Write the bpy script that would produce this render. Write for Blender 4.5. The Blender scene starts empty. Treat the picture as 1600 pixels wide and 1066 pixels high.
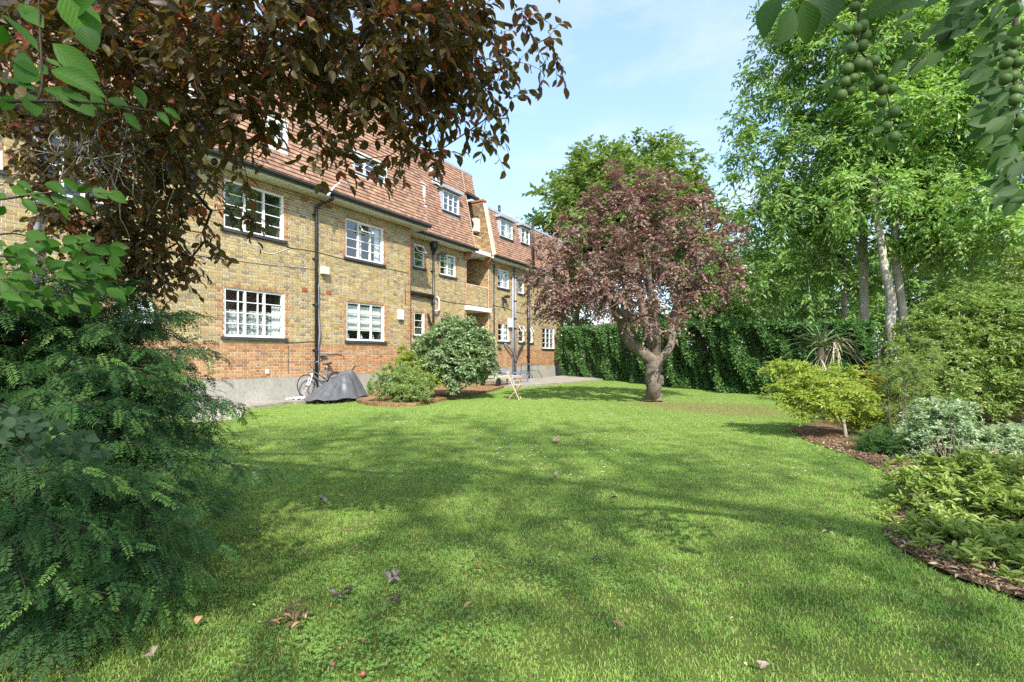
import bpy, math, random
import numpy as np
from mathutils import Vector, Matrix

R = math.radians
rng = np.random.default_rng(11)
random.seed(11)
sc = bpy.context.scene
col = sc.collection

# ------------------------------------------------------------------ camera, sky, sun, exposure
CAM_Z, FPX, HZ = 1.25, 800.0, 555.0           # photo pixels (1600 wide), horizon row
cam_d = bpy.data.cameras.new('camera')
cam_d.sensor_width = 36.0
cam_d.lens = 18.0
cam_d.shift_y = 22.0 / 1600.0
cam_d.clip_start = 0.05
cam_d.clip_end = 2000.0
cam = bpy.data.objects.new('camera', cam_d)
cam.location = (0, 0, CAM_Z)
cam.rotation_euler = (R(90), 0, 0)
col.objects.link(cam)
sc.camera = cam

SUN_EL = R(44)
SUN_AZ = math.atan2(0.16, -0.98)              # measured from +Y towards +X
TO_SUN = Vector((math.sin(SUN_AZ) * math.cos(SUN_EL), math.cos(SUN_AZ) * math.cos(SUN_EL), math.sin(SUN_EL)))
SKY_STRENGTH, SUN_STRENGTH, EXPOSURE = 0.15, 2.0, 2.08

world = bpy.data.worlds.new('World')
sc.world = world
world.use_nodes = True
wn = world.node_tree
wn.nodes.clear()
w_out = wn.nodes.new('ShaderNodeOutputWorld')
w_bg = wn.nodes.new('ShaderNodeBackground')
w_sky = wn.nodes.new('ShaderNodeTexSky')
w_sky.sky_type = 'NISHITA'
w_sky.sun_disc = False
w_sky.sun_elevation = SUN_EL
w_sky.sun_rotation = SUN_AZ
w_sky.air_density = 1.0
w_sky.dust_density = 1.2
w_sky.ozone_density = 1.6
w_tc = wn.nodes.new('ShaderNodeTexCoord')
w_map = wn.nodes.new('ShaderNodeMapping')
w_map.inputs['Rotation'].default_value = (0, R(35), R(20))
w_map.inputs['Scale'].default_value = (2.2, 2.2, 5.5)
w_noise = wn.nodes.new('ShaderNodeTexNoise')
w_noise.inputs['Scale'].default_value = 1.6
w_noise.inputs['Detail'].default_value = 7.0
w_noise.inputs['Roughness'].default_value = 0.58
w_ramp = wn.nodes.new('ShaderNodeMapRange')
w_ramp.inputs['From Min'].default_value = 0.43
w_ramp.inputs['From Max'].default_value = 0.72
w_ramp.inputs['To Max'].default_value = 0.75
w_mix = wn.nodes.new('ShaderNodeMix')
w_mix.data_type = 'RGBA'
w_mix.inputs[7].default_value = (1.55, 1.70, 1.85, 1)     # thin bright cloud, in the sky's own units
w_veil = wn.nodes.new('ShaderNodeMix')
w_veil.data_type = 'RGBA'
w_veil.inputs[0].default_value = 0.62                   # even high haze over the whole sky
w_veil.inputs[7].default_value = (0.66, 1.00, 1.45, 1)
wn.links.new(w_tc.outputs['Generated'], w_map.inputs['Vector'])
wn.links.new(w_map.outputs['Vector'], w_noise.inputs['Vector'])
wn.links.new(w_noise.outputs['Fac'], w_ramp.inputs['Value'])
wn.links.new(w_ramp.outputs['Result'], w_mix.inputs[0])
wn.links.new(w_sky.outputs['Color'], w_veil.inputs[6])
wn.links.new(w_veil.outputs[2], w_mix.inputs[6])
wn.links.new(w_mix.outputs[2], w_bg.inputs['Color'])
w_bg.inputs['Strength'].default_value = SKY_STRENGTH
wn.links.new(w_bg.outputs['Background'], w_out.inputs['Surface'])

sun_d = bpy.data.lights.new('sun', 'SUN')
sun_d.energy = SUN_STRENGTH
sun_d.angle = R(0.55)
sun_d.color = (1.0, 0.95, 0.86)
sun = bpy.data.objects.new('sun', sun_d)
sun.rotation_euler = TO_SUN.to_track_quat('Z', 'Y').to_euler()
sun.location = (4, -20, 30)
col.objects.link(sun)

sc.view_settings.view_transform = 'Standard'
sc.view_settings.look = 'None'
sc.view_settings.exposure = EXPOSURE
sc.view_settings.gamma = 1.0
sc.view_settings.use_curve_mapping = False
sc.render.engine = 'CYCLES'
cy = sc.cycles
cy.use_denoising = False
cy.max_bounces = 7
cy.diffuse_bounces = 4
cy.glossy_bounces = 3
cy.transmission_bounces = 4
cy.transparent_max_bounces = 8
cy.caustics_reflective = False
cy.caustics_refractive = False

# ------------------------------------------------------------------ helpers
def at(px, py, Y):
    """Photo direction and distance -> a point of the place."""
    return np.array([(px - 800.0) / FPX * Y, Y, CAM_Z - (py - HZ) / FPX * Y])

def gnd(px, py, z=0.0):
    Y = (CAM_Z - z) * FPX / (py - HZ)
    return np.array([(px - 800.0) / FPX * Y, Y, z])

def tag(o, label=None, cat=None, group=None, kind=None):
    if label: o['label'] = label
    if cat: o['category'] = cat
    if group: o['group'] = group
    if kind: o['kind'] = kind
    return o

def thing(name, label, cat, loc=(0, 0, 0), rz=0.0, group=None):
    o = bpy.data.objects.new(name, None)
    o.empty_display_size = 0.1
    o.location = tuple(float(v) for v in loc)
    o.rotation_euler = (0, 0, rz)
    col.objects.link(o)
    return tag(o, label, cat, group)

def link(name, me, mat=None, parent=None, kind=None):
    o = bpy.data.objects.new(name, me)
    if mat is not None and not me.materials:
        me.materials.append(mat)
    col.objects.link(o)
    if parent is not None: o.parent = parent
    if kind: o['kind'] = kind
    return o

def np_mesh(name, V, quads=None, tris=None, colr=None, smooth=False):
    me = bpy.data.meshes.new(name)
    V = np.asarray(V, dtype=np.float32).reshape(-1, 3)
    q = np.zeros((0, 4), np.int32) if quads is None or len(quads) == 0 else np.asarray(quads, np.int32).reshape(-1, 4)
    t = np.zeros((0, 3), np.int32) if tris is None or len(tris) == 0 else np.asarray(tris, np.int32).reshape(-1, 3)
    me.vertices.add(len(V))
    me.vertices.foreach_set('co', V.ravel())
    nl = q.size + t.size
    me.loops.add(nl)
    me.loops.foreach_set('vertex_index', np.concatenate([q.ravel(), t.ravel()]).astype(np.int32))
    npoly = len(q) + len(t)
    me.polygons.add(npoly)
    starts = np.concatenate([np.arange(len(q)) * 4, q.size + np.arange(len(t)) * 3]).astype(np.int32)
    me.polygons.foreach_set('loop_start', starts)
    me.polygons.foreach_set('use_smooth', np.full(npoly, bool(smooth)))
    me.update(calc_edges=True)
    if colr is not None:
        a = me.attributes.new('tint', 'FLOAT_COLOR', 'POINT')
        c = np.ones((len(V), 4), np.float32)
        c[:, :3] = colr
        a.data.foreach_set('color', c.ravel())
    return me

class MB:
    """Collects shapes; build() makes ONE mesh object."""
    def __init__(self): self.v, self.q, self.t, self.n, self.c = [], [], [], 0, []
    def add(self, V, quads=None, tris=None, c=None):
        V = np.asarray(V, float).reshape(-1, 3)
        if quads is not None and len(quads): self.q.append(np.asarray(quads, int).reshape(-1, 4) + self.n)
        if tris is not None and len(tris): self.t.append(np.asarray(tris, int).reshape(-1, 3) + self.n)
        self.v.append(V); self.n += len(V)
        self.c.append(np.tile(np.asarray(c if c is not None else (0.5, 0.5, 0.5), float), (len(V), 1)) if c is None or np.ndim(c) == 1 else np.asarray(c, float))
        return self
    def box(self, lo, hi, c=None):
        x0, y0, z0 = lo; x1, y1, z1 = hi
        V = [(x0,y0,z0),(x1,y0,z0),(x1,y1,z0),(x0,y1,z0),(x0,y0,z1),(x1,y0,z1),(x1,y1,z1),(x0,y1,z1)]
        return self.add(V, BOXQ, None, c)
    def bar(self, a, b, w, h, up=(0, 0, 1)):
        """rectangular bar from a to b, w across, h along up"""
        a, b = np.asarray(a, float), np.asarray(b, float)
        d = (b - a) / max(1e-9, np.linalg.norm(b - a))
        u = np.asarray(up, float); u = u - d * u.dot(d)
        if np.linalg.norm(u) < 1e-4: u = np.array([1., 0, 0]) - d * d[0]
        u /= np.linalg.norm(u); s = np.cross(d, u)
        o = [(-s*w - u*h)/2, (s*w - u*h)/2, (s*w + u*h)/2, (-s*w + u*h)/2]
        V = [a + k for k in o] + [b + k for k in o]
        return self.add(V, BOXQ)
    def tube(self, pts, rad, sides=8, cap=True, wob=0.0):
        V, q, t = tube_np(pts, rad, sides, cap, wob)
        return self.add(V, q, t)
    def lathe(self, prof, c=(0, 0, 0), sides=16):
        prof = np.asarray(prof, float); c = np.asarray(c, float)
        a = np.arange(sides) / sides * 2 * math.pi
        V = np.stack([np.outer(prof[:, 0], np.cos(a)), np.outer(prof[:, 0], np.sin(a)), np.outer(prof[:, 1], np.ones(sides))], -1).reshape(-1, 3) + c
        return self.add(V, grid_q(len(prof), sides, True))
    def ball(self, c, r, seg=10, rings=7):
        th = np.linspace(0.02, math.pi - 0.02, rings)
        rr = np.ones(3) * np.asarray(r, float)
        a = np.arange(seg) / seg * 2 * math.pi
        V = np.stack([np.outer(np.sin(th), np.cos(a)) * rr[0], np.outer(np.sin(th), np.sin(a)) * rr[1], np.outer(np.cos(th), np.ones(seg)) * rr[2]], -1).reshape(-1, 3) + np.asarray(c, float)
        return self.add(V, grid_q(rings, seg, True))
    def mesh(self, name, smooth=False, colr=False):
        V = np.concatenate(self.v)
        return np_mesh(name, V, np.concatenate(self.q) if self.q else None, np.concatenate(self.t) if self.t else None,
                       np.concatenate(self.c) if colr else None, smooth)
    def build(self, name, mat, parent=None, smooth=False, colr=False, kind=None):
        return link(name, self.mesh(name, smooth, colr), mat, parent, kind)

BOXQ = [(0,3,2,1),(4,5,6,7),(0,1,5,4),(1,2,6,5),(2,3,7,6),(3,0,4,7)]

def grid_q(n, m, wrap=False):
    i = np.arange(n - 1)[:, None]; j = np.arange(m if wrap else m - 1)[None, :]
    j2 = (j + 1) % m
    return np.stack([i*m + j, i*m + j2, (i+1)*m + j2, (i+1)*m + j], -1).reshape(-1, 4)

def norm(a):
    return a / np.maximum(1e-9, np.linalg.norm(a, axis=-1, keepdims=True))

def tube_np(pts, rad, sides=8, cap=True, wob=0.0):
    P = np.asarray(pts, float); n = len(P)
    r = np.ones(n) * np.asarray(rad, float)
    T = np.gradient(P, axis=0); T = norm(T)
    u = np.cross(T[0], [0, 0, 1.0])
    if np.linalg.norm(u) < 1e-3: u = np.array([1.0, 0, 0])
    U = []
    for k in range(n):
        u = u - T[k] * u.dot(T[k]); u = u / max(1e-9, np.linalg.norm(u)); U.append(u)
    U = np.array(U); W = np.cross(T, U)
    a = np.arange(sides) / sides * 2 * math.pi
    rr = r[:, None] * np.ones(sides)
    if wob: rr = rr * (1 + wob * rng.normal(size=rr.shape))
    V = P[:, None] + (U[:, None] * np.cos(a)[None, :, None] + W[:, None] * np.sin(a)[None, :, None]) * rr[..., None]
    V = V.reshape(-1, 3); q = grid_q(n, sides, True); t = None
    if cap:
        V = np.concatenate([V, P[:1], P[-1:]])
        j = np.arange(sides); j2 = (j + 1) % sides; e = (n - 1) * sides
        t = np.concatenate([np.stack([j2, j, np.full(sides, n*sides)], -1), np.stack([e + j, e + j2, np.full(sides, n*sides + 1)], -1)])
    return V, q, t

def smooth_path(pts, n=12):
    """Catmull-Rom through the points (any number of columns)."""
    P = np.asarray(pts, float)
    if len(P) < 3: return np.linspace(P[0], P[-1], n)
    P = np.concatenate([[2*P[0] - P[1]], P, [2*P[-1] - P[-2]]])
    out = []
    for i in range(1, len(P) - 2):
        for t in np.linspace(0, 1, n, endpoint=False):
            a, b, c, d = P[i-1], P[i], P[i+1], P[i+2]
            out.append(0.5*((2*b) + (-a+c)*t + (2*a-5*b+4*c-d)*t*t + (-a+3*b-3*c+d)*t**3))
    out.append(P[-2])
    return np.array(out)

# ------------------------------------------------------------------ materials
class NT:
    def __init__(self, name):
        self.m = bpy.data.materials.new(name); self.m.use_nodes = True
        self.t = self.m.node_tree; self.t.nodes.clear()
        self.out = self.n('ShaderNodeOutputMaterial')
    def n(self, ty, **kw):
        nd = self.t.nodes.new(ty)
        for k, v in kw.items(): setattr(nd, k, v)
        return nd
    def l(self, a, b): self.t.links.new(a, b)
    def noise(self, scale, detail=4, rough=0.55, vec=None, coord='Object'):
        nd = self.n('ShaderNodeTexNoise')
        nd.inputs['Scale'].default_value = scale; nd.inputs['Detail'].default_value = detail; nd.inputs['Roughness'].default_value = rough
        if vec is None:
            if coord == 'World': vec = self.n('ShaderNodeNewGeometry').outputs['Position']
            else: vec = self.n('ShaderNodeTexCoord').outputs[coord]
        self.l(vec, nd.inputs['Vector'])
        return nd.outputs['Fac']
    def rng(self, v, a, b, c=0.0, d=1.0):
        nd = self.n('ShaderNodeMapRange')
        nd.inputs['From Min'].default_value = a; nd.inputs['From Max'].default_value = b
        nd.inputs['To Min'].default_value = c; nd.inputs['To Max'].default_value = d
        self.l(v, nd.inputs['Value']); return nd.outputs['Result']
    def mix(self, f, a, b, blend='MIX'):
        nd = self.n('ShaderNodeMix', data_type='RGBA', blend_type=blend)
        for k, v in ((0, f), (6, a), (7, b)):
            if isinstance(v, (int, float)): nd.inputs[k].default_value = v
            elif isinstance(v, (tuple, list)): nd.inputs[k].default_value = (*v[:3], 1)
            else: self.l(v, nd.inputs[k])
        return nd.outputs[2]
    def bsdf(self, color, rough=0.6, spec=0.3, metal=0.0, bump=None, bstr=0.3, bdist=0.01):
        p = self.n('ShaderNodeBsdfPrincipled')
        if isinstance(color, (tuple, list)): p.inputs['Base Color'].default_value = (*color[:3], 1)
        else: self.l(color, p.inputs['Base Color'])
        if isinstance(rough, (int, float)): p.inputs['Roughness'].default_value = rough
        else: self.l(rough, p.inputs['Roughness'])
        p.inputs['Specular IOR Level'].default_value = spec
        p.inputs['Metallic'].default_value = metal
        if bump is not None:
            b = self.n('ShaderNodeBump'); b.inputs['Strength'].default_value = bstr; b.inputs['Distance'].default_value = bdist
            self.l(bump, b.inputs['Height']); self.l(b.outputs['Normal'], p.inputs['Normal'])
        return p
    def done(self, sh):
        self.l(sh.outputs[0], self.out.inputs['Surface']); return self.m

def simple(name, c, rough=0.6, spec=0.3, metal=0.0, var=0.12, scale=6.0, bstr=0.15, coord='Object'):
    a = NT(name)
    nz = a.noise(scale, 5, 0.6, coord=coord)
    lo = tuple(v * (1 - var) for v in c); hi = tuple(min(1, v * (1 + var)) for v in c)
    return a.done(a.bsdf(a.mix(a.rng(nz, 0.3, 0.7), lo, hi), rough, spec, metal, a.noise(scale * 6, 4, coord=coord), bstr, 0.004))

LK = 1.32      # leaf reflectance, tuned once for every plant
def leaf_mat(name, c1, c2, c3=None, transl=0.35, rough=0.42, spec=0.35, src='tint', tcol=None, vein=False):
    """c1..c2 by the leaf's own random value, c3 for the odd leaf (young, dry or variegated)."""
    a = NT(name)
    c1, c2 = [tuple(min(.62, v * LK) for v in c) for c in (c1, c2)]
    if c3 is not None: c3 = tuple(min(.62, v * LK) for v in c3)
    if src == 'tint':
        at_ = a.n('ShaderNodeAttribute', attribute_name='tint')
        sp = a.n('ShaderNodeSeparateColor'); a.l(at_.outputs['Color'], sp.inputs['Color'])
        v1, v2 = sp.outputs[0], sp.outputs[1]
    else:
        oi = a.n('ShaderNodeObjectInfo'); v1 = oi.outputs['Random']
        wn_ = a.n('ShaderNodeTexWhiteNoise', noise_dimensions='1D'); a.l(v1, wn_.inputs['W']); v2 = wn_.outputs['Value']
    cc = a.mix(v1, c1, c2)
    if c3 is not None: cc = a.mix(a.rng(v2, 0.80, 0.95), cc, c3)
    nz = a.noise(9.0 if src == 'tint' else 30.0, 3, 0.5)
    cc = a.mix(a.rng(nz, 0.3, 0.75, 0.0, 0.35), cc, tuple(0.55 * v for v in c1))
    if vein:       # midrib and side veins in the leaf's own coordinates
        tc = a.n('ShaderNodeTexCoord'); sx = a.n('ShaderNodeSeparateXYZ'); a.l(tc.outputs['Object'], sx.inputs[0])
        ab = a.n('ShaderNodeMath', operation='ABSOLUTE'); a.l(sx.outputs[0], ab.inputs[0])
        mid = a.rng(ab.outputs[0], 0.006, 0.022, 0.40, 0.0)
        ma = a.n('ShaderNodeMath', operation='MULTIPLY_ADD'); ma.inputs[1].default_value = -0.75; a.l(ab.outputs[0], ma.inputs[0]); a.l(sx.outputs[1], ma.inputs[2])
        ms_ = a.n('ShaderNodeMath', operation='MULTIPLY'); ms_.inputs[1].default_value = 62.0; a.l(ma.outputs[0], ms_.inputs[0])
        sn = a.n('ShaderNodeMath', operation='SINE'); a.l(ms_.outputs[0], sn.inputs[0])
        sv = a.rng(sn.outputs[0], 0.80, 1.0, 0.0, 0.16)
        mx = a.n('ShaderNodeMath', operation='MAXIMUM'); a.l(mid, mx.inputs[0]); a.l(sv, mx.inputs[1])
        cc = a.mix(mx.outputs[0], cc, a.mix(1.0, cc, (1.7, 1.6, 1.5), 'MULTIPLY'))
        blot = a.noise(5.0, 4, 0.6)
        cc = a.mix(a.rng(blot, 0.60, 0.72, 0, 0.5), cc, (0.16, 0.13, 0.04))
        p = a.bsdf(cc, rough, spec, 0, sn.outputs[0], 0.08, 0.01)
    else: p = a.bsdf(cc, rough, spec)
    tr = a.n('ShaderNodeBsdfTranslucent')
    bright = a.mix(1.0, cc, tcol or (1.5, 1.55, 0.8), 'MULTIPLY')
    a.l(bright, tr.inputs['Color'])
    ms = a.n('ShaderNodeMixShader'); ms.inputs['Fac'].default_value = transl
    a.l(p.outputs[0], ms.inputs[1]); a.l(tr.outputs[0], ms.inputs[2])
    return a.done(ms)

def bark_mat(name, c1, c2, scale=7.0, bstr=0.8, stretch=(1, 1, 0.35)):
    a = NT(name)
    tc = a.n('ShaderNodeTexCoord'); mp = a.n('ShaderNodeMapping'); mp.inputs['Scale'].default_value = stretch
    a.l(tc.outputs['Object'], mp.inputs['Vector'])
    nz = a.noise(scale, 8, 0.68, mp.outputs['Vector']); n2 = a.noise(scale * 5, 5, 0.6, mp.outputs['Vector'])
    cc = a.mix(a.rng(nz, 0.32, 0.68), c1, c2)
    cc = a.mix(a.rng(n2, 0.52, 0.72, 0, 0.6), cc, tuple(v * 0.4 for v in c1))
    return a.done(a.bsdf(cc, 0.85, 0.15, 0, nz, bstr, 0.03))

def tint_mat(name, mul=1.0, rough=0.85, src='tint', nscale=40.0, bstr=0.15, moss=0.0):
    """colour comes from each piece itself (attribute, or the object's colour for single pieces)"""
    a = NT(name)
    if src == 'tint': cc = a.n('ShaderNodeAttribute', attribute_name='tint').outputs['Color']
    else: cc = a.n('ShaderNodeObjectInfo').outputs['Color']
    nz = a.noise(nscale, 4, 0.65, coord='World'); st = a.noise(1.6, 7, 0.7, coord='World')
    cc = a.mix(a.rng(nz, 0.35, 0.7, 0, 0.25), cc, a.mix(1.0, cc, (0.5, 0.47, 0.45), 'MULTIPLY'))
    cc = a.mix(a.rng(st, 0.52, 0.75, 0, 0.45), cc, a.mix(1.0, cc, (0.62, 0.58, 0.55), 'MULTIPLY'))
    g_ = a.n('ShaderNodeNewGeometry'); mp = a.n('ShaderNodeMapping'); mp.inputs['Scale'].default_value = (3.5, 3.5, 0.35)
    a.l(g_.outputs['Position'], mp.inputs['Vector'])
    sk = a.noise(1.6, 6, 0.65, mp.outputs['Vector'])
    cc = a.mix(a.rng(sk, 0.56, 0.74, 0, 0.4), cc, a.mix(1.0, cc, (0.55, 0.52, 0.50), 'MULTIPLY'))
    if moss:
        mo = a.noise(2.3, 8, 0.72, coord='World')
        cc = a.mix(a.rng(mo, 0.58, 0.70, 0, moss), cc, (0.13, 0.125, 0.085))
    return a.done(a.bsdf(cc, rough, 0.2, 0, nz, bstr, 0.004))

M = {}
M['brick'] = tint_mat('brick')
M['brick_single'] = tint_mat('brick_single', src='obj')
M['tile'] = tint_mat('roof_tile', nscale=18, rough=0.8, moss=0.5)
M['tile_single'] = tint_mat('roof_tile_single', src='obj', nscale=18, rough=0.8, moss=0.5)
M['mortar'] = simple('mortar', (0.74, 0.68, 0.56), 0.95, 0.1, var=0.25, scale=3.0)
M['white'] = simple('white_paint', (0.80, 0.80, 0.77), 0.4, 0.4, var=0.04)
M['cream'] = simple('cream_paint', (0.66, 0.66, 0.54), 0.55, 0.3, var=0.08, scale=2)
M['black'] = simple('black_paint', (0.022, 0.023, 0.026), 0.38, 0.5, var=0.3)
M['grey_pipe'] = simple('grey_pipe', (0.20, 0.21, 0.24), 0.4, 0.5)
M['sill'] = simple('dark_sill', (0.055, 0.055, 0.062), 0.5, 0.4, var=0.25)
M['lead'] = simple('lead', (0.36, 0.38, 0.42), 0.55, 0.4, var=0.15, scale=4)
M['concrete'] = None
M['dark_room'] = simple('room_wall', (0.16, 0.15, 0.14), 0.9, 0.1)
M['curtain'] = simple('curtain', (0.86, 0.87, 0.86), 0.9, 0.1, var=0.05)
M['mid_grey'] = simple('mid_grey_metal', (0.13, 0.135, 0.145), 0.4, 0.5)
M['rubber'] = simple('rubber', (0.02, 0.02, 0.021), 0.7, 0.3)
M['steel'] = simple('steel', (0.55, 0.56, 0.58), 0.3, 0.5, 0.8, var=0.05)
M['silver_paint'] = simple('silver_paint', (0.55, 0.57, 0.57), 0.35, 0.5, var=0.05)
M['wood'] = simple('weathered_wood', (0.36, 0.27, 0.17), 0.75, 0.2, var=0.25, scale=14)
M['pale_wood'] = simple('pale_wood', (0.50, 0.43, 0.33), 0.75, 0.2, var=0.2, scale=14)
M['blue'] = simple('blue_grey_paint', (0.15, 0.19, 0.30), 0.45, 0.4, var=0.12)
M['terracotta'] = simple('terracotta', (0.40, 0.13, 0.07), 0.8, 0.2)

def glass_mat():
    a = NT('window_glass')
    tr = a.n('ShaderNodeBsdfTransparent'); tr.inputs['Color'].default_value = (0.90, 0.94, 0.93, 1)
    gl = a.n('ShaderNodeBsdfGlossy'); gl.inputs['Roughness'].default_value = 0.02; gl.inputs['Color'].default_value = (0.9, 0.95, 0.95, 1)
    lw = a.n('ShaderNodeLayerWeight'); lw.inputs['Blend'].default_value = 0.25
    nz = a.noise(2.5, 2)
    b = a.n('ShaderNodeBump'); b.inputs['Strength'].default_value = 0.05; b.inputs['Distance'].default_value = 0.02
    a.l(nz, b.inputs['Height']); a.l(b.outputs['Normal'], gl.inputs['Normal'])
    ms = a.n('ShaderNodeMixShader')
    ad = a.n('ShaderNodeMath', operation='MULTIPLY_ADD'); ad.inputs[1].default_value = 0.55; ad.inputs[2].default_value = 0.09
    a.l(lw.outputs['Facing'], ad.inputs[0]); a.l(ad.outputs[0], ms.inputs['Fac'])
    a.l(tr.outputs[0], ms.inputs[1]); a.l(gl.outputs[0], ms.inputs[2])
    return a.done(ms)
M['glass'] = glass_mat()

def net_mat():
    a = NT('net_curtain')
    v = a.n('ShaderNodeTexVoronoi'); v.inputs['Scale'].default_value = 16.0
    a.l(a.n('ShaderNodeTexCoord').outputs['Object'], v.inputs['Vector'])
    nz = a.noise(22, 3)
    f = a.n('ShaderNodeMath', operation='ADD'); a.l(v.outputs['Distance'], f.inputs[0]); a.l(nz, f.inputs[1])
    p = a.bsdf((0.78, 0.80, 0.80), 0.9, 0.05)
    tr = a.n('ShaderNodeBsdfTransparent')
    ms = a.n('ShaderNodeMixShader')
    a.l(a.rng(f.outputs[0], 0.80, 1.0, 0.25, 0.85), ms.inputs['Fac'])
    a.l(p.outputs[0], ms.inputs[2]); a.l(tr.outputs[0], ms.inputs[1])
    return a.done(ms)
M['net'] = net_mat()

def concrete_mat(name, c1, c2, moss=0.0):
    a = NT(name)
    n1 = a.noise(1.3, 7, 0.62, coord='World'); n2 = a.noise(14, 6, 0.65, coord='World')
    cc = a.mix(a.rng(n1, 0.35, 0.68), c1, c2)
    cc = a.mix(a.rng(n2, 0.42, 0.72, 0, 0.45), cc, tuple(v * 0.5 for v in c1))
    if moss:
        n3 = a.noise(2.6, 6, 0.7, coord='World')
        cc = a.mix(a.rng(n3, 0.50, 0.66, 0, moss), cc, (0.10, 0.085, 0.05))
    return a.done(a.bsdf(cc, 0.92, 0.15, 0, n2, 0.4, 0.01))
M['concrete'] = concrete_mat('plinth_render', (0.33, 0.32, 0.28), (0.46, 0.44, 0.39), 0.35)
M['paving'] = concrete_mat('path_concrete', (0.30, 0.27, 0.23), (0.42, 0.38, 0.33), 0.6)
M['slab'] = concrete_mat('pale_slab', (0.45, 0.41, 0.34), (0.55, 0.50, 0.42), 0.1)
# ------------------------------------------------------------------ ground
def poly_sheet(name, pts, z, mat, kind=None, parent=None, thick=0.0):
    P = np.asarray(pts, float); n = len(P)
    me = bpy.data.meshes.new(name)
    V = [(x, y, z) for x, y in P]; F = [tuple(range(n))]
    if thick:
        V += [(x, y, z - thick) for x, y in P]
        F += [(i, i + n, (i + 1) % n + n, (i + 1) % n) for i in range(n)]
    me.from_pydata(V, [], F); me.update()
    me.polygons.foreach_set('use_smooth', np.zeros(len(F), bool))
    o = link(name, me, mat, parent)
    if kind: o['kind'] = kind
    return o

def lawn_mat():
    a = NT('lawn_soil_and_thatch')
    n1 = a.noise(0.55, 6, 0.6, coord='World'); n2 = a.noise(7, 6, 0.7, coord='World'); n3 = a.noise(60, 4, 0.7, coord='World')
    cc = a.mix(a.rng(n1, 0.35, 0.68), (0.085, 0.135, 0.022), (0.135, 0.165, 0.036))
    cc = a.mix(a.rng(n2, 0.45, 0.75, 0, 0.7), cc, (0.16, 0.145, 0.05))
    cc = a.mix(a.rng(n3, 0.35, 0.65, 0, 0.6), cc, (0.035, 0.06, 0.012))
    g = a.n('ShaderNodeNewGeometry')
    # worn bare soil round the foot of the copper plum: a patch with its own place
    for c, r in (((5.0, 11.9, 0), 1.25), ((3.9, 13.0, 0), 0.75)):
        d = a.n('ShaderNodeVectorMath', operation='DISTANCE'); d.inputs[1].default_value = c
        a.l(g.outputs['Position'], d.inputs[0])
        ad = a.n('ShaderNodeMath', operation='MULTIPLY_ADD'); ad.inputs[1].default_value = 1.6
        a.l(n2, ad.inputs[0]); a.l(d.outputs['Value'], ad.inputs[2])
        cc = a.mix(a.rng(ad.outputs[0], r + 0.4, r + 1.2, 0.85, 0.0), cc, (0.24, 0.17, 0.085))
    return a.done(a.bsdf(cc, 0.95, 0.1, 0, n3, 0.6, 0.02))
M['lawn'] = lawn_mat()

n = 90
gx = np.concatenate([np.linspace(-400, -32, 8), np.linspace(-30, 30, n), np.linspace(32, 400, 8)])
gy = np.concatenate([np.linspace(-400, -17, 6), np.linspace(-15, 45, n), np.linspace(47, 600, 8)])
def ground_z(x, y):
    w = np.clip((np.hypot(x, y - 8) - 0.0) / 6, 0, 1)
    return 0.006 * np.sin(x * 0.9 + 0.4 * y) * np.cos(y * 0.7 - 0.3) + 0.003 * np.sin(2.3 * x + 1.7 * y) - 0.010
GX, GY = np.meshgrid(gx, gy, indexing='ij')
V = np.stack([GX, GY, ground_z(GX, GY)], -1).reshape(-1, 3)
lawn = link('lawn', np_mesh('lawn', V, grid_q(len(gx), len(gy))[:, ::-1], smooth=True), M['lawn'], kind='structure')

# building frame: x along the facade away from the camera, y into the building
BO = np.array([-7.0, 12.3]); TS, TC = math.sin(R(29.85)), math.cos(R(29.85))
BRZ = math.atan2(TC, TS)
def b2w(s, d, z=0.0):
    return np.array([BO[0] + s * TS - d * TC, BO[1] + s * TC + d * TS, z])
def fac(px, py, d=0.0):
    """photo direction -> (s, z) on the facade plane set back by d"""
    rx = (px - 800) / FPX; rz = -(py - HZ) / FPX
    Y = (d + BO[0] * -1 * TC + BO[1] * TS) / (TS - TC * rx)
    X = rx * Y
    return (X - BO[0]) * TS + (Y - BO[1]) * TC, CAM_Z + rz * Y

PATH_Z = 0.07
# path along the wall, widening towards the far end, then along the hedge
edge = [(-9, -1.1), (0.2, -1.05), (1.2, -0.85), (2.6, -0.95), (3.4, -1.75), (6, -2.1), (9, -2.3), (12, -2.9), (15.5, -3.3), (18.5, -3.6), (20.5, -5.2), (21.0, -6.6)]
back = [(22.4, -6.4), (22.2, -2.0), (22.6, 0.0)]
pp = [b2w(s, d)[:2] for s, d in [(-9, 0.0)] + edge + back]
path = poly_sheet('path', pp, PATH_Z, M['paving'], 'structure', thick=0.16)
g0 = [gnd(x, y)[:2] for x, y in ((300, 659), (377, 653), (380, 645), (318, 644))]
poly_sheet('paving_slab', g0, 0.055, M['slab'], parent=path, thick=0.12)

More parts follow.
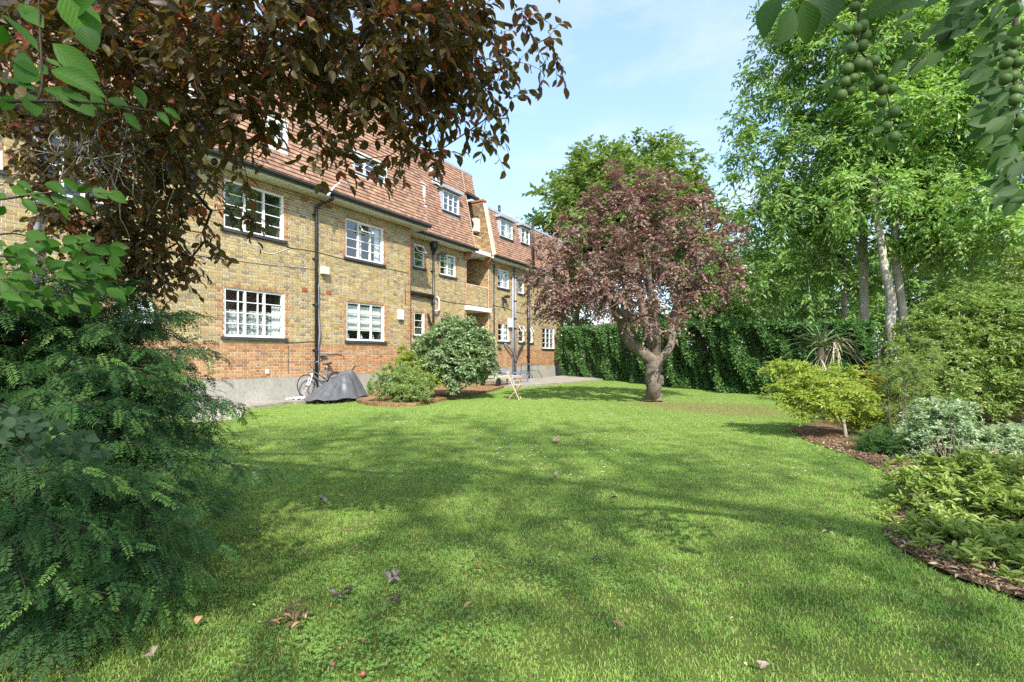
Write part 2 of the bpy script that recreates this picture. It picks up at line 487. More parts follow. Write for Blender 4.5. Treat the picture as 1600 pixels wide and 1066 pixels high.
def mulch_mat(name, c1, c2):
    a = NT(name)
    v = a.n('ShaderNodeTexVoronoi'); v.inputs['Scale'].default_value = 38
    tc = a.n('ShaderNodeNewGeometry'); mp = a.n('ShaderNodeMapping'); mp.inputs['Scale'].default_value = (1, 0.45, 1); mp.inputs['Rotation'].default_value = (0, 0, 0.6)
    a.l(tc.outputs['Position'], mp.inputs['Vector']); a.l(mp.outputs['Vector'], v.inputs['Vector'])
    sp = a.n('ShaderNodeSeparateColor'); a.l(v.outputs['Color'], sp.inputs['Color'])
    cc = a.mix(sp.outputs[0], c1, c2)
    cc = a.mix(a.rng(a.noise(2.2, 5, 0.6, coord='World'), 0.4, 0.7, 0, 0.7), cc, tuple(q * 0.6 for q in c1))
    return a.done(a.bsdf(cc, 0.95, 0.1, 0, v.outputs['Distance'], 0.8, 0.03))
M['mulch'] = mulch_mat('bark_mulch', (0.10, 0.06, 0.035), (0.30, 0.19, 0.11))
M['mulch_l'] = mulch_mat('dry_bark_mulch', (0.20, 0.12, 0.06), (0.40, 0.27, 0.14))
bedR = [(1236, 672), (1262, 690), (1300, 703), (1340, 718), (1378, 735), (1400, 757), (1406, 785), (1392, 815), (1380, 833), (1398, 853), (1440, 878), (1500, 906), (1560, 926), (1640, 950), (1760, 985)]
bedR_w = [gnd(x, y)[:2] for x, y in bedR]
bedR_poly = bedR_w + [np.array([6.0, 0.8]), np.array([30, 0.5]), np.array([30, 34]), np.array([9.6, 16.8]), np.array([8.6, 14.6]), np.array([7.2, 12.0]), np.array([6.0, 9.8])]
poly_sheet('flower_bed', bedR_poly, 0.012, M['mulch'], 'structure')
bedL_px = [(556, 628), (575, 633), (615, 636), (650, 634), (690, 627), (720, 620), (760, 614), (795, 604), (770, 598), (700, 597), (640, 597), (590, 604)]
bedL_w = [gnd(x, y, 0.02)[:2] for x, y in bedL_px]
poly_sheet('flower_bed', bedL_w, 0.085, M['mulch_l'], 'structure', thick=0.1)
def in_poly(x, y, P):
    x = np.asarray(x); y = np.asarray(y); c = np.zeros(x.shape, bool); P = np.asarray(P); j = len(P) - 1
    for i in range(len(P)):
        xi, yi, xj, yj = *P[i], *P[j]
        k = ((yi > y) != (yj > y)) & (x < (xj - xi) * (y - yi) / (yj - yi + 1e-12) + xi)
        c ^= k; j = i
    return c

# ------------------------------------------------------------------ the apartment building
bld = thing('apartment_building', 'long three storey yellow brick apartment block with red tiled mansard roof', 'building', (BO[0], BO[1], 0), BRZ)
Z0, CH = 0.656, 0.075                 # top of plinth, brick course
ZW, ZE = 5.78, 5.87                   # wall head, eaves line
RD = 0.78                             # set-back of the far ranges
S_L, S_C, S_J, S_F, S_E = -8.0, 6.8, 11.4, 13.2, 21.4
snap = lambda z: Z0 + round((z - Z0) / CH) * CH

WIN = []   # (s0, s1, z0, z1, d, cols, rows, style)
def win_px(x0, x1, yt, yb, d, cols, rows, style='', at_right=False):
    sa = fac(x0, 500, d)[0]; sb = fac(x1, 500, d)[0]
    xr = x1 if at_right else x0
    zt = fac(xr, yt, d)[1]; zb = fac(xr, yb, d)[1]
    WIN.append((sa, sb, snap(zb), snap(zt), d, cols, rows, style))
win_px(350, 444, 449, 527, 0, 3, 4, 'net part')
win_px(349, 443, 307.6, 376.6, 0, 3, 4, 'dark', True)
win_px(541.4, 600, 472, 532.8, 0, 3, 4, 'blind')
win_px(540, 598.4, 339.1, 400.5, 0, 3, 4, 'open')
win_px(180, 240, 464, 503, 0, 2, 3, 'net')
win_px(95, 131, 424, 500, 0, 2, 4, 'net')
win_px(-60, 3, 230, 268, 0, 3, 4, 'dark', True)
win_px(60, 165, 200, 300, 0, 3, 4, 'dark')
win_px(647, 663, 381.3, 417.7, RD, 1, 3, 'vent')
win_px(687.3, 711.4, 393.5, 427.2, RD, 2, 3, 'net')
win_px(647.3, 662.8, 488.7, 523.6, RD, 1, 3, 'dark')
win_px(687.8, 711.8, 493.2, 525.5, RD, 2, 3, 'dark')
win_px(777.6, 794.8, 420, 449.3, RD, 2, 3, 'net')
win_px(809.8, 818.2, 429.9, 457.5, RD, 1, 3, 'blue')
win_px(777.9, 795.4, 503.8, 532.2, RD, 2, 3, 'net')
win_px(810.5, 818.9, 507.4, 534.4, RD, 1, 3, 'vent')
win_px(826.5, 832.0, 509.6, 536, RD, 1, 3, 'vent')
win_px(847.3, 865.8, 512.3, 545, RD, 3, 4, 'dark')

YEL = [(0.44, 0.335, 0.15), (0.40, 0.295, 0.13), (0.48, 0.385, 0.20), (0.36, 0.27, 0.14), (0.27, 0.21, 0.14), (0.42, 0.30, 0.12), (0.40, 0.325, 0.19)]
YW = [5, 5, 4, 3, 2, 3, 3]
RED = [(0.43, 0.225, 0.10), (0.46, 0.26, 0.125), (0.39, 0.19, 0.09), (0.45, 0.28, 0.135), (0.33, 0.17, 0.095)]
RW = [5, 4, 3, 3, 1]
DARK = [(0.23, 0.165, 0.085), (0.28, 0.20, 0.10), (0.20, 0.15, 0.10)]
def pick(pal, w=None):
    c = random.choices(pal, w)[0]
    k = random.uniform(0.82, 1.14)
    return tuple(min(1, v * k * random.uniform(0.96, 1.04)) for v in c)

bricks = []   # s0, s1, z0, z1, front d, colour, single-able
def red_zone(s, z, wins, corner_l, corner_r, k):
    if z < Z0 + 12 * CH: return True
    tooth = 0.22 if k % 2 else 0.115
    for (a, b, c, d_, *_r) in wins:
        if c - 0.01 < z < d_ + 0.01 and (a - tooth < s < a or b < s < b + tooth): return True
    if corner_r is not None and s > corner_r - tooth: return True
    if corner_l is not None and s < corner_l + tooth: return True
    return False

def wall_courses(sa, sb, za, zb, d, wins, corner_l=None, corner_r=None, all_pal=None):
    nk = int(round((zb - za) / CH))
    for k in range(nk):
        z = za + k * CH; zm = z + CH / 2
        iv = [(sa, sb)]; sold = []
        for (a, b, c, e, *_r) in wins:
            if c < zm < e: iv = [p for (p0, p1) in iv for p in ((p0, min(p1, a)), (max(p0, b), p1)) if p[1] - p[0] > 0.02]
            if e < zm < e + CH: sold.append((a - 0.02, b + 0.02))
        if all_pal is None and Z0 + 11 * CH < zm < Z0 + 12 * CH: sold = list(iv)
        for (a, b) in sold:
            iv = [p for (p0, p1) in iv for p in ((p0, min(p1, a)), (max(p0, b), p1)) if p[1] - p[0] > 0.02]
            m = int((b - a) / 0.075)
            for i in range(m):
                x = a + (b - a) * i / m
                bricks.append((x + 0.005, x + (b - a) / m - 0.005, z + 0.004, z + CH - 0.004, d, pick(RED, RW), False))
        off = (k % 2) * 0.16875 + 0.003 * (k % 5)
        i0 = int(math.floor((sa - off) / 0.3375)) - 1; i1 = int(math.ceil((sb - off) / 0.3375)) + 1
        for i in range(i0, i1):
            for (o, L) in ((0.0, 0.2275), (0.2275, 0.11)):
                p0 = off + i * 0.3375 + o; p1 = p0 + L
                for (a, b) in iv:
                    q0, q1 = max(p0, a), min(p1, b)
                    if q1 - q0 < 0.03: continue
                    r = red_zone((q0 + q1) / 2, zm, wins, corner_l, corner_r, k) if all_pal is None else None
                    c = pick(all_pal) if all_pal is not None else (pick(RED, RW) if r else pick(YEL, YW))
                    full = abs((q1 - q0) - L) < 1e-6
                    bricks.append((q0 + 0.0075, q1 - 0.0075, z + 0.008, z + CH - 0.008, d, c, full))

def wall_panels(mb, sa, sb, za, zb, d, wins, depth=0.11):
    """mortar bed: flat panels round the openings, with reveals"""
    S = sorted({sa, sb, *[min(max(w[0], sa), sb) for w in wins], *[min(max(w[1], sa), sb) for w in wins]})
    Zs = sorted({za, zb, *[w[2] for w in wins], *[w[3] for w in wins]})
    for i in range(len(S) - 1):
        for j in range(len(Zs) - 1):
            sm, zm = (S[i] + S[i+1]) / 2, (Zs[j] + Zs[j+1]) / 2
            if any(w[0] < sm < w[1] and w[2] < zm < w[3] for w in wins): continue
            mb.add([(S[i], d, Zs[j]), (S[i+1], d, Zs[j]), (S[i+1], d, Zs[j+1]), (S[i], d, Zs[j+1])], [(0, 1, 2, 3)])
    for w in wins:
        a, b, c, e = w[:4]
        mb.add([(a, d, c), (a, d + depth, c), (a, d + depth, e), (a, d, e)], [(0, 1, 2, 3)])
        mb.add([(b, d, c), (b, d, e), (b, d + depth, e), (b, d + depth, c)], [(0, 1, 2, 3)])
        mb.add([(a, d, e), (a, d + depth, e), (b, d + depth, e), (b, d, e)], [(0, 1, 2, 3)])
        mb.add([(a, d, c), (b, d, c), (b, d + depth, c), (a, d + depth, c)], [(0, 1, 2, 3)])

w_main = [w for w in WIN if w[4] == 0]
w_rec = [w for w in WIN if w[4] == RD and w[0] < S_J]
w_far = [w for w in WIN if w[4] == RD and w[0] > S_F]
wb = MB()
wall_panels(wb, S_L, S_C, Z0, ZW, 0, w_main)
wall_panels(wb, S_C, S_J, Z0, ZW, RD, w_rec)
wall_panels(wb, S_F, S_E, Z0, ZW, RD, w_far)
# returns of the walls
wb.add([(S_C, 0, Z0), (S_C, RD, Z0), (S_C, RD, ZW), (S_C, 0, ZW)], [(0, 1, 2, 3)])
wb.add([(S_J, RD, 0), (S_J, RD + 1.6, 0), (S_J, RD + 1.6, ZW), (S_J, RD, ZW)], [(0, 1, 2, 3)])
wb.add([(S_E, RD, Z0), (S_E, 9, Z0), (S_E, 9, ZW), (S_E, RD, ZW)], [(0, 1, 2, 3)])
wb.add([(S_L, 0, 0), (S_L, 9, 0), (S_L, 9, ZW), (S_L, 0, ZW)], [(0, 3, 2, 1)])
wb.add([(S_L, 9, 0), (S_E, 9, 0), (S_E, 9, ZW), (S_L, 9, ZW)], [(0, 3, 2, 1)])
# stair bay: back wall and spandrel
wb.add([(S_J, RD + 1.6, 0), (S_F, RD + 1.6, 0), (S_F, RD + 1.6, 8.4), (S_J, RD + 1.6, 8.4)], [(0, 1, 2, 3)])
wb.box((S_J + 0.02, RD + 0.02, 3.43), (S_F - 0.02, RD + 0.2, 4.42))
wb.box((S_J + 0.06, RD + 0.22, 5.98), (S_F - 0.06, RD + 0.42, 6.75))
wb.build('mortar_bed', M['mortar'], bld)

wall_courses(S_L, S_C, Z0, ZW, 0, w_main, None, S_C)
wall_courses(S_C, S_J, Z0, ZW, RD, w_rec, None, S_J)
wall_courses(S_F, S_E, Z0, ZW, RD, w_far, S_F, S_E)
wall_courses(S_J + 0.02, S_F - 0.02, 3.43, 4.42, RD + 0.02, [], S_J, S_F, None)
wall_courses(S_J + 0.06, S_F - 0.06, 5.98, 6.75, RD + 0.22, [], None, None, RED + DARK + YEL[:3])
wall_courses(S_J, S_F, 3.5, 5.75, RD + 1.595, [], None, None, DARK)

# choose the bricks that show largest: facing the camera, right of the yew and copper plum
def vis_px(s, z, d):
    w = b2w(s, d)
    return 800 + w[0] / w[1] * FPX, HZ - (z - CAM_Z) / w[1] * FPX, w[1]
full = []
for i, b in enumerate(bricks):
    if b[6] and b[4] == 0 and b[1] - b[0] > 0.15:
        x, y, Yd = vis_px((b[0] + b[1]) / 2, b[2], 0)
        if x > 268 and y < 620: full.append((Yd + (0.8 if y < 300 else 0), i))
full.sort(); single = {i for _, i in full[:300]}
mb = MB()
for i, (a, b, c, e, d, cc, f) in enumerate(bricks):
    if i in single: continue
    fd = d - 0.007 - random.uniform(0, 0.003)
    V_ = [(a, fd, c), (b, fd, c), (b, fd, e), (a, fd, e), (a, d + 0.003, c), (b, d + 0.003, c), (b, d + 0.003, e), (a, d + 0.003, e)]
    mb.v.append(np.array(V_)); mb.c.append(np.tile(np.array(cc), (8, 1)))
    mb.q.append(np.array([(0, 1, 2, 3), (0, 4, 5, 1), (3, 2, 6, 7), (0, 3, 7, 4), (1, 5, 6, 2)]) + mb.n); mb.n += 8
mb.build('brickwork', M['brick'], bld, colr=True, kind='stuff')
bm_ = MB(); bm_.box((-0.10625, -0.008, 0.008), (0.10625, 0.003, 0.067))
brick_me = bm_.mesh('brick')
for i in sorted(single):
    a, b, c, e, d, cc, f = bricks[i]
    o = link('brick', brick_me, M['brick_single'], bld)
    o.location = ((a + b) / 2, d - random.uniform(0, 0.003), c - 0.008)
    o.color = (*cc, 1)

# return-wall bricks on the party gable that faces the camera (plane s = S_F), and the corner column
gb = MB()
def gable_bricks(sx, d_of, za, zb, pal):
    k = 0; z = za
    while z < zb - 0.01:
        d0, d1 = d_of(z + CH / 2); x = d0 - 0.1 * (k % 2)
        while x < d1:
            L = 0.2275 if int((x - d0) / 0.11 + k) % 3 else 0.11
            p0, p1 = max(d0, x) + 0.005, min(d1, x + L) - 0.005
            if p1 - p0 > 0.03:
                cc = pick(pal); fs = sx - 0.008
                V_ = [(fs, p0, z + .005), (fs, p1, z + .005), (fs, p1, z + .07), (fs, p0, z + .07), (sx + .003, p0, z + .005), (sx + .003, p1, z + .005), (sx + .003, p1, z + .07), (sx + .003, p0, z + .07)]
                gb.add(V_, [(0, 3, 2, 1), (0, 1, 5, 4), (3, 7, 6, 2), (0, 4, 7, 3), (1, 2, 6, 5)], None, np.tile(np.array(cc), (8, 1)))
            x += L
        z += CH; k += 1
rake = lambda z: RD - 0.40 + 0.213 * (z - ZE)
G0 = S_F - 0.28                                   # camera-side face of the gable wall
gable_bricks(G0, lambda z: (max(rake(z), RD - 0.4) - 0.02, RD + 1.6), ZE, 8.45, [(0.33, 0.20, 0.08), (0.24, 0.17, 0.09), (0.36, 0.26, 0.11), (0.27, 0.14, 0.07), (0.18, 0.14, 0.10)])
gable_bricks(S_F, lambda z: (RD, RD + 1.6), 0.2, ZE, YEL + RED)
for k in range(6):                               # corbelled kneelers under the eaves
    zz = ZE - 0.5 + k * CH
    for sx in (S_F - 0.26, S_J - 0.22):
        gb.add(np.array([(sx, RD - 0.06 * k - 0.02, zz + .005), (sx + .24, RD - 0.06 * k - 0.02, zz + .005), (sx + .24, RD, zz + .005), (sx, RD, zz + .005),
                (sx, RD - 0.06 * k - 0.02, zz + .07), (sx + .24, RD - 0.06 * k - 0.02, zz + .07), (sx + .24, RD, zz + .07), (sx, RD, zz + .07)]), BOXQ, None, np.tile(np.array(pick(RED)), (8, 1)))
gb.build('brickwork', M['brick'], bld, colr=True, kind='stuff')
gw = MB()
gv = [(rake(ZE), ZE), (RD + 1.6, ZE), (RD + 1.6, 8.45), (rake(8.45), 8.45)]
gw.add([(G0, d, z) for d, z in gv] + [(S_F - 0.03, d, z) for d, z in gv], [(0, 3, 2, 1), (4, 5, 6, 7), (0, 1, 5, 4), (1, 2, 6, 5), (2, 3, 7, 6), (3, 0, 4, 7)])
gw.add([(S_F, RD, 0), (S_F, RD + 1.6, 0), (S_F, RD + 1.6, ZE), (S_F, RD, ZE)], [(0, 1, 2, 3)])
gw.build('party_wall', M['mortar'], bld)
cp = MB(); cp.box((G0 - 0.05, rake(8.45) - 0.06, 8.452), (S_F - 0.01, RD + 1.7, 8.54)); cp.build('coping', M['terracotta'], bld)

# plinth
pl = MB()
pl.box((S_L, -0.03, -0.3), (S_C + 0.03, 0.3, Z0 - 0.002))
pl.box((S_C + 0.031, RD - 0.03, -0.3), (S_J, RD + 0.3, Z0 - 0.002))
pl.box((S_F, RD - 0.03, -0.3), (S_E + 0.03, RD + 0.4, Z0 - 0.002))
pl.build('plinth', M['concrete'], bld)

# eaves: soffit, fascia gutter
sf = MB()
for (a, b, d) in ((S_L, S_C + 0.48, 0.0), (S_C + 0.30, S_J + 0.12, RD), (S_F - 0.24, S_E + 0.35, RD)):
    sf.box((a, d - 0.40, ZW - 0.03), (b, d + 0.35, ZW + 0.07))
sf.build('soffit', M['cream'], bld)
def gutter(a, b, d):
    g = MB(); prof = [(-0.062, 0.05), (-0.058, -0.01), (-0.03, -0.05), (0.012, -0.06), (0.05, -0.04), (0.055, 0.05), (0.045, 0.05), (0.0, -0.03), (-0.05, 0.045)]
    V_ = [(s, d - 0.47 + p, ZE + 0.0 + q) for s in (a, b) for p, q in prof]
    m = len(prof); g.add(V_, [(i, (i + 1) % m, m + (i + 1) % m, m + i) for i in range(m)])
    g.add([(a, d - 0.47 + p, ZE + q) for p, q in prof[:6]], None, [(0, i + 1, i) for i in range(1, 5)])
    g.add([(b, d - 0.47 + p, ZE + q) for p, q in prof[:6]], None, [(0, i, i + 1) for i in range(1, 5)])
    g.build('gutter', M['black'], bld)
gutter(S_L, S_C + 0.55, 0.0); gutter(S_C + 0.35, S_J + 0.2, RD); gutter(S_F - 0.2, S_E + 0.4, RD)

# ------------------------------------------------------------------ mansard roof
TILE = [(0.385, 0.215, 0.138), (0.41, 0.245, 0.160), (0.355, 0.195, 0.125), (0.37, 0.23, 0.165), (0.32, 0.185, 0.135), (0.28, 0.175, 0.14), (0.43, 0.26, 0.165)]
DORM = []   # s0, s1, z0, z1, base offset, projecting?
def dorm_px(x0, x1, yt, yb, off, cols, rows, proj=True, style='dark'):
    dz = 1.4
    for _ in range(3):
        d = off - 0.40 + 0.213 * dz
        sa = fac(x0, 300, d)[0]; sb = fac(x1, 300, d)[0]; zt = fac(x0, yt, d)[1]; zb = fac(x0, yb, d)[1]
        dz = zb - ZE
    DORM.append((sa, sb, zb, zt, off, cols, rows, proj, style))
dorm_px(418, 448, 180, 222, 0.0, 2, 3, False)
dorm_px(553, 604, 238, 268, 0.0, 3, 3, False)
dorm_px(300, 345, 130, 185, 0.0, 2, 3, False)
dorm_px(648, 664, 283, 312, RD, 1, 2, False, 'net')
dorm_px(690.5, 715, 296, 328, RD, 3, 3, True)
dorm_px(675, 691, 262, 280, RD, 2, 2, False)
dorm_px(780.5, 799, 341, 369, RD, 2, 3, True, 'net')
dorm_px(813, 826, 354, 379, RD, 2, 3, True, 'net')

tiles = []
def tile_plane(sa, sb, off, za, zb, extra=None):
    gz = 0.112; nk = int((zb - za) / gz)
    for k in range(nk):
        z = za + k * gz; d0 = off - 0.42 + 0.213 * (z - ZE); d1 = off - 0.42 + 0.213 * (z + gz - ZE)
        x = sa - (0.083 if k % 2 else 0)
        while x < sb:
            p0, p1 = max(sa, x) + 0.002, min(sb, x + 0.166) - 0.002
            x += 0.166
            if p1 - p0 < 0.03: continue
            sm, zm = (p0 + p1) / 2, z + gz / 2
            if any(D[4] == off and D[0] - 0.05 < sm < D[1] + 0.05 and D[2] - 0.12 < zm < D[3] + (0.05 if D[7] else 0.12) for D in DORM): continue
            tiles.append((p0, p1, z, z + gz, d0, d1, pick(TILE)))
ZR = 9.48
tile_plane(S_L, S_C + 0.5, 0.0, ZE + 0.02, ZR)
tile_plane(S_C + 0.5, 11.46, RD, ZE + 0.02, ZR)
tile_plane(11.46, 12.32, RD, 8.45, ZR)
tile_plane(S_F - 0.02, S_E + 0.35, RD, ZE + 0.02, 8.2)
def tile_geo(t):
    p0, p1, z0, z1, d0, d1, cc = t
    l0, l1 = 0.027, 0.004      # lifted lower edge
    return [(p0, d0 - l0, z0), (p1, d0 - l0, z0), (p1, d1 - l1, z1), (p0, d1 - l1, z1), (p0, d0 + .004, z0 + .004), (p1, d0 + .004, z0 + .004), (p1, d1 + .004, z1), (p0, d1 + .004, z1)]
TQ = [(0, 1, 2, 3), (0, 4, 5, 1), (0, 3, 7, 4), (1, 5, 6, 2)]
cand = []
for i, t in enumerate(tiles):
    if t[1] - t[0] < 0.16: continue
    x, y, Yd = vis_px((t[0] + t[1]) / 2, t[2], t[4])
    if (400 < x < 480 and 185 < y < 330) or (480 <= x < 760 and y > 265 - (x - 480) * 0.05): cand.append((Yd, i))
cand.sort(); single = {i for _, i in cand[:300]}
mb = MB()
for i, t in enumerate(tiles):
    if i in single: continue
    j = random.uniform(-0.003, 0.003)
    V_ = np.array(tile_geo(t)); V_[:4, 1] += j
    mb.v.append(V_); mb.c.append(np.tile(np.array(t[6]), (8, 1))); mb.q.append(np.array(TQ) + mb.n); mb.n += 8
mb.build('roof_tiling', M['tile'], bld, colr=True, kind='stuff')
t0 = (-0.081, 0.081, 0.0, 0.112, 0.0, 0.213 * 0.112, None)
tile_me = np_mesh('roof_tile', tile_geo(t0), TQ)
for i in sorted(single):
    t = tiles[i]
    o = link('roof_tile', tile_me, M['tile_single'], bld)
    o.location = ((t[0] + t[1]) / 2, t[4] + random.uniform(-0.003, 0.003), t[2]); o.color = (*t[6], 1)
# boarding under the tiles, flat roofs, end cheeks
rb = MB()
def roof_body(sa, sb, off, za, zb):
    d0 = off - 0.40 + 0.213 * (za - ZE); d1 = off - 0.40 + 0.213 * (zb - ZE)
    holes = [D for D in DORM if D[4] == off and sa < (D[0] + D[1]) / 2 < sb]
    S = sorted({sa, sb, *[h[0] for h in holes], *[h[1] for h in holes]}); Zs = sorted({za, zb, *[h[2] for h in holes if za < h[2] < zb], *[h[3] for h in holes if za < h[3] < zb]})
    dd = lambda z: off - 0.40 + 0.213 * (z - ZE)
    for i in range(len(S) - 1):
        for j in range(len(Zs) - 1):
            sm, zm = (S[i] + S[i+1]) / 2, (Zs[j] + Zs[j+1]) / 2
            if any(h[0] < sm < h[1] and h[2] < zm < h[3] for h in holes): continue
            rb.add([(S[i], dd(Zs[j]), Zs[j]), (S[i+1], dd(Zs[j]), Zs[j]), (S[i+1], dd(Zs[j+1]), Zs[j+1]), (S[i], dd(Zs[j+1]), Zs[j+1])], [(0, 1, 2, 3)])
    rb.add([(sa, d1, zb), (sb, d1, zb), (sb, 8.5, zb), (sa, 8.5, zb)], [(0, 1, 2, 3)])
    for s in (sa, sb): rb.add([(s, d0, za), (s, 8.5, za), (s, 8.5, zb), (s, d1, zb)], [(0, 1, 2, 3)])
    rb.add([(sa, 8.5, za), (sb, 8.5, za), (sb, 8.5, zb), (sa, 8.5, zb)], [(0, 1, 2, 3)])
roof_body(S_L, S_C + 0.5, 0.0, ZE - 0.02, ZR)
roof_body(S_C + 0.5, 11.46, RD, ZE - 0.02, ZR)
roof_body(11.46, 12.3, RD, 8.43, ZR)
roof_body(S_F - 0.02, S_E + 0.3, RD, ZE - 0.02, 8.2)
rb.build('roof', simple('roof_boarding', (0.30, 0.13, 0.085), 0.85, 0.1), bld)
rr = MB()
for (a, b, off, zz) in ((S_L, S_C + 0.5, 0.0, ZR), (S_C + 0.5, 12.34, RD, ZR), (S_F - 0.02, S_E + 0.35, RD, 8.2)):
    d = off - 0.42 + 0.213 * (zz - ZE)
    rr.box((a, d - 0.04, zz - 0.04), (b, d + 0.25, zz + 0.07))
rr.build('roof_edge', M['lead'], bld)
g = MB(); g.box((11.40, RD - 0.02, 8.36), (12.4, RD + 0.22, 8.44)); g.build('gutter', M['black'], bld)
g = MB()
g.bar((11.47, rake(ZE) - 0.03, ZE), (11.47, rake(ZR) - 0.03, ZR), 0.03, 0.03)
g.bar((S_F - 0.02, rake(ZE) - 0.035, ZE), (S_F - 0.02, rake(8.2) - 0.035, 8.2), 0.05, 0.04)
g.build('verge', simple('verge_mortar', (0.55, 0.42, 0.28), 0.9, 0.1), bld)

# ------------------------------------------------------------------ windows
def window(name, s0, s1, z0, z1, d, cols, rows, style, parent, sill=True):
    W, H = s1 - s0, z1 - z0
    fw, mw = 0.055, 0.05
    f = MB(); y0, y1 = d + 0.025, d + 0.095
    f.box((s0, y0, z0), (s0 + fw, y1, z1)); f.box((s1 - fw, y0, z0), (s1, y1, z1))
    f.box((s0 + fw, y0 + .001, z1 - fw), (s1 - fw, y1, z1)); f.box((s0 + fw, y0 + .001, z0), (s1 - fw, y1, z0 + fw))
    cw = (W - 2 * fw - (cols - 1) * mw) / cols
    for c in range(1, cols):
        x = s0 + fw + c * cw + (c - 1) * mw
        f.box((x, y0 + 0.002, z0 + fw), (x + mw, y1 - 0.002, z1 - fw))
    fr = f.build(name, M['white'], parent)
    ph = (H - 2 * fw) / rows
    pane_me = {}
    for c in range(cols):
        x = s0 + fw + c * (cw + mw)
        opened = ('open' in style or 'vent' in style) and c == (1 if cols == 3 else 0)
        for r in range(rows):
            zz = z0 + fw + r * ph
            pm = MB()
            if opened and r == rows - 1:
                # top-hung vent light, swung out
                cs = MB(); o_ = 0.16; zt = zz + ph - 0.006; zb = zz + 0.02
                A = [(x, y0 - 0.005, zt), (x + cw, y0 - 0.005, zt), (x + cw, y0 - o_, zb), (x, y0 - o_, zb)]
                for i in range(4): cs.bar(A[i], A[(i + 1) % 4], 0.03, 0.03, (0, 1, 0.3))
                cs.build('vent_light', M['white'], fr)
                a_ = np.array(A); c_ = a_.mean(0); a_ = c_ + (a_ - c_) * 0.9
                pm.add(a_, [(0, 3, 2, 1)]); pm.build('pane', M['glass'], fr)
                b = MB(); b.box((x, y0 + 0.012, zz - 0.012), (x + cw, y0 + 0.05, zz + 0.014)); b.build('glazing_bar', M['white'], fr)
                continue
            gx0, gx1, gy, gz0, gz1 = x + 0.002, x + cw - 0.002, y0 + 0.034, zz + 0.002, zz + ph - 0.002
            pm.add([(gx0, gy, gz0), (gx1, gy, gz0), (gx1, gy, gz1), (gx0, gy, gz1)], [(0, 1, 2, 3)])
            pm.build('pane', M['glass'], fr)
            if r > 0:
                b = MB(); b.box((x, y0 + 0.012, zz - 0.011), (x + cw, y0 + 0.05, zz + 0.011)); b.build('glazing_bar', M['white'], fr)
        if 'part' in style and c < 2:
            b = MB(); xx = x + cw * 0.68; b.box((xx - 0.011, y0 + 0.010, z0 + fw), (xx + 0.011, y0 + 0.048, z1 - fw)); b.build('glazing_bar', M['white'], fr)
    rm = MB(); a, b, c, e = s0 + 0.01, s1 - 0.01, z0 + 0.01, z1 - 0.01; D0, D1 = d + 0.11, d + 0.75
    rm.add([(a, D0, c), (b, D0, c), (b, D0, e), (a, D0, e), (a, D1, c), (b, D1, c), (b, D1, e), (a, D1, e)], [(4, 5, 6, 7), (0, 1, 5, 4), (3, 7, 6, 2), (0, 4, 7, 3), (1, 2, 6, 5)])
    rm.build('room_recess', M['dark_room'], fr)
    def drape(xa, xb, za, zb, dd, mat, wav=0.012, fold=0.09):
        nx = max(6, int((xb - xa) / 0.018)); xs = np.linspace(xa, xb, nx); zs = np.array([za, (za + zb) / 2, zb])
        V_ = np.stack([np.repeat(xs, 3), np.repeat(dd + wav * np.sin(xs / fold * 6.283 + s0), 3) + np.tile([wav * .4, 0, 0], nx), np.tile(zs, nx)], -1)
        link('curtain', np_mesh('curtain', V_, grid_q(nx, 3), smooth=True), mat, fr)
    if 'net' in style and 'part' in style:
        drape(s0 + 0.05, s1 - 0.05, z0 + 0.05, z0 + H * 0.56, d + 0.15, M['net'], 0.006, 0.12)
        drape(s1 - 0.30, s1 - 0.05, z0 + 0.05, z0 + H * 0.70, d + 0.13, M['curtain'])
    elif 'net' in style:
        drape(s0 + W * 0.45, s1 - 0.05, z0 + 0.05, z1 - 0.05, d + 0.15, M['curtain'])
    elif 'blind' in style:
        bl = MB()
        for k in range(9):
            zb_ = z0 + H * 0.30 + k * H * 0.068
            bl.box((s0 + 0.05, d + 0.125 + 0.006 * (k % 2), zb_), (s1 - 0.05, d + 0.14 + 0.006 * (k % 2), zb_ + H * 0.066))
        bl.build('blind', M['curtain'], fr)
        for (k, w_) in ((0.15, 0.05), (0.47, 0.1), (0.80, 0.07)):
            v = MB(); xx = s0 + W * k
            v.lathe([(0.0, 0), (w_ * .5, 0), (w_ * .75, 0.06), (w_ * .4, 0.13), (w_ * .5, 0.16)], (xx, d + 0.2, z0 + 0.05), 10); v.build('vase', M['curtain'], fr, True)
    elif 'open' in style:
        drape(s1 - 0.26, s1 - 0.05, z0 + 0.05, z1 - 0.05, d + 0.14, M['curtain'])
        drape(s0 + W * .36, s0 + W * 0.50, z0 + 0.05, z1 - 0.2, d + 0.15, M['curtain'])
    elif 'blue' in style:
        b = MB(); b.box((s0 + 0.04, d + 0.13, z0 + 0.04), (s1 - 0.04, d + 0.14, z1 - 0.04)); b.build('blind', simple('blue_blind', (0.10, 0.30, 0.33), 0.8), fr)
    if sill:
        s_ = MB(); s_.box((s0 - 0.09, d - 0.065, z0 - 0.075), (s1 + 0.09, d + 0.10, z0 - 0.004)); s_.build('sill', M['sill'], fr)
    return fr
for w in WIN: window('window', *w, bld)

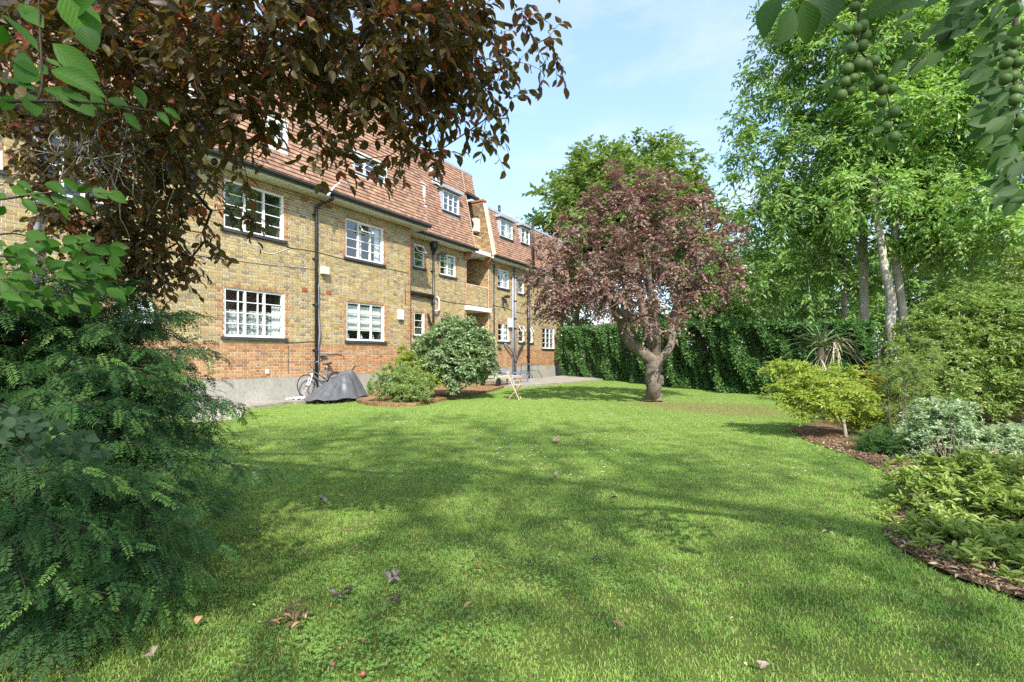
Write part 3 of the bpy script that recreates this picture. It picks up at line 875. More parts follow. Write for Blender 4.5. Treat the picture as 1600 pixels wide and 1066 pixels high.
for (s0, s1, z0, z1, off, cols, rows, proj, style) in DORM:
    dd = off - 0.40 + 0.213 * (z0 - ZE)          # roof face at the sill
    top_d = off - 0.40 + 0.213 * (z1 - ZE)
    front = dd - 0.06 if proj else dd + 0.02
    dr = None
    # cheeks and top: the window stands upright while the roof leans back
    for s in (s0 - 0.05, s1 + 0.005):
        dm = MB()
        dm.add([(s, front, z0 - 0.05), (s + 0.045, front, z0 - 0.05), (s + 0.045, front, z1 + 0.04), (s, front, z1 + 0.04),
                (s, dd + 0.12, z0 - 0.05), (s + 0.045, dd + 0.12, z0 - 0.05), (s + 0.045, top_d + 0.12, z1 + 0.04), (s, top_d + 0.12, z1 + 0.04)], BOXQ)
        o = dm.build('dormer' if dr is None else 'cheek', M['lead'] if proj else M['white'], bld if dr is None else dr)
        dr = dr or o
    rf = MB()
    if proj: rf.box((s0 - 0.16, front - 0.14, z1 + 0.042), (s1 + 0.16, top_d + 0.25, z1 + 0.16))
    else: rf.box((s0 - 0.06, front - 0.03, z1 + 0.042), (s1 + 0.06, top_d + 0.14, z1 + 0.08))
    rf.build('lead_roof', M['lead'] if proj else M['white'], dr)
    wi = window('dormer_window', s0, s1, z0, z1, front - 0.02, cols, rows, style, bld, False)
    ap = MB()
    ap.add([(s0 - 0.06, dd - 0.035, z0 - 0.06), (s1 + 0.06, dd - 0.035, z0 - 0.06), (s1 + 0.06, dd - 0.035 - 0.035, z0 - 0.24), (s0 - 0.06, dd - 0.035 - 0.035, z0 - 0.24),
            (s0 - 0.06, dd + 0.02, z0 - 0.06), (s1 + 0.06, dd + 0.02, z0 - 0.06), (s1 + 0.06, dd - 0.02, z0 - 0.24), (s0 - 0.06, dd - 0.02, z0 - 0.24)], BOXQ)
    ap.build('apron', M['white'], dr)
    s_ = MB(); s_.box((s0 - 0.07, front - 0.07, z0 - 0.056), (s1 + 0.07, front + 0.06, z0 - 0.004)); s_.build('sill', M['sill'], dr)

# ------------------------------------------------------------------ stair bay
sb = MB(); sb.box((S_J - 0.05, RD - 0.30, 5.80), (G0 - 0.003, RD + 1.58, 5.96)); sb.build('canopy', M['white'], bld)
sb = MB(); sb.box((S_J - 0.15, RD - 0.20, 3.24), (S_F - 0.06, RD + 1.58, 3.42)); sb.build('canopy', M['white'], bld)
lm = MB(); lm.box((11.95, RD + 1.30, 4.65), (12.35, RD + 1.55, 5.15)); lm.box((12.1, RD + 1.40, 5.15), (12.15, RD + 1.5, 5.6)); lm.build('wall_lamp', M['cream'], bld)
dr_ = MB(); dr_.box((11.7, RD + 1.50, 0.3), (12.7, RD + 1.58, 2.45)); dr_.build('door', simple('dark_door', (0.05, 0.055, 0.05), 0.5), bld)
ac = MB(); ac.box((G0 - 0.36, RD + 0.28, 7.02), (G0 - 0.02, RD + 0.98, 7.62)); a_ = ac.build('air_conditioner', simple('aircon_case', (0.6, 0.58, 0.52), 0.5), bld)
gr = MB(); gr.lathe([(0.0, 0), (0.22, 0), (0.25, 0.03)], (0, 0, 0), 18); o = gr.build('fan_grille', M['black'], a_); o.rotation_euler = (0, R(-90), 0); o.location = (G0 - 0.362, RD + 0.63, 7.32)

# ------------------------------------------------------------------ pipes, boxes, cables
def pipe(name, pts, r, mat, sides=10):
    b = MB(); b.tube(pts, r, sides)
    return b.build(name, mat, bld, True)
def collars(o, s, d, zs, r, mat):
    for z in zs:
        b = MB(); b.tube([(s, d, z - 0.035), (s, d, z + 0.035)], r, 10); b.box((s - 0.09, d + 0.03, z - 0.012), (s + 0.09, d + 0.075, z + 0.012)); b.build('collar', mat, o)
s = fac(494, 500, -0.07)[0]
dp = pipe('downpipe', smooth_path([(s + 0.28, -0.44, 5.80), (s + 0.26, -0.40, 5.70), (s + 0.04, -0.10, 5.52), (s, -0.075, 5.40), (s, -0.075, 5.2)], 6).tolist() + [(s, -0.075, 0.16)], 0.045, M['black'])
collars(dp, s, -0.075, (5.25, 4.0, 2.7, 1.4), 0.056, M['black'])
pipe('downpipe', smooth_path([(s + 0.09, -0.05, 3.3), (s + 0.10, -0.05, 2.4), (s + 0.125, -0.07, 1.9), (s + 0.09, -0.05, 1.5), (s + 0.09, -0.05, 0.9)], 6), 0.03, M['grey_pipe'])
zz = lambda px, py, d: fac(px, py, d)
A = [(530, 238), (535, 258), (534, 278), (524, 296), (508, 310)]
pipe('vent_hose', smooth_path([(zz(x, y, -0.25 if i < 3 else -0.45)[0], (-0.02 - 0.12 * i if i < 4 else -0.56), zz(x, y, -0.3)[1]) for i, (x, y) in enumerate(A)], 6), 0.035, simple('pale_hose', (0.6, 0.6, 0.58), 0.5))
s = S_C + 0.10
d2 = pipe('downpipe', [(s, 0.30, ZW - 0.05), (s, 0.30, 0.1)], 0.055, M['black']); collars(d2, s, 0.30, (5.5, 4.2, 3.0, 1.6), 0.07, M['black'])
s2 = fac(677, 460, RD - 0.08)[0]
d3 = pipe('soil_pipe', [(s2, RD - 0.09, ZW - 0.1), (s2, RD - 0.09, 0.1)], 0.05, M['black']); collars(d3, s2, RD - 0.09, (4.6, 3.3, 2.4, 1.5), 0.066, M['black'])
hp = MB(); hp.lathe([(0.05, 0), (0.07, 0.12), (0.15, 0.24), (0.16, 0.42), (0.14, 0.42), (0.12, 0.3)], (s2, RD - 0.13, 5.28), 12); hp.build('hopper', M['black'], d3)
z = fac(660, 460, RD - 0.1)[1]
pipe('waste_pipe', [(s + 0.05, RD - 0.10, z + 0.03), (s2 - 0.05, RD - 0.10, z - 0.02)], 0.075, M['black'])
pipe('waste_pipe', smooth_path([(s2 + 0.9, RD - 0.02, 5.42), (s2 + 0.5, RD - 0.09, 5.40), (s2 + 0.3, RD - 0.1, 5.3), (s2 + 0.28, RD - 0.1, 5.1)], 5), 0.03, M['black'])
pipe('waste_pipe', smooth_path([(s2 + 0.05, RD - 0.12, 3.02), (s2 + 0.3, RD - 0.12, 3.08), (s2 + 0.32, RD - 0.12, 3.5), (s2 + 0.22, RD - 0.06, 3.62)], 5), 0.03, M['white'])
pipe('waste_pipe', smooth_path([(s2 - 0.02, RD - 0.12, 2.35), (s2 - 0.25, RD - 0.12, 2.55), (s2 - 0.35, RD - 0.1, 2.9)], 5), 0.04, M['black'])
s4 = fac(805, 470, RD - 0.1)[0]
d4 = pipe('soil_pipe', [(s4, RD - 0.1, ZW - 0.1), (s4, RD - 0.1, 0.1)], 0.06, M['grey_pipe']); collars(d4, s4, RD - 0.1, (5.2, 4.0, 3.1, 2.6, 1.2), 0.08, M['black'])
pipe('soil_pipe', [(s4 - 0.17, RD - 0.06, 5.3), (s4 - 0.17, RD - 0.06, 0.3)], 0.035, M['lead'])
s5 = fac(826, 470, RD - 0.1)[0]
d5 = pipe('soil_pipe', [(s5, RD - 0.1, 5.0), (s5, RD - 0.1, -0.1)], 0.07, M['black']); collars(d5, s5, RD - 0.1, (4.4, 3.2, 2.2, 1.2), 0.09, M['black'])
pipe('waste_pipe', smooth_path([(s4 + 0.02, RD - 0.14, 0.95), (s4 + 0.2, RD - 0.16, 1.35), (s4 + 0.75, RD - 0.14, 1.8), (s4 + 0.95, RD - 0.08, 1.95)], 5), 0.045, M['black'])
pipe('waste_pipe', smooth_path([(s4 - 0.02, RD - 0.14, 0.9), (s4 - 0.25, RD - 0.16, 1.3), (s4 - 0.9, RD - 0.14, 1.75), (s4 - 1.05, RD - 0.08, 1.8)], 5), 0.045, M['grey_pipe'])
pipe('waste_pipe', [(fac(771, 470, RD)[0], RD - 0.04, 5.6), (fac(771, 470, RD)[0], RD - 0.04, 0.3)], 0.03, M['black'])
s6 = fac(831, 360, RD - 0.4)[0]
pipe('flue', [(s6, RD - 0.52, 5.95), (s6, RD - 0.45, 8.6)], 0.06, M['black'])
s7 = fac(785, 325, 0.9)[0]
pipe('flue', [(s7, RD + 0.3, 8.2), (s7, RD + 0.3, 8.72)], 0.07, M['black'])
def wall_box(name, px0, px1, py0, py1, d, mat, th=0.09):
    a, zt = fac(px0, py0, d); b, zb = fac(px1, py1, d)
    q = MB(); q.box((a, d - th, zb), (b, d - 0.008, zt)); o = q.build(name, mat, bld)
    bv = o.modifiers.new('round', 'BEVEL'); bv.width = 0.012; bv.segments = 2
    return o
wall_box('junction_box', 499.5, 509.5, 417, 430, 0, M['cream'], 0.16)
wall_box('junction_box', 620.5, 627.5, 484, 500, 0, M['white'], 0.12)
wall_box('junction_box', 414, 419, 578, 584, 0, M['white'], 0.05)
wall_box('junction_box', 793, 798, 498, 512, RD, M['white'], 0.14)
for (x0, x1, y0, y1) in ((470, 480, 306.5, 315), (508, 517, 319, 327), (471, 480, 449.5, 456.5), (509, 517, 453.5, 460.5)):
    a, zt = fac(x0, y0, 0); b, zb = fac(x1, y1, 0)
    q = MB(); q.box((a, -0.02, zb), (b, -0.009, zt))
    for k in range(3): q.box((a, -0.026, zb + (zt - zb) * (k + 0.25) / 3), (b, -0.0205, zb + (zt - zb) * (k + 0.65) / 3))
    q.build('air_brick', M['terracotta'], bld)
lm = MB(); a, z = fac(787, 466, RD - 0.1); lm.box((a - 0.06, RD - 0.12, z - 0.05), (a + 0.06, RD - 0.01, z + 0.05)); lm.box((a + 0.05, RD - 0.3, z + 0.02), (a + 0.3, RD - 0.1, z + 0.14)); lm.box((a - 0.1, RD - 0.26, z - 0.24), (a + 0.02, RD - 0.1, z - 0.05)); lm.build('floodlight', M['black'], bld)
def cable(pts, d, r=0.008, mat='black', dd=None):
    b = MB(); b.tube(smooth_path([(fac(x, y, d)[0], d - 0.014 - (0.0 if dd is None else dd), fac(x, y, d)[1]) for x, y in pts], 5), r, 5); b.build('cable', M[mat], bld)
cable([(448, 387), (490, 393), (524, 402), (560, 411), (600, 419), (638, 427)], 0)
cable([(360, 362), (400, 372), (450, 386), (452, 388)], 0)
cable([(360, 365), (385, 381), (420, 397), (452, 388)], 0, 0.006, 'cream')
cable([(300, 398), (350, 405), (420, 414), (494, 421)], 0, 0.008, 'grey_pipe')
cable([(446, 536), (470, 535), (492, 534)], 0, 0.008)
cable([(450, 540), (450, 584)], 0, 0.006)
cable([(677, 466), (700, 472), (730, 476), (765, 482)], RD, 0.012)
cable([(770, 477), (790, 482), (804, 487), (818, 490), (828, 493)], RD, 0.012)
cable([(633, 455), (633, 476)], 0, 0.012)
q = MB(); q.box((fac(498, 500, 0)[0], -0.10, fac(498, 556, 0)[1]), (fac(507, 500, 0)[0], -0.01, fac(498, 552, 0)[1])); q.build('junction_box', M['grey_pipe'], bld)
cable([(507, 554), (533, 555), (537, 561)], 0, 0.01)
s8 = fac(57, 300, -0.07)[0]
pipe('downpipe', [(s8, -0.08, 5.7), (s8, -0.08, 2.0)], 0.05, M['grey_pipe'])
s9 = fac(190, 500, -0.07)[0]
pipe('downpipe', [(s9, -0.08, 2.2), (s9, -0.08, 0.1)], 0.05, M['grey_pipe'])
# ------------------------------------------------------------------ foliage machinery
def frames(d, nrm):
    d = norm(d); s = np.cross(d, nrm); s = norm(s); u = np.cross(s, d)
    return s, d, u
LEAF4 = (np.array([(0, 0, 0), (-0.5, 0.45, 0.10), (0, 1.0, -0.06), (0.5, 0.45, 0.10)], float), [(0, 3, 2), (0, 2, 1)], None)
LEAF8 = (np.array([(0, 0, 0), (-0.36, 0.22, .06), (0, .3, 0.0), (.36, .22, .06), (-.46, .52, .07), (0, .62, -.02), (.46, .52, .07), (0, 1.0, -.12), (-.26, .82, 0.02), (.26, .82, .02)], float),
         None, [(0, 3, 2, 1), (1, 2, 5, 4), (2, 3, 6, 5), (4, 5, 7, 8), (5, 6, 9, 7)])
NARROW = (np.array([(0, 0, 0), (-0.5, 0.55, 0.06), (0, 1.0, -0.10), (0.5, 0.55, 0.06)], float), [(0, 3, 2), (0, 2, 1)], None)
def scatter(tmpl, P, d, nrm, length, width, tint=None):
    """copies of a template leaf: y along d, z along nrm"""
    V0, T, Q = tmpl; n, k = len(P), len(V0)
    s, d, u = frames(d, nrm)
    L = (np.ones(n) * length)[:, None, None]; Wd = (np.ones(n) * width)[:, None, None]
    V = P[:, None] + s[:, None] * V0[None, :, 0:1] * Wd + d[:, None] * V0[None, :, 1:2] * L + u[:, None] * V0[None, :, 2:3] * L
    off = (np.arange(n) * k)[:, None, None]
    t = (np.asarray(T)[None] + off).reshape(-1, 3) if T is not None else None
    q = (np.asarray(Q)[None] + off).reshape(-1, 4) if Q is not None else None
    if tint is None: tint = np.stack([rng.random(n), rng.random(n), rng.random(n)], -1)
    return V.reshape(-1, 3), q, t, np.repeat(tint, k, 0)

def rand_dir(n):
    v = rng.normal(size=(n, 3)); return norm(v)

def twig_leaves(C, out, per, Lt, size, aspect, droop=0.3, upw=0.15, spread=1.0, tmpl=LEAF4, twigs=3, ctint=None, nup=1.0, flat=0.0, hang=0.2):
    """leaves set alternately along short twigs that leave every clump centre"""
    n = len(C)
    C2 = np.repeat(C, twigs, 0); o2 = np.repeat(out, twigs, 0)
    d = norm(o2 * 0.6 + rand_dir(n * twigs) * spread + np.array([0, 0, upw])); d[:, 2] *= (1 - flat); d = norm(d)
    L = Lt * rng.uniform(0.5, 1.15, n * twigs)
    m = n * twigs
    u = (np.arange(per)[None] + rng.uniform(0.1, 0.9, (m, per))) / per
    dd = np.repeat(d[:, None], per, 1)
    P = C2[:, None] + dd * (u * L[:, None])[..., None]
    P[..., 2] -= droop * L[:, None] * u ** 2
    side = norm(np.cross(d, [0, 0, 1.0]) + 1e-4)
    sg = np.where((np.arange(per) % 2) == 0, 1.0, -1.0)[None, :, None]
    ld = dd * 0.55 + side[:, None] * sg * rng.uniform(0.4, 1.0, (m, per, 1)) + rng.normal(size=(m, per, 3)) * 0.28 - np.array([0, 0, hang])
    nn = np.array([0, 0, nup]) + rng.normal(size=(m, per, 3)) * 0.45 + o2[:, None] * 0.3
    sz = size * rng.uniform(0.65, 1.2, (m, per))
    a = rng.random((m, per))
    if ctint is not None: a = np.clip(a * 0.55 + np.repeat(ctint, twigs)[:, None] * 0.45, 0, 1)
    t = np.stack([a, rng.random((m, per)), u], -1).reshape(-1, 3)
    return (P.reshape(-1, 3), ld.reshape(-1, 3), nn.reshape(-1, 3), sz.ravel(), aspect * sz.ravel(), t), (C2, d, L, droop)

def seg_tubes(A, B, ra, rb, sides=5):
    d = norm(B - A); ref = np.where(np.abs(d[:, 2:3]) > 0.9, np.array([[1., 0, 0]]), np.array([[0, 0, 1.]]))
    u = norm(np.cross(d, ref)); w = np.cross(d, u)
    a = np.arange(sides) / sides * 2 * math.pi
    ring = u[:, None] * np.cos(a)[None, :, None] + w[:, None] * np.sin(a)[None, :, None]
    V = np.concatenate([A[:, None] + ring * ra[:, None, None], B[:, None] + ring * rb[:, None, None]], 1)
    j = np.arange(sides); j2 = (j + 1) % sides
    q = np.stack([j, j2, sides + j2, sides + j], -1)[None] + (np.arange(len(A)) * 2 * sides)[:, None, None]
    return V.reshape(-1, 3), q.reshape(-1, 4)

def sample_lobes(lobes, n, shell=0.45, noise=0.0):
    """points in a union of ellipsoids (c, r), denser towards the outside"""
    vol = np.array([np.prod(l[1]) ** 0.75 for l in lobes]); w = vol / vol.sum()
    out, od = [], []
    for l, wi in zip(lobes, w):
        k = max(2, int(round(n * wi)))
        v = rand_dir(k); r = rng.uniform(0, 1, k) ** shell
        p = np.asarray(l[0], float) + v * r[:, None] * np.asarray(l[1], float) * (1 + noise * rng.normal(size=(k, 1)))
        out.append(p); od.append(norm(v / np.asarray(l[1], float)))
    return np.concatenate(out), np.concatenate(od)

def skeleton(trunks, C, start_h=0.0, step=0.35, rmin=0.006, expo=2.4, maxr=None):
    """limbs that join every clump centre to the trunks; returns segments"""
    pos, par, rad = [], [], []
    for ti, t in enumerate(trunks):
        P = smooth_path(np.asarray(t, float), 5)
        last = -1
        if ti > 0:
            q = np.array(pos); last = int(np.argmin(((q - P[0, :3]) ** 2).sum(1)))
        for p in P:
            pos.append(p[:3]); rad.append(p[3]); par.append(last); last = len(pos) - 1
    nt = len(pos); P = np.zeros((nt + len(C) * 40, 3)); P[:nt] = pos
    n = nt
    d0 = np.array([np.min(((P[:nt] - c) ** 2).sum(1)) for c in C]); order = np.argsort(d0)
    rad = list(rad); okstart = np.ones(nt + len(C) * 40, bool); okstart[:nt] = P[:nt, 2] >= start_h
    ends = np.zeros(len(C), int)
    for ci in order:
        c = C[ci]
        v = c - P[:n]; dist = np.linalg.norm(v, axis=1)
        cost = dist + np.where(v[:, 2] < 0, -v[:, 2] * 0.35, 0) + np.where(okstart[:n], 0, 1e6)
        i = int(np.argmin(cost)); D = dist[i]
        m = max(1, min(30, int(D / step)))
        prev = i
        b = P[i] + (c - P[i]) * 0.5 + np.array([0, 0, 0.10 * D]) + rng.normal(size=3) * 0.06 * D
        for k in range(1, m + 1):
            t = k / m
            p = (1 - t) ** 2 * P[i] + 2 * t * (1 - t) * b + t * t * c
            P[n] = p; par.append(prev); rad.append(0.0); prev = n; n += 1
        ends[ci] = prev
    r = np.zeros(n); acc = np.zeros(n)
    base = np.array(rad[:n])
    for i in range(n - 1, -1, -1):
        r[i] = max(rmin, acc[i] ** (1 / expo)) if i >= nt else base[i]
        if par[i] >= 0: acc[par[i]] += r[i] ** expo
    if maxr: r[nt:] = np.minimum(r[nt:], maxr)
    idx = np.arange(nt, n); pr = np.array(par)[idx]
    ra = np.minimum(r[pr], r[idx] * 1.6)
    return P[pr], P[idx], ra, r[idx]

M['bark_grey'] = bark_mat('grey_bark', (0.20, 0.175, 0.14), (0.36, 0.33, 0.27), 6, 0.5)
M['bark_pale'] = bark_mat('pale_bark', (0.31, 0.28, 0.23), (0.55, 0.51, 0.44), 3.5, 0.4, (1, 1, 0.8))
M['bark_plum'] = bark_mat('plum_bark', (0.10, 0.08, 0.06), (0.24, 0.205, 0.16), 7, 1.2, (1, 1, 0.7))
M['bark_dark'] = bark_mat('dark_bark', (0.04, 0.033, 0.025), (0.10, 0.08, 0.06), 8, 0.6)
M['twig_pale'] = bark_mat('dead_twig', (0.30, 0.27, 0.22), (0.5, 0.46, 0.39), 10, 0.3)

def tree(name, label, cat, base, trunks, lobes, nclump, leaf, mat, bark, group=None, sides=10, start_h=0.0, shell=0.5, rmin=0.006, maxr=None, wob=0.0, C=None, out=None, step=0.35, trunk_name='trunk'):
    base = np.asarray(base, float)
    root = thing(name, label, cat, base, 0, group)
    if C is None: C, out = sample_lobes(lobes, nclump, shell, 0.08)
    mb = None
    for k, t in enumerate(trunks):
        t = np.asarray(t, float); P = smooth_path(t, 6)
        b = MB(); pts = P[:, :3] - base
        b.tube(pts, P[:, 3], sides, True, wob)
        b.build(trunk_name if k == 0 else ('limb' if trunk_name == 'trunk' else trunk_name), bark, root, True)
    A, B, ra, rb_ = skeleton(trunks, C, start_h, step, rmin, maxr=maxr)
    V, q = seg_tubes(A - base, B - base, ra, rb_)
    link('branches', np_mesh('branches', V, q, smooth=True), bark, root, 'stuff')
    ctint = rng.random(len(C))
    (P, ld, nn, L, W, t), _ = twig_leaves(C, out, ctint=ctint, **leaf)
    V, q, tr, ti = scatter(leaf.get('tmpl', LEAF4), P - base, ld, nn, L, W, t)
    link('crown', np_mesh('crown', V, q, tr, ti), mat, root, 'stuff')
    return root

# leaf colours
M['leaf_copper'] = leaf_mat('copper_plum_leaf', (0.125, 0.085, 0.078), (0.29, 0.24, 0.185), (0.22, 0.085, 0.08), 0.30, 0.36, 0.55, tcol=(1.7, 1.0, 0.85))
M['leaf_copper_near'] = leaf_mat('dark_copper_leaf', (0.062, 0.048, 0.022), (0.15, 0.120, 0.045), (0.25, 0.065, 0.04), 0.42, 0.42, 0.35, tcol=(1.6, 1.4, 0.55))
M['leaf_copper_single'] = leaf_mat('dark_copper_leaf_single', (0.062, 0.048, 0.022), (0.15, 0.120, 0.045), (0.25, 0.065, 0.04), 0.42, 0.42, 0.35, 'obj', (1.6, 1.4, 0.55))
M['leaf_ash'] = leaf_mat('fresh_green_leaf', (0.13, 0.25, 0.065), (0.24, 0.36, 0.12), (0.34, 0.42, 0.13), 0.42, 0.45, 0.35)
M['leaf_ash2'] = leaf_mat('mid_green_leaf', (0.105, 0.20, 0.055), (0.19, 0.30, 0.085), (0.27, 0.36, 0.11), 0.40, 0.45, 0.35)
M['leaf_back'] = leaf_mat('far_green_leaf', (0.10, 0.165, 0.045), (0.17, 0.24, 0.07), (0.24, 0.25, 0.085), 0.38, 0.5, 0.3)
M['leaf_dark'] = leaf_mat('dark_green_leaf', (0.03, 0.07, 0.025), (0.06, 0.12, 0.04), (0.09, 0.16, 0.05), 0.3, 0.4, 0.4)
M['leaf_hedge'] = leaf_mat('hedge_leaf', (0.045, 0.11, 0.034), (0.105, 0.21, 0.06), (0.17, 0.28, 0.08), 0.30, 0.36, 0.45)
M['leaf_bush'] = leaf_mat('evergreen_bush_leaf', (0.145, 0.215, 0.105), (0.25, 0.33, 0.175), (0.35, 0.42, 0.23), 0.28, 0.33, 0.5)
M['leaf_spurge'] = leaf_mat('spurge_leaf', (0.17, 0.27, 0.12), (0.28, 0.36, 0.13), (0.46, 0.42, 0.09), 0.35, 0.5, 0.3)
M['leaf_maple'] = leaf_mat('yellow_green_maple_leaf', (0.19, 0.27, 0.045), (0.30, 0.35, 0.07), (0.36, 0.33, 0.08), 0.42, 0.45, 0.3)
M['leaf_gold'] = leaf_mat('golden_leaf', (0.24, 0.25, 0.05), (0.36, 0.33, 0.08), (0.44, 0.26, 0.08), 0.4, 0.45, 0.3)
M['leaf_privet'] = leaf_mat('small_green_leaf', (0.115, 0.19, 0.055), (0.21, 0.29, 0.08), (0.34, 0.37, 0.11), 0.38, 0.42, 0.4)
M['leaf_varieg'] = leaf_mat('pale_edged_leaf', (0.17, 0.26, 0.12), (0.31, 0.39, 0.23), (0.48, 0.52, 0.38), 0.28, 0.38, 0.4)
M['leaf_rhodo'] = leaf_mat('rhododendron_leaf', (0.15, 0.225, 0.05), (0.28, 0.345, 0.085), (0.36, 0.40, 0.12), 0.32, 0.42, 0.3)
M['leaf_fern'] = leaf_mat('feathery_leaf', (0.06, 0.14, 0.04), (0.11, 0.20, 0.06), None, 0.35, 0.5, 0.3)
M['leaf_green_single'] = leaf_mat('bright_green_leaf_single', (0.034, 0.095, 0.012), (0.062, 0.150, 0.018), None, 0.50, 0.5, 0.22, 'obj', (1.3, 1.7, 0.5), True)
M['leaf_plum_single'] = leaf_mat('plum_leaf_single', (0.030, 0.068, 0.017), (0.058, 0.110, 0.028), None, 0.46, 0.5, 0.22, 'obj', (1.2, 1.7, 0.6), True)
M['leaf_blue_single'] = leaf_mat('blue_green_leaf_single', (0.036, 0.075, 0.034), (0.065, 0.112, 0.052), None, 0.3, 0.5, 0.2, 'obj')
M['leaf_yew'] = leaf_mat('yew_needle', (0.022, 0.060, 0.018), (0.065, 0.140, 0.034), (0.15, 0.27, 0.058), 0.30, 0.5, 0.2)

V3 = lambda p, r: (*p, r)

# ------------------------------------------------------------------ the copper plum on the lawn
Yp = 13.6
b0 = gnd(1021, 627); b0[2] = -0.03
pk = lambda x, y, r, dy=0.0: V3(at(x, y, Yp + dy), r)
trunks = [
    [V3(b0, 0.31), V3(b0 + [0, 0, .10], 0.235), pk(1021, 605, .195), pk(1020, 585, .205), pk(1023, 568, .215), pk(1022, 556, .19)],
    [pk(1020, 562, .19), pk(1003, 550, .16), pk(985, 536, .145), pk(974, 512, .13), pk(964, 490, .12, -.3), pk(945, 455, .11, -.5), pk(915, 420, .07, -.6)],
    [pk(1023, 560, .14), pk(1013, 520, .11, .3), pk(1004, 480, .12, .5), pk(996, 430, .09, .6), pk(990, 370, .05, .6)],
    [pk(1024, 560, .13), pk(1026, 515, .10, -.3), pk(1018, 470, .10, -.6), pk(1012, 420, .07, -.9)],
    [pk(1030, 562, .13), pk(1048, 540, .10), pk(1052, 500, .11, .3), pk(1066, 450, .09, .4), pk(1090, 400, .06, .5)],
]
e = lambda x, y, rx, ry, dy=0.0, rd=None: (at(x, y, Yp + dy), np.array([rx / FPX * Yp, (rd if rd else rx) / FPX * Yp, ry / FPX * Yp]))
lobes = [e(862, 485, 32, 18, -.5), e(1120, 455, 40, 22), e(1085, 480, 34, 18, -.3), e(990, 345, 78, 55), e(900, 372, 46, 34, -.2), e(1120, 372, 36, 30), e(850, 455, 34, 30, -.4), e(880, 480, 40, 26, -.7), e(935, 330, 44, 36, .2), e(1100, 330, 28, 24), e(1142, 425, 26, 24),  e(1060, 350, 66, 50, .3), e(905, 410, 80, 62, -.3), e(1080, 420, 75, 55, .3), e(880, 445, 58, 42, -.6), e(985, 430, 70, 70, -1.0), e(1115, 400, 46, 42, .2),
         e(960, 300, 60, 34), e(1055, 310, 55, 32), e(930, 465, 60, 35, -.9), e(1035, 500, 36, 34, -1.0), e(860, 420, 40, 35, -.2), e(1000, 285, 45, 24), e(985, 400, 80, 60, 1.2), e(1100, 455, 42, 28), e(1035, 275, 12, 16), e(960, 275, 8, 18)]
tree('copper_plum_tree', 'copper leaved plum tree with a gnarled burred trunk standing alone on the lawn', 'tree', b0, trunks, lobes, 580,
     dict(per=12, Lt=0.36, size=0.092, aspect=0.62, droop=0.4, twigs=5, spread=1.0, upw=0.25, hang=0.35), M['leaf_copper'], M['bark_plum'], sides=14, start_h=1.9, shell=0.42, rmin=0.007, wob=0.06)
# burrs on its trunk
pt = [o for o in col.objects if o.name.startswith('copper_plum_tree')][0]
for k in range(11):
    a = random.uniform(-2.6, 0.6); h = random.uniform(0.15, 1.15)
    b = MB(); r = random.uniform(0.05, 0.085)
    b.ball((0.02 + math.cos(a) * 0.18, math.sin(a) * 0.18, h), (r, r, r * 1.3), 9, 7)
    b.build('burr', M['bark_plum'], pt, True)

# ------------------------------------------------------------------ trees beyond the hedge
def far_tree(px, Y, top, bot, wpx, label, mat, size=0.22, n=420, trunk_r=0.25, bark='bark_grey', per=7, twigs=5, gcol=None, lob=None, dens=1.0):
    base = np.array([(px - 800) / FPX * Y, Y, -0.05])
    zt = CAM_Z + (HZ - top) / FPX * Y; zb = max(0.4, CAM_Z + (HZ - bot) / FPX * Y); w = wpx / FPX * Y
    H = zt - zb; zc = (zt + zb) / 2
    lob = [(base + [0, 0, zc], (w * .40, w * .40, H * .42)), (base + [-w * .26, -.2 * w, zc - H * .10], (w * .26, w * .28, H * .28)), (base + [w * .27, -.15 * w, zc - H * .08], (w * .25, w * .26, H * .28)),
           (base + [-w * .12, 0, zc + H * .26], (w * .24, w * .24, H * .22)), (base + [w * .14, -.05 * w, zc + H * .24], (w * .22, w * .24, H * .22)), (base + [w * .02, -.3 * w, zc - H * .05], (w * .28, w * .22, H * .30)),
           (base + [-w * .34, 0, zc - H * .28], (w * .18, w * .2, H * .17)), (base + [w * .36, 0, zc - H * .26], (w * .17, w * .2, H * .17))]
    tr = [[V3(base, trunk_r * 1.25), V3(base + [0, 0, H * .15 + zb * .3], trunk_r), V3(base + [w * .02, 0, zb + H * .35], trunk_r * .75), V3(base + [-w * .02, 0, zb + H * .7], trunk_r * .35)]]
    return tree('broadleaf_tree', label, 'tree', base, tr, lob, n, dict(per=per, Lt=0.07 * w + 0.35, size=size, aspect=0.55, twigs=twigs, droop=0.3, upw=0.2), mat, M[bark], 'trees beyond the hedge', shell=0.42, step=0.8, rmin=0.015, start_h=zb * 0.8)
far_tree(976, 40, 220, 480, 300, 'broad domed green tree rising behind the copper plum, beyond the hedge', M['leaf_back'], 0.42, 1000, 0.45, per=10, twigs=6)
far_tree(1115, 30, 375, 545, 150, 'low dark green tree just behind the clipped hedge, right of the copper plum', M['leaf_ash2'], 0.24, 300, 0.2)
far_tree(1195, 27, 360, 545, 150, 'mid green tree behind the hedge corner, left of the palm like plant', M['leaf_ash2'], 0.22, 330, 0.18)
far_tree(1275, 30, 300, 560, 180, 'shaded green tree behind the palm like plant and the pale trunks', M['leaf_ash2'], 0.24, 380, 0.22)
far_tree(1450, 31, 230, 560, 200, 'leafy green tree in the second row behind the pale trunks', M['leaf_ash2'], 0.26, 400, 0.25)
far_tree(1590, 26, 250, 560, 190, 'sunlit green tree behind the big rounded shrub at the bed corner', M['leaf_ash'], 0.22, 330, 0.2)
far_tree(900, 46, 330, 520, 130, 'small green tree showing between the building end and the copper plum', M['leaf_back'], 0.30, 200, 0.25)
far_tree(1780, 22, 200, 570, 260, 'green tree beyond the planted bed, farthest along the right boundary', M['leaf_ash2'], 0.22, 300, 0.22)

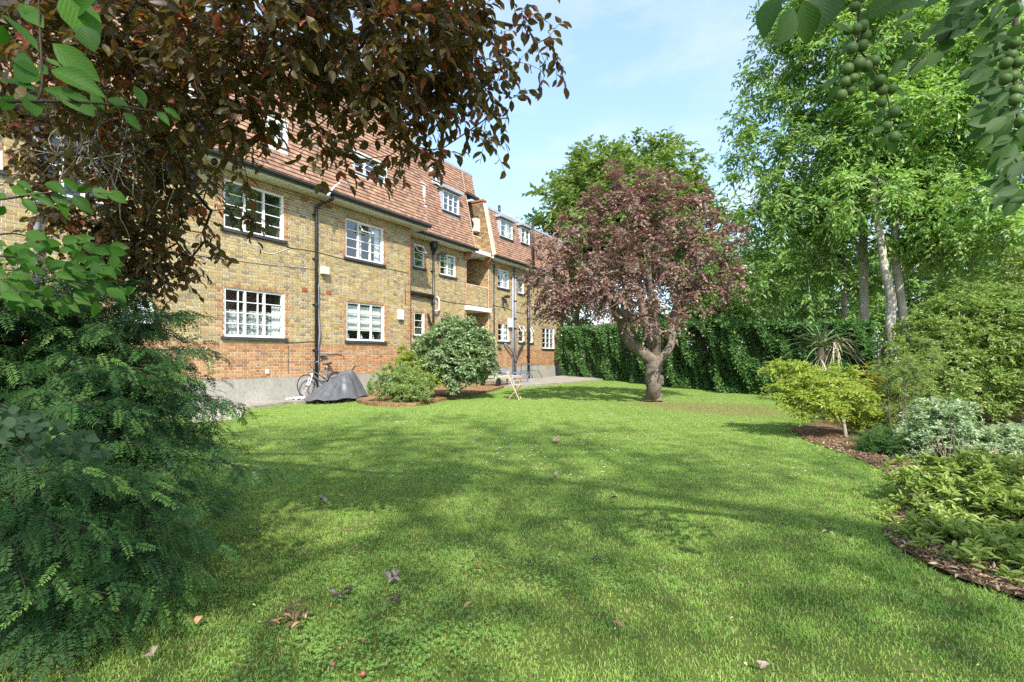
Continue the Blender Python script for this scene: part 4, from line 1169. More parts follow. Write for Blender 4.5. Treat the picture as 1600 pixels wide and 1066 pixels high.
# ------------------------------------------------------------------ tall pale trunked trees in the bed
def tall(label, Y, tr_px, lob_px, n, mat, size=0.175, seedtint=0, per=9, twigs=6, Lt=0.62):
    tr = [[V3(at(x, y, Y + dy), r) for (x, y, r, dy) in t] for t in tr_px]
    base = np.array([*tr[0][0][:2], -0.05]); tr[0][0] = V3(base, tr[0][0][3] * 1.2)
    lob = [(at(x, y, Y + dy), np.array([rx, (rx + ry) * .5, ry]) / FPX * Y) for (x, y, rx, ry, dy) in lob_px]
    return tree('ash_tree', label, 'tree', base, tr, lob, n, dict(per=per, Lt=Lt, size=size, aspect=0.42, twigs=twigs, droop=0.45, upw=0.1, hang=0.45, spread=0.9, tmpl=NARROW), mat, M['bark_pale'], 'tall pale trunked trees in the bed', shell=0.45, step=0.45, rmin=0.008, start_h=2.6, wob=0.03)
tall('straight pale trunk forking high up, nearest to the palm like plant', 16,
     [[(1353, 604, .17, 0), (1352, 560, .15, 0), (1350, 480, .135, 0), (1349, 400, .125, 0), (1347, 330, .10, 0), (1322, 220, .08, 0), (1300, 120, .06, 0), (1285, 0, .04, 0)],
      [(1349, 405, .075, 0), (1338, 380, .06, .1), (1325, 355, .05, .2), (1318, 300, .03, .3)]],
     [(1262, 90, 90, 80, 0), (1225, 200, 80, 62, .2), (1290, 250, 80, 70, -.6), (1230, 330, 78, 55, 0), (1290, 350, 56, 45, -.5), (1300, -40, 110, 80, 0), (1250, 20, 70, 60, 0), (1180, 300, 42, 40, .3), (1178, 225, 34, 32, .3), (1250, 430, 72, 42, -.3), (1190, 420, 48, 42, .5), (1190, 350, 45, 30, .2), (1200, 120, 36, 45, .2), (1310, 160, 70, 60, .6), (1320, 280, 60, 50, .8)],
     640, M['leaf_ash2'])
tall('thick pale trunk bending left above the rounded shrub', 14.5,
     [[(1412, 620, .15, 0), (1404, 580, .135, 0), (1391, 520, .13, 0), (1393, 470, .12, 0), (1382, 420, .11, 0), (1376, 375, .10, 0), (1366, 310, .09, 0), (1362, 220, .07, 0), (1355, 100, .05, 0), (1350, -30, .03, 0)]],
     [(1360, 60, 95, 85, 0), (1420, 180, 85, 70, -.3), (1350, 210, 70, 65, .2), (1450, 300, 74, 56, .1), (1350, 300, 66, 46, -.5), (1420, 380, 60, 34, .8), (1400, -50, 120, 80, 0), (1480, 60, 80, 70, .5), (1460, 390, 50, 35, .2), (1390, 150, 60, 55, .6), (1400, 250, 60, 50, .9)],
     720, M['leaf_ash'])
tall('slimmer pale trunk with a brown base, close right of the thick bent trunk', 14.9,
     [[(1424, 615, .13, 0), (1420, 560, .125, 0), (1412, 500, .115, 0), (1404, 440, .11, 0), (1398, 390, .10, 0), (1402, 320, .08, 0), (1420, 220, .06, 0), (1450, 100, .04, 0)]],
     [(1470, 240, 75, 65, 0), (1500, 340, 70, 55, -.4), (1450, 350, 60, 45, -.7), (1500, 130, 80, 60, .3), (1540, 220, 66, 46, .6), (1470, 160, 70, 56, .8), (1530, 30, 90, 70, .5), (1520, 420, 42, 28, .4)],
     470, M['leaf_ash'])
tall('thin grey leaning trunk standing directly behind the palm like plant', 17.5,
     [[(1314, 596, .12, 0), (1316, 540, .10, 0), (1319, 470, .085, 0), (1318, 400, .07, 0), (1312, 330, .05, 0), (1300, 250, .035, 0)]],
     [(1280, 310, 58, 48, .4), (1330, 300, 48, 45, .4), (1290, 400, 52, 40, .4), (1265, 480, 46, 32, .8), (1340, 440, 40, 30, .6)],
     230, M['leaf_ash2'])
tall('tall leafy tree at the far right whose crown leaves gaps of bright sky', 13,
     [[(1600, 640, .14, 0), (1594, 540, .12, 0), (1580, 440, .10, 0), (1570, 330, .085, 0), (1568, 200, .06, 0), (1580, 60, .04, 0)]],
     [(1600, 330, 75, 50, 0), (1660, 250, 90, 80, 0), (1560, 370, 60, 42, -.4), (1640, 100, 90, 80, 0), (1560, 60, 70, 52, .4), (1520, 300, 36, 26, -.5), (1650, 420, 80, 50, 0), (1590, 230, 34, 26, 0)],
     300, M['leaf_ash'])

# ------------------------------------------------------------------ the clipped hedge
hl = [(2.7, 30.2), (3.7, 28.0), (5.3, 24.2), (6.2, 20.5), (7.0, 17.6), (8.4, 15.2), (10.0, 14.2)]
hth = [2.75, 2.72, 2.65, 2.5, 2.35, 2.15, 2.1]
HP = smooth_path([(x, y, h) for (x, y), h in zip(hl, hth)], 14)
hedge = thing('hedge', 'tall clipped evergreen hedge closing the lawn behind the copper plum', 'hedge', (5.5, 23, 0))
n = 100000
seg = np.linalg.norm(np.diff(HP[:, :2], axis=0), axis=1); cum = np.concatenate([[0], np.cumsum(seg)])
u = rng.random(n) ** 1.25; u = (1 - u) * cum[-1]
X = np.interp(u, cum, HP[:, 0]); Yh = np.interp(u, cum, HP[:, 1]); Hh = np.interp(u, cum, HP[:, 2])
tx = np.gradient(HP[:, 0], cum); ty = np.gradient(HP[:, 1], cum)
TX = np.interp(u, cum, tx); TY = np.interp(u, cum, ty)
nrm_ = norm(np.stack([TY, -TX, 0 * TX], -1)); nrm_ *= np.where(nrm_[:, 1:2] > 0, -1, 1)      # towards the lawn
kind = rng.random(n); dep = np.where(kind < .62, np.abs(rng.normal(0, .10, n)), rng.uniform(0, 1.3, n))
zf = np.where(kind < .62, rng.uniform(0, 1, n), 1 - np.abs(rng.normal(0, .045, n)))
bul = 0.15 * np.sin(u * 2.1) + 0.14 * np.sin(u * 5.3 + zf * 6) + 0.11 * np.sin(zf * 11 + u * 3) + .08 * np.sin(u * 13 + zf * 9)
P = np.stack([X, Yh, 0 * X], -1) - nrm_ * (dep + bul * (kind < .62))[:, None]
P[:, 2] = zf * Hh * (1 + 0.02 * np.sin(u * 3) + .012 * np.sin(u * 9.3)) + 0.02 + (kind > .9) * np.abs(rng.normal(0, .06, n))
dirs = norm(nrm_ * 0.7 + rng.normal(size=(n, 3)) * 0.6 + np.array([0, 0, 0.15]))
nn = norm(nrm_ * 0.8 + rng.normal(size=(n, 3)) * 0.55 + np.array([0, 0, 0.6]))
sz = 0.135 * rng.uniform(.6, 1.25, n)
V, q, t, ti = scatter(LEAF4, P - np.array([5.5, 23, 0]), dirs, nn, sz, sz * .5)
link('leaves', np_mesh('leaves', V, q, t, ti), M['leaf_hedge'], hedge, 'stuff')
A, B, Ra, Rb = [], [], [], []
for k in range(120):
    uu = random.uniform(0, cum[-1]); x = np.interp(uu, cum, HP[:, 0]); y = np.interp(uu, cum, HP[:, 1]); h = np.interp(uu, cum, HP[:, 2])
    bx, by = x + 0.35 + random.uniform(0, .5), y + 0.25
    for j in range(5):
        A.append((bx, by, 0.0)); B.append((bx + random.uniform(-.7, .3), by + random.uniform(-.6, .4), h * random.uniform(.5, .95))); Ra.append(.03); Rb.append(.008)
V, q = seg_tubes(np.array(A) - np.array([5.5, 23, 0]), np.array(B) - np.array([5.5, 23, 0]), np.array(Ra), np.array(Rb), 4)
link('stems', np_mesh('stems', V, q), M['bark_dark'], hedge, 'stuff')

# ------------------------------------------------------------------ bushes
def bush(name, label, base, lobes, n, leaf, mat, bark='bark_dark', nst=7, group=None, shell=0.35, r=0.014):
    base = np.asarray(base, float)
    tr = []
    c = np.mean([l[0] for l in lobes], 0)
    for k in range(nst):
        l = lobes[k % len(lobes)]; a = rng.uniform(0, 6.28); q = 0.05 * np.array([math.cos(a), math.sin(a), 0])
        tgt = np.asarray(l[0]) + rng.normal(size=3) * np.asarray(l[1]) * 0.35
        s0 = base + q
        tr.append([V3(s0, r), V3(s0 * .6 + tgt * .4 + rng.normal(size=3) * .04, r * .75), V3(tgt, r * .4)])
    return tree(name, label, 'shrub', base, tr, lobes, n, leaf, mat, M[bark], group, sides=6, start_h=base[2] + 0.05, shell=shell, rmin=0.003, maxr=r, step=0.14, trunk_name='stem')
def lob(x, y, Y, rx, ry, dy=0.0, rd=None):
    return (at(x, y, Y + dy), np.array([rx, rd if rd else (rx + ry) / 2, ry]) / FPX * Y)

Yb = 14.6
bush('evergreen_bush', 'large rounded glossy evergreen bush by the path before the stair bay', gnd(712, 612, 0.08),
     [lob(712, 548, Yb, 58, 48), lob(690, 560, Yb, 42, 36, -.2), lob(742, 556, Yb, 36, 40, -.1), lob(712, 530, Yb, 45, 36), lob(668, 556, Yb, 26, 24, .1), lob(752, 575, Yb, 24, 22), lob(715, 580, Yb, 38, 24, -.4)],
     640, dict(per=8, Lt=0.16, size=0.105, aspect=0.45, twigs=6, droop=.15, upw=.35, spread=.9, tmpl=LEAF4), M['leaf_bush'], r=0.03, shell=.27)
bush('evergreen_bush', 'small low seedling bush in the mulch at the foot of the large rounded bush', gnd(706, 617, 0.08), [lob(706, 605, 14.0, 10, 10)], 26,
     dict(per=6, Lt=.12, size=.09, aspect=.42, twigs=4, upw=.3), M['leaf_bush'], nst=3)
Ys = 13.0
bush('spurge_shrub', 'low yellow green flowering spurge mound beside the grey cover', gnd(626, 628, 0.08),
     [lob(622, 600, Ys, 40, 26), lob(600, 606, Ys, 24, 18, -.1), lob(650, 604, Ys, 30, 22), lob(625, 585, Ys, 26, 18, .2), lob(640, 616, Ys, 34, 12, -.3)],
     400, dict(per=12, Lt=0.10, size=0.062, aspect=0.28, twigs=5, droop=0, upw=.9, spread=.7), M['leaf_spurge'], r=0.01, nst=12)
bush('spurge_shrub', 'bright yellow green upright shrub squeezed between spurge mound and rounded bush', gnd(664, 618, 0.08),
     [lob(648, 578, 14.2, 34, 22), lob(672, 588, 14.0, 26, 18), lob(632, 560, 14.4, 12, 16)], 150,
     dict(per=9, Lt=.16, size=.10, aspect=.3, twigs=4, upw=.7, droop=.1), M['leaf_maple'], r=.012)
# right-hand bed
Ym = 7.9
mb_ = gnd(1322, 684, 0.012)
tree('maple_shrub', 'spreading yellow green maple with a slim bare stem on the mulch', 'small tree', mb_,
     [[V3(mb_, .028), V3(at(1318, 660, 7.75), .024), V3(at(1309, 640, 7.8), .02), V3(at(1290, 615, 7.9), .012)], [V3(at(1311, 643, 7.8), .016), V3(at(1325, 618, 7.9), .012), V3(at(1340, 605, 8.0), .008)]],
     [lob(1345, 655, Ym, 30, 20, 0), lob(1208, 572, Ym, 20, 6, .1), lob(1215, 612, Ym, 22, 9, -.2), lob(1240, 640, Ym, 18, 8, -.3), lob(1265, 602, Ym, 62, 22, 0), lob(1235, 578, Ym, 34, 14, .2), lob(1295, 590, Ym, 50, 22, .2), lob(1318, 618, Ym, 42, 26, -.1), lob(1282, 628, Ym, 42, 22, -.3), lob(1250, 620, Ym, 28, 16, -.2), lob(1222, 573, Ym, 22, 8, .1), lob(1345, 640, Ym, 26, 18, 0)],
     350, dict(per=9, Lt=0.17, size=0.062, aspect=0.42, twigs=5, droop=.3, flat=.55, upw=.05, hang=.15, spread=.9), M['leaf_maple'], M['bark_grey'], start_h=.35, maxr=.012, rmin=.0025, step=.15, sides=7)
bush('golden_shrub', 'golden orange tipped shrub between the maple and the dense grey green shrub', gnd(1376, 668, .012), [lob(1372, 622, 9.2, 36, 38), lob(1360, 600, 9.3, 24, 26), lob(1385, 650, 9.0, 30, 24)], 170,
     dict(per=8, Lt=.14, size=.065, aspect=.45, twigs=5, upw=.4), M['leaf_gold'])
bush('privet_shrub', 'huge rounded small leaved green shrub with yellowish top at the right of the bed', gnd(1530, 665, .012) + np.array([0.6, 1.4, 0]),
     [lob(1500, 530, 9.6, 90, 70), lob(1570, 530, 9.6, 90, 80), lob(1460, 560, 9.3, 55, 55), lob(1530, 480, 9.8, 70, 40), lob(1480, 500, 9.7, 50, 35), lob(1580, 600, 9.2, 80, 55), lob(1640, 540, 9.4, 80, 90), lob(1600, 470, 9.9, 60, 36), lob(1510, 610, 9.0, 60, 40), lob(1450, 610, 8.8, 50, 45), lob(1600, 420, 10.1, 22, 42)],
     1500, dict(per=10, Lt=.22, size=.066, aspect=.52, twigs=6, upw=.25, droop=.2), M['leaf_privet'], r=.04, nst=12, shell=.36)
bush('grey_green_shrub', 'dense fine leaved grey green shrub left of the huge rounded shrub', gnd(1408, 700, .012), [lob(1402, 590, 8.2, 32, 36), lob(1432, 560, 8.4, 34, 30), lob(1408, 640, 7.8, 38, 52), lob(1420, 600, 8.0, 34, 36), lob(1398, 670, 7.6, 30, 32)], 260,
     dict(per=12, Lt=.13, size=.034, aspect=.42, twigs=6, upw=.5), M['leaf_privet'])
bush('fern_clump', 'soft feathery green plant at the bed edge below the grey green shrub', gnd(1392, 728, .012), [lob(1392, 700, 6.5, 46, 26), lob(1370, 705, 6.5, 26, 16), lob(1420, 695, 6.6, 30, 24)], 150,
     dict(per=22, Lt=.26, size=.045, aspect=.16, twigs=5, upw=.8, droop=.4), M['leaf_fern'])
bush('variegated_shrub', 'pale edged variegated shrub mound behind the foreground rhododendron', gnd(1500, 742, .012), [lob(1480, 680, 6.3, 62, 50), lob(1440, 700, 6.2, 42, 38), lob(1540, 705, 6.2, 60, 40), lob(1590, 710, 6.1, 50, 42), lob(1470, 650, 6.4, 40, 26), lob(1640, 700, 6.1, 60, 46)], 560,
     dict(per=9, Lt=.12, size=.05, aspect=.42, twigs=6, upw=.4, spread=.8), M['leaf_varieg'])
Yr = 3.75
bush('rhododendron', 'low spreading rhododendron with leathery leaves overhanging the near bed edge', gnd(1540, 880, .012) + np.array([0.15, 0.45, 0]),
     [lob(1450, 750, 4.3, 54, 32), lob(1500, 790, 4.0, 70, 36), lob(1560, 800, 3.8, 70, 50), lob(1540, 845, 3.4, 60, 40), lob(1620, 810, 3.7, 70, 60), lob(1480, 825, 3.7, 46, 30), lob(1600, 870, 3.2, 50, 40), lob(1420, 755, 4.4, 26, 16), lob(1690, 830, 3.5, 70, 60), lob(1430, 795, 4.0, 26, 20), lob(1450, 835, 3.45, 46, 28), lob(1500, 862, 3.15, 52, 32), lob(1570, 890, 2.95, 60, 34), lob(1530, 745, 4.2, 60, 30), lob(1600, 750, 4.1, 60, 40), lob(1650, 900, 2.9, 60, 40)],
     740, dict(per=9, Lt=.075, size=.066, aspect=.38, twigs=3, upw=.5, droop=.0, spread=1.0, tmpl=LEAF8, hang=.05), M['leaf_rhodo'], 'bark_dark', r=.008, nst=16, shell=.42)
bush('rhododendron', 'small pale seedling rosette on the lawn edge left of the rhododendron', gnd(1384, 812, 0.0), [lob(1384, 804, 3.85, 10, 6)], 5,
     dict(per=7, Lt=.04, size=.06, aspect=.34, twigs=2, upw=.4, tmpl=LEAF8), M['leaf_rhodo'], nst=2, r=.004)
# dry stalks
dt = thing('dry_stalks', 'tuft of dead straw coloured stalks between variegated shrub and rhododendron', 'plant', gnd(1512, 790, .012))
A = np.array([gnd(1512, 775, .012) + rng.normal(size=3) * [.10, .08, 0] for _ in range(90)]); B = A + rng.normal(size=(90, 3)) * [.16, .12, .07] + [0, 0, .36]
V, q = seg_tubes(A - gnd(1512, 790, .012), B - gnd(1512, 790, .012), np.full(90, .004), np.full(90, .0015), 4)
link('stalks', np_mesh('stalks', V, q), simple('straw', (0.42, 0.33, 0.22), 0.9, 0.1), dt, 'stuff')

# ------------------------------------------------------------------ cabbage palm
cb = np.array([7.75, 12.9, 0.0])
palm = thing('cabbage_palm', 'palm like plant with arching sword leaves in front of the pale trunks', 'plant', cb)
b = MB(); b.tube([(0, 0, -.05), (.02, 0, .7), (.05, 0, 1.45)], [.10, .085, .08], 9, True, .05); b.build('trunk', M['bark_dark'], palm, True)
b = MB(); b.tube([(.05, 0, .8), (.25, -.05, 1.25), (.36, -.05, 1.55)], [.07, .06, .055], 8, True, .05); b.build('trunk', M['bark_dark'], palm, True)
M['sword'] = simple('sword_leaf', (0.17, 0.24, 0.11), 0.4, 0.5, var=0.2)
M['sword_dry'] = simple('dry_sword_leaf', (0.42, 0.38, 0.26), 0.8, 0.2, var=0.2)
def sword(parent, o0, az, el, L, w, sag, mat):
    k = 7; t = np.linspace(0, 1, k); h = np.array([math.cos(az), math.sin(az), 0])
    p = o0 + h * (t * L * math.cos(el))[:, None]; p[:, 2] += t * L * math.sin(el) - sag * L * t ** 2.2
    sd = np.array([-math.sin(az), math.cos(az), 0]); ww = w * np.sin(np.clip(t * 0.86 + 0.14, 0, 1) * math.pi) ** .6 * (1 - t ** 3 * .9)
    V = np.concatenate([p - sd * ww[:, None], p + [0, 0, -.008], p + sd * ww[:, None]])
    q = [(i + k, i + k + 1, i + 1, i) for i in range(k - 1)] + [(i + 2 * k, i + 2 * k + 1, i + k + 1, i + k) for i in range(k - 1)]
    link('leaf', np_mesh('leaf', V, q), mat, parent)
for k in range(62):
    sword(palm, np.array([.05, 0, 1.45 + random.uniform(0, .12)]), random.uniform(0, 6.28), random.uniform(-.25, 1.45), random.uniform(.75, 1.0), .019, random.uniform(.15, .6), M['sword'])
for k in range(44):
    sword(palm, np.array([.36, -.05, 1.55 + random.uniform(-.1, .1)]), random.uniform(0, 6.28), random.uniform(-.9, .7), random.uniform(.5, .75), .013, random.uniform(.5, 1.0), M['sword_dry'])
for k in range(40):
    sword(palm, np.array([.02, 0, 1.0 + random.uniform(-.3, .25)]), random.uniform(0, 6.28), random.uniform(-1.2, -.3), random.uniform(.6, .9), .014, random.uniform(.4, .9), M['sword_dry'] if k % 2 else M['sword'])

# the wood beyond the boundary, one mass closing the view at ground level
n = 46000
X = rng.uniform(-2, 60, n); Yw = np.interp(X, [-2, 6, 14, 30, 60], [50, 46, 36, 30, 24]) + rng.uniform(0, 3.5, n)
hz_ = 5.2 + 1.6 * np.sin(X * .55) + 1.1 * np.sin(X * 1.3 + 1) + .7 * np.sin(X * 2.9)
Zw = hz_ * rng.random(n) ** .75
bump = .8 * np.sin(X * 1.9 + Zw) + .6 * np.sin(Zw * 2.1 + X * .7)
P = np.stack([X, Yw + bump, Zw], -1)
sz = .42 * rng.uniform(.6, 1.25, n)
V, q, t, ti = scatter(LEAF4, P, rand_dir(n) + [0, -.5, -.2], rng.normal(size=(n, 3)) * .5 + [0, -.6, .7], sz, sz * .55)
link('far_wood', np_mesh('far_wood', V, q, t, ti), M['leaf_ash2'], None, 'stuff')
# ------------------------------------------------------------------ the copper plum overhead, trunk just outside the left edge
ob = np.array([-3.9, 3.5, 0.0])
q = lambda x, y, Y, r: V3(at(x, y, Y), r)
otr = [
    [V3(ob, .16), V3(ob + [.05, -.05, 1.0], .13), V3(ob + [.15, -.1, 1.9], .12), q(-60, 60, 3.1, .09), q(80, 20, 2.8, .07), q(260, -20, 2.6, .05), q(460, -10, 2.45, .035), q(640, 10, 2.4, .02), q(800, 40, 2.5, .008)],
    [V3(ob + [.15, -.1, 1.9], .08), q(-40, 180, 3.4, .05), q(120, 200, 3.3, .035), q(260, 260, 3.25, .02), q(330, 330, 3.2, .008)],
    [V3(ob + [.1, -.1, 1.8], .09), V3((-3.4, 3.0, 3.2), .07), V3((-2.6, 2.2, 4.2), .05), V3((-1.6, 1.6, 4.8), .03)],
]
L = lambda x, y, Y, rx, ry, rd: (at(x, y, Y), np.array([rx / FPX * Y, rd, ry / FPX * Y]))
vis = [L(120, 30, 2.3, 150, 90, .45), L(300, 80, 2.2, 160, 100, .45), L(460, 45, 2.15, 165, 100, .45), L(600, 60, 2.3, 155, 105, .45), L(725, 30, 2.5, 95, 80, .4), L(585, 165, 2.35, 80, 50, .3), L(705, 115, 2.5, 80, 60, .3),
       L(205, 320, 3.2, 120, 105, .45), L(175, 385, 3.35, 100, 50, .35), L(255, 235, 2.9, 110, 100, .4), L(90, 210, 3.4, 80, 60, .3), L(230, 420, 3.4, 62, 32, .25), L(370, 145, 2.4, 62, 55, .3), L(650, 215, 2.4, 40, 20, .15), L(508, 200, 2.3, 26, 42, .12), L(60, 60, 2.0, 100, 90, .3)]
C1, o1 = sample_lobes(vis, 780, .42, .05)
# the hanging tips that give the outline its character
tips = [(858, 80, 2.55), (868, 108, 2.55), (840, 90, 2.55), (820, 60, 2.55), (790, 120, 2.55), (800, 175, 2.55), (770, 200, 2.55), (815, 40, 2.55), (760, 235, 2.5), (735, 225, 2.5), (690, 255, 2.45), (665, 265, 2.4), (610, 265, 2.4), (575, 270, 2.35), (540, 280, 2.35), (505, 255, 2.3), (495, 220, 2.3),
        (400, 290, 2.7), (420, 225, 2.5), (440, 190, 2.45), (410, 350, 3.1), (395, 345, 3.1), (370, 340, 3.1), (350, 410, 3.2), (310, 420, 3.3), (335, 390, 3.2), (270, 455, 3.4), (250, 465, 3.4), (225, 470, 3.4), (45, 250, 3.4), (30, 215, 3.4), (60, 235, 3.3), (150, 430, 3.4)]
C2 = np.array([at(x - (14 if x < 450 else 0), y - (22 if x > 450 else 14), d_) for x, y, d_ in tips]); o2 = norm(np.tile(np.array([.5, 0, -.4]), (len(tips), 1)))
above = [(np.array([-2.2, 2.2, 4.1]), np.array([1.5, 1.1, .9])), (np.array([-.9, 1.6, 4.2]), np.array([1.2, 1.0, .8])), (np.array([-3.0, 3.0, 3.9]), np.array([1.0, 1.0, .8])), (np.array([-1.6, 1.0, 3.4]), np.array([1.3, .7, .6]))]
C3, o3 = sample_lobes(above, 70, .5, .05)
C = np.concatenate([C1, C2, C3]); O = np.concatenate([o1, o2, o3])
over = thing('copper_plum_tree', 'copper leaved plum tree overhanging the top left, close to the camera', 'tree', ob)
for k, t in enumerate(otr):
    P = smooth_path(np.asarray(t, float), 6); b = MB(); b.tube(P[:, :3] - ob, P[:, 3], 9, True, .04); b.build('trunk' if k == 0 else 'limb', M['bark_dark'], over, True)
A, B, ra, rb_ = skeleton(otr, C, 1.4, .16, .0022, maxr=.018)
V, qq = seg_tubes(A - ob, B - ob, ra, rb_, 5); link('branches', np_mesh('branches', V, qq, smooth=True), M['bark_dark'], over, 'stuff')
ct = rng.random(len(C))
(P, ld, nn, Ls, Ws, ti), (tc_, td, tl, tdr) = twig_leaves(C, O, 6, .16, .058, .56, droop=.4, upw=-.05, spread=.9, twigs=3, ctint=ct, nup=.8, hang=.55)
u5 = np.linspace(0, 1, 4); A = tc_[:, None] + td[:, None] * (u5[None, :, None] * tl[:, None, None]); A[..., 2] -= tdr * tl[:, None] * u5[None] ** 2
V, qq = seg_tubes(A[:, :-1].reshape(-1, 3) - ob, A[:, 1:].reshape(-1, 3) - ob, np.full(len(A) * 3, .0016), np.full(len(A) * 3, .0012), 3)
link('twigs', np_mesh('twigs', V, qq), M['bark_dark'], over, 'stuff')
px = 800 + P[:, 0] / np.maximum(.2, P[:, 1]) * FPX; py = HZ - (P[:, 2] - CAM_Z) / np.maximum(.2, P[:, 1]) * FPX
keep = ~((P[:, 1] < 1.25) & (px > -200) & (px < 1200) & (py > -300))       # no leaf right against the lens
P, ld, nn, Ls, Ws, ti, px, py = [a[keep] for a in (P, ld, nn, Ls, Ws, ti, px, py)]
infr = (px > 5) & (px < 1595) & (py > 5) & (P[:, 1] > .5)
score = np.where(infr, Ls / P[:, 1], -1); idx = np.argsort(-score)[:300]
sel = np.zeros(len(P), bool); sel[idx] = True
V, qq, t, tn = scatter(LEAF8, P[~sel] - ob, ld[~sel], nn[~sel], Ls[~sel], Ws[~sel], ti[~sel])
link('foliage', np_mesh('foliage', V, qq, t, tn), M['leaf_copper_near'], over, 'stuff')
def leaf_mesh(name, curl=0.12, fold=.08, wid=.5):
    prof = [(0, .02), (.12, .42), (.30, .86), (.50, 1.0), (.70, .80), (.88, .38), (1.0, .02)]
    V, F = [], []
    for y, w in prof:
        z = -curl * y * y
        V += [(-wid * w, y, z + fold * w), (0, y, z), (wid * w, y, z + fold * w)]
    for i in range(len(prof) - 1):
        a = 3 * i; F += [(a, a + 1, a + 4, a + 3), (a + 1, a + 2, a + 5, a + 4)]
    return np_mesh(name, V, F, smooth=True)
LM = {}
def single_leaf(parent, o0, P, d, n_, L, W, mat, key, name='leaf'):
    k = (key, random.randrange(3))
    if k not in LM:
        LM[k] = leaf_mesh('leaf', (.05, .14, .24)[k[1]], (.05, .09, .13)[k[1]]); LM[k].materials.append(mat)
    s, dd, u = frames(np.asarray(d, float)[None], np.asarray(n_, float)[None])
    m = Matrix((( *s[0],), (*dd[0],), (*u[0],))).transposed().to_4x4()
    o = bpy.data.objects.new(name, LM[k]); col.objects.link(o); o.parent = parent
    o.matrix_local = Matrix.Translation(Vector(np.asarray(P) - o0)) @ m @ Matrix.Diagonal((W, L, L, 1))
    return o
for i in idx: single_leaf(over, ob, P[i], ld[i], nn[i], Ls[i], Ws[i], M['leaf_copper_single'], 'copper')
# small dark plums among its leaves
M['plum_dark'] = simple('dark_plum_skin', (0.035, 0.012, 0.018), 0.35, 0.5)
for (x, y, Y, r) in ((158, 13, 1.9, .022), (312, 196, 2.1, .014), (318, 203, 2.1, .014), (298, 226, 2.2, .016), (335, 253, 2.3, .015), (365, 165, 2.1, .012), (372, 166, 2.1, .012), (295, 172, 2.2, .012), (412, 122, 2.1, .014)):
    b = MB(); b.ball((0, 0, 0), (r, r, r * 1.1), 12, 9); o = b.build('plum', M['plum_dark'], over, True); o.location = Vector(at(x, y, Y) - ob)
# dead pale twigs hanging inside the crown
b = MB()
for k in range(75):
    x, y, Y = random.uniform(95, 270), random.uniform(60, 250), random.uniform(2.5, 2.9)
    p = at(x, y, Y); pts = [p]
    dv = np.array([random.uniform(-.4, .4), random.uniform(-.3, .3), -1.0])
    for j in range(random.randint(5, 9)):
        dv = dv + rng.normal(size=3) * .38 + [0, 0, -.12]; dv /= np.linalg.norm(dv); p = p + dv * .055; pts.append(p)
    b.tube(np.array(pts) - ob, np.linspace(.0030, .0012, len(pts)), 4, False)
for (p0, p1) in (((140, 20), (165, 120)), ((188, 60), (150, 100)), ((150, 70), (168, 140)), ((120, 120), (180, 160))):
    b.tube(smooth_path([at(*p0, 2.5), at((p0[0] + p1[0]) / 2 + 12, (p0[1] + p1[1]) / 2, 2.55), at(*p1, 2.6)], 5) - ob, .006, 5, False)
b.build('dead_twigs', M['twig_pale'], over, True, kind='stuff')

# ------------------------------------------------------------------ green leaf sprays at the top left
def spray(name, label, cat, base, stems, leaves, mat, key, wscale=1.0):
    base = np.asarray(base, float); t = thing(name, label, cat, base)
    for s in stems:
        P = smooth_path(np.asarray(s, float), 6); b = MB(); b.tube(P[:, :3] - base, P[:, 3], 6); b.build('stem', M['bark_dark'], t, True)
    for (x0, y0, x1, y1, w, Y) in leaves:
        p0 = at(x0, y0, Y); p1 = at(x1, y1, Y + random.uniform(-.25, .25) * math.hypot(x1 - x0, y1 - y0) / FPX * Y)
        d = p1 - p0; L_ = np.linalg.norm(d)
        view = norm((np.array([0, 0, CAM_Z]) - p0)[None])[0]
        n_ = view * 1.1 + np.array([0, 0, .35]) + rng.normal(size=3) * .28
        single_leaf(t, base, p0, d, n_, L_, w / FPX * Y * wscale * 1.25, mat, key)
    return t
Y1 = 1.25
big = [(60, 80, 2, 16, 20), (68, 44, 30, 2, 22), (98, -12, 153, 66, 44), (158, -8, 90, 22, 30), (82, 68, 155, 126, 30), (80, 110, 156, 138, 28), (66, 122, 6, 70, 17), (64, 126, 12, 98, 28), (56, 142, -6, 116, 20), (68, 138, 146, 164, 18), (92, 145, 126, 172, 15), (142, 146, 163, 171, 13), (168, 155, 201, 166, 15),
       (210, 134, 228, 166, 14), (196, 177, 217, 200, 12), (246, 175, 263, 191, 10), (255, 168, 281, 184, 9), (44, 146, 58, 182, 20), (128, 162, 146, 181, 16), (72, 92, 96, 104, 8), (38, 8, 56, 30, 14), (130, 40, 146, 78, 26), (6, 40, -10, 70, 22), (22, 150, 2, 172, 16), (104, 148, 140, 158, 12), (60, 100, 74, 116, 12)]
spray('green_plum_sucker', 'bright green broad leaved branch in the extreme top left corner', 'branch', (-2.0, 1.2, 0),
      [[V3((-2.0, 1.2, 0), .012), V3((-1.75, 1.2, 1.0), .010), V3(at(-160, 150, Y1), .007), V3(at(0, 158, Y1), .0045), V3(at(140, 160, Y1), .003), V3(at(268, 178, Y1), .0012)],
       [V3(at(60, 156, Y1), .003), V3(at(66, 130, Y1), .003), V3(at(63, 60, Y1), .0026), V3(at(60, -10, Y1), .002)]],
      [(*b_, Y1) for b_ in big], M['leaf_green_single'], 'green')
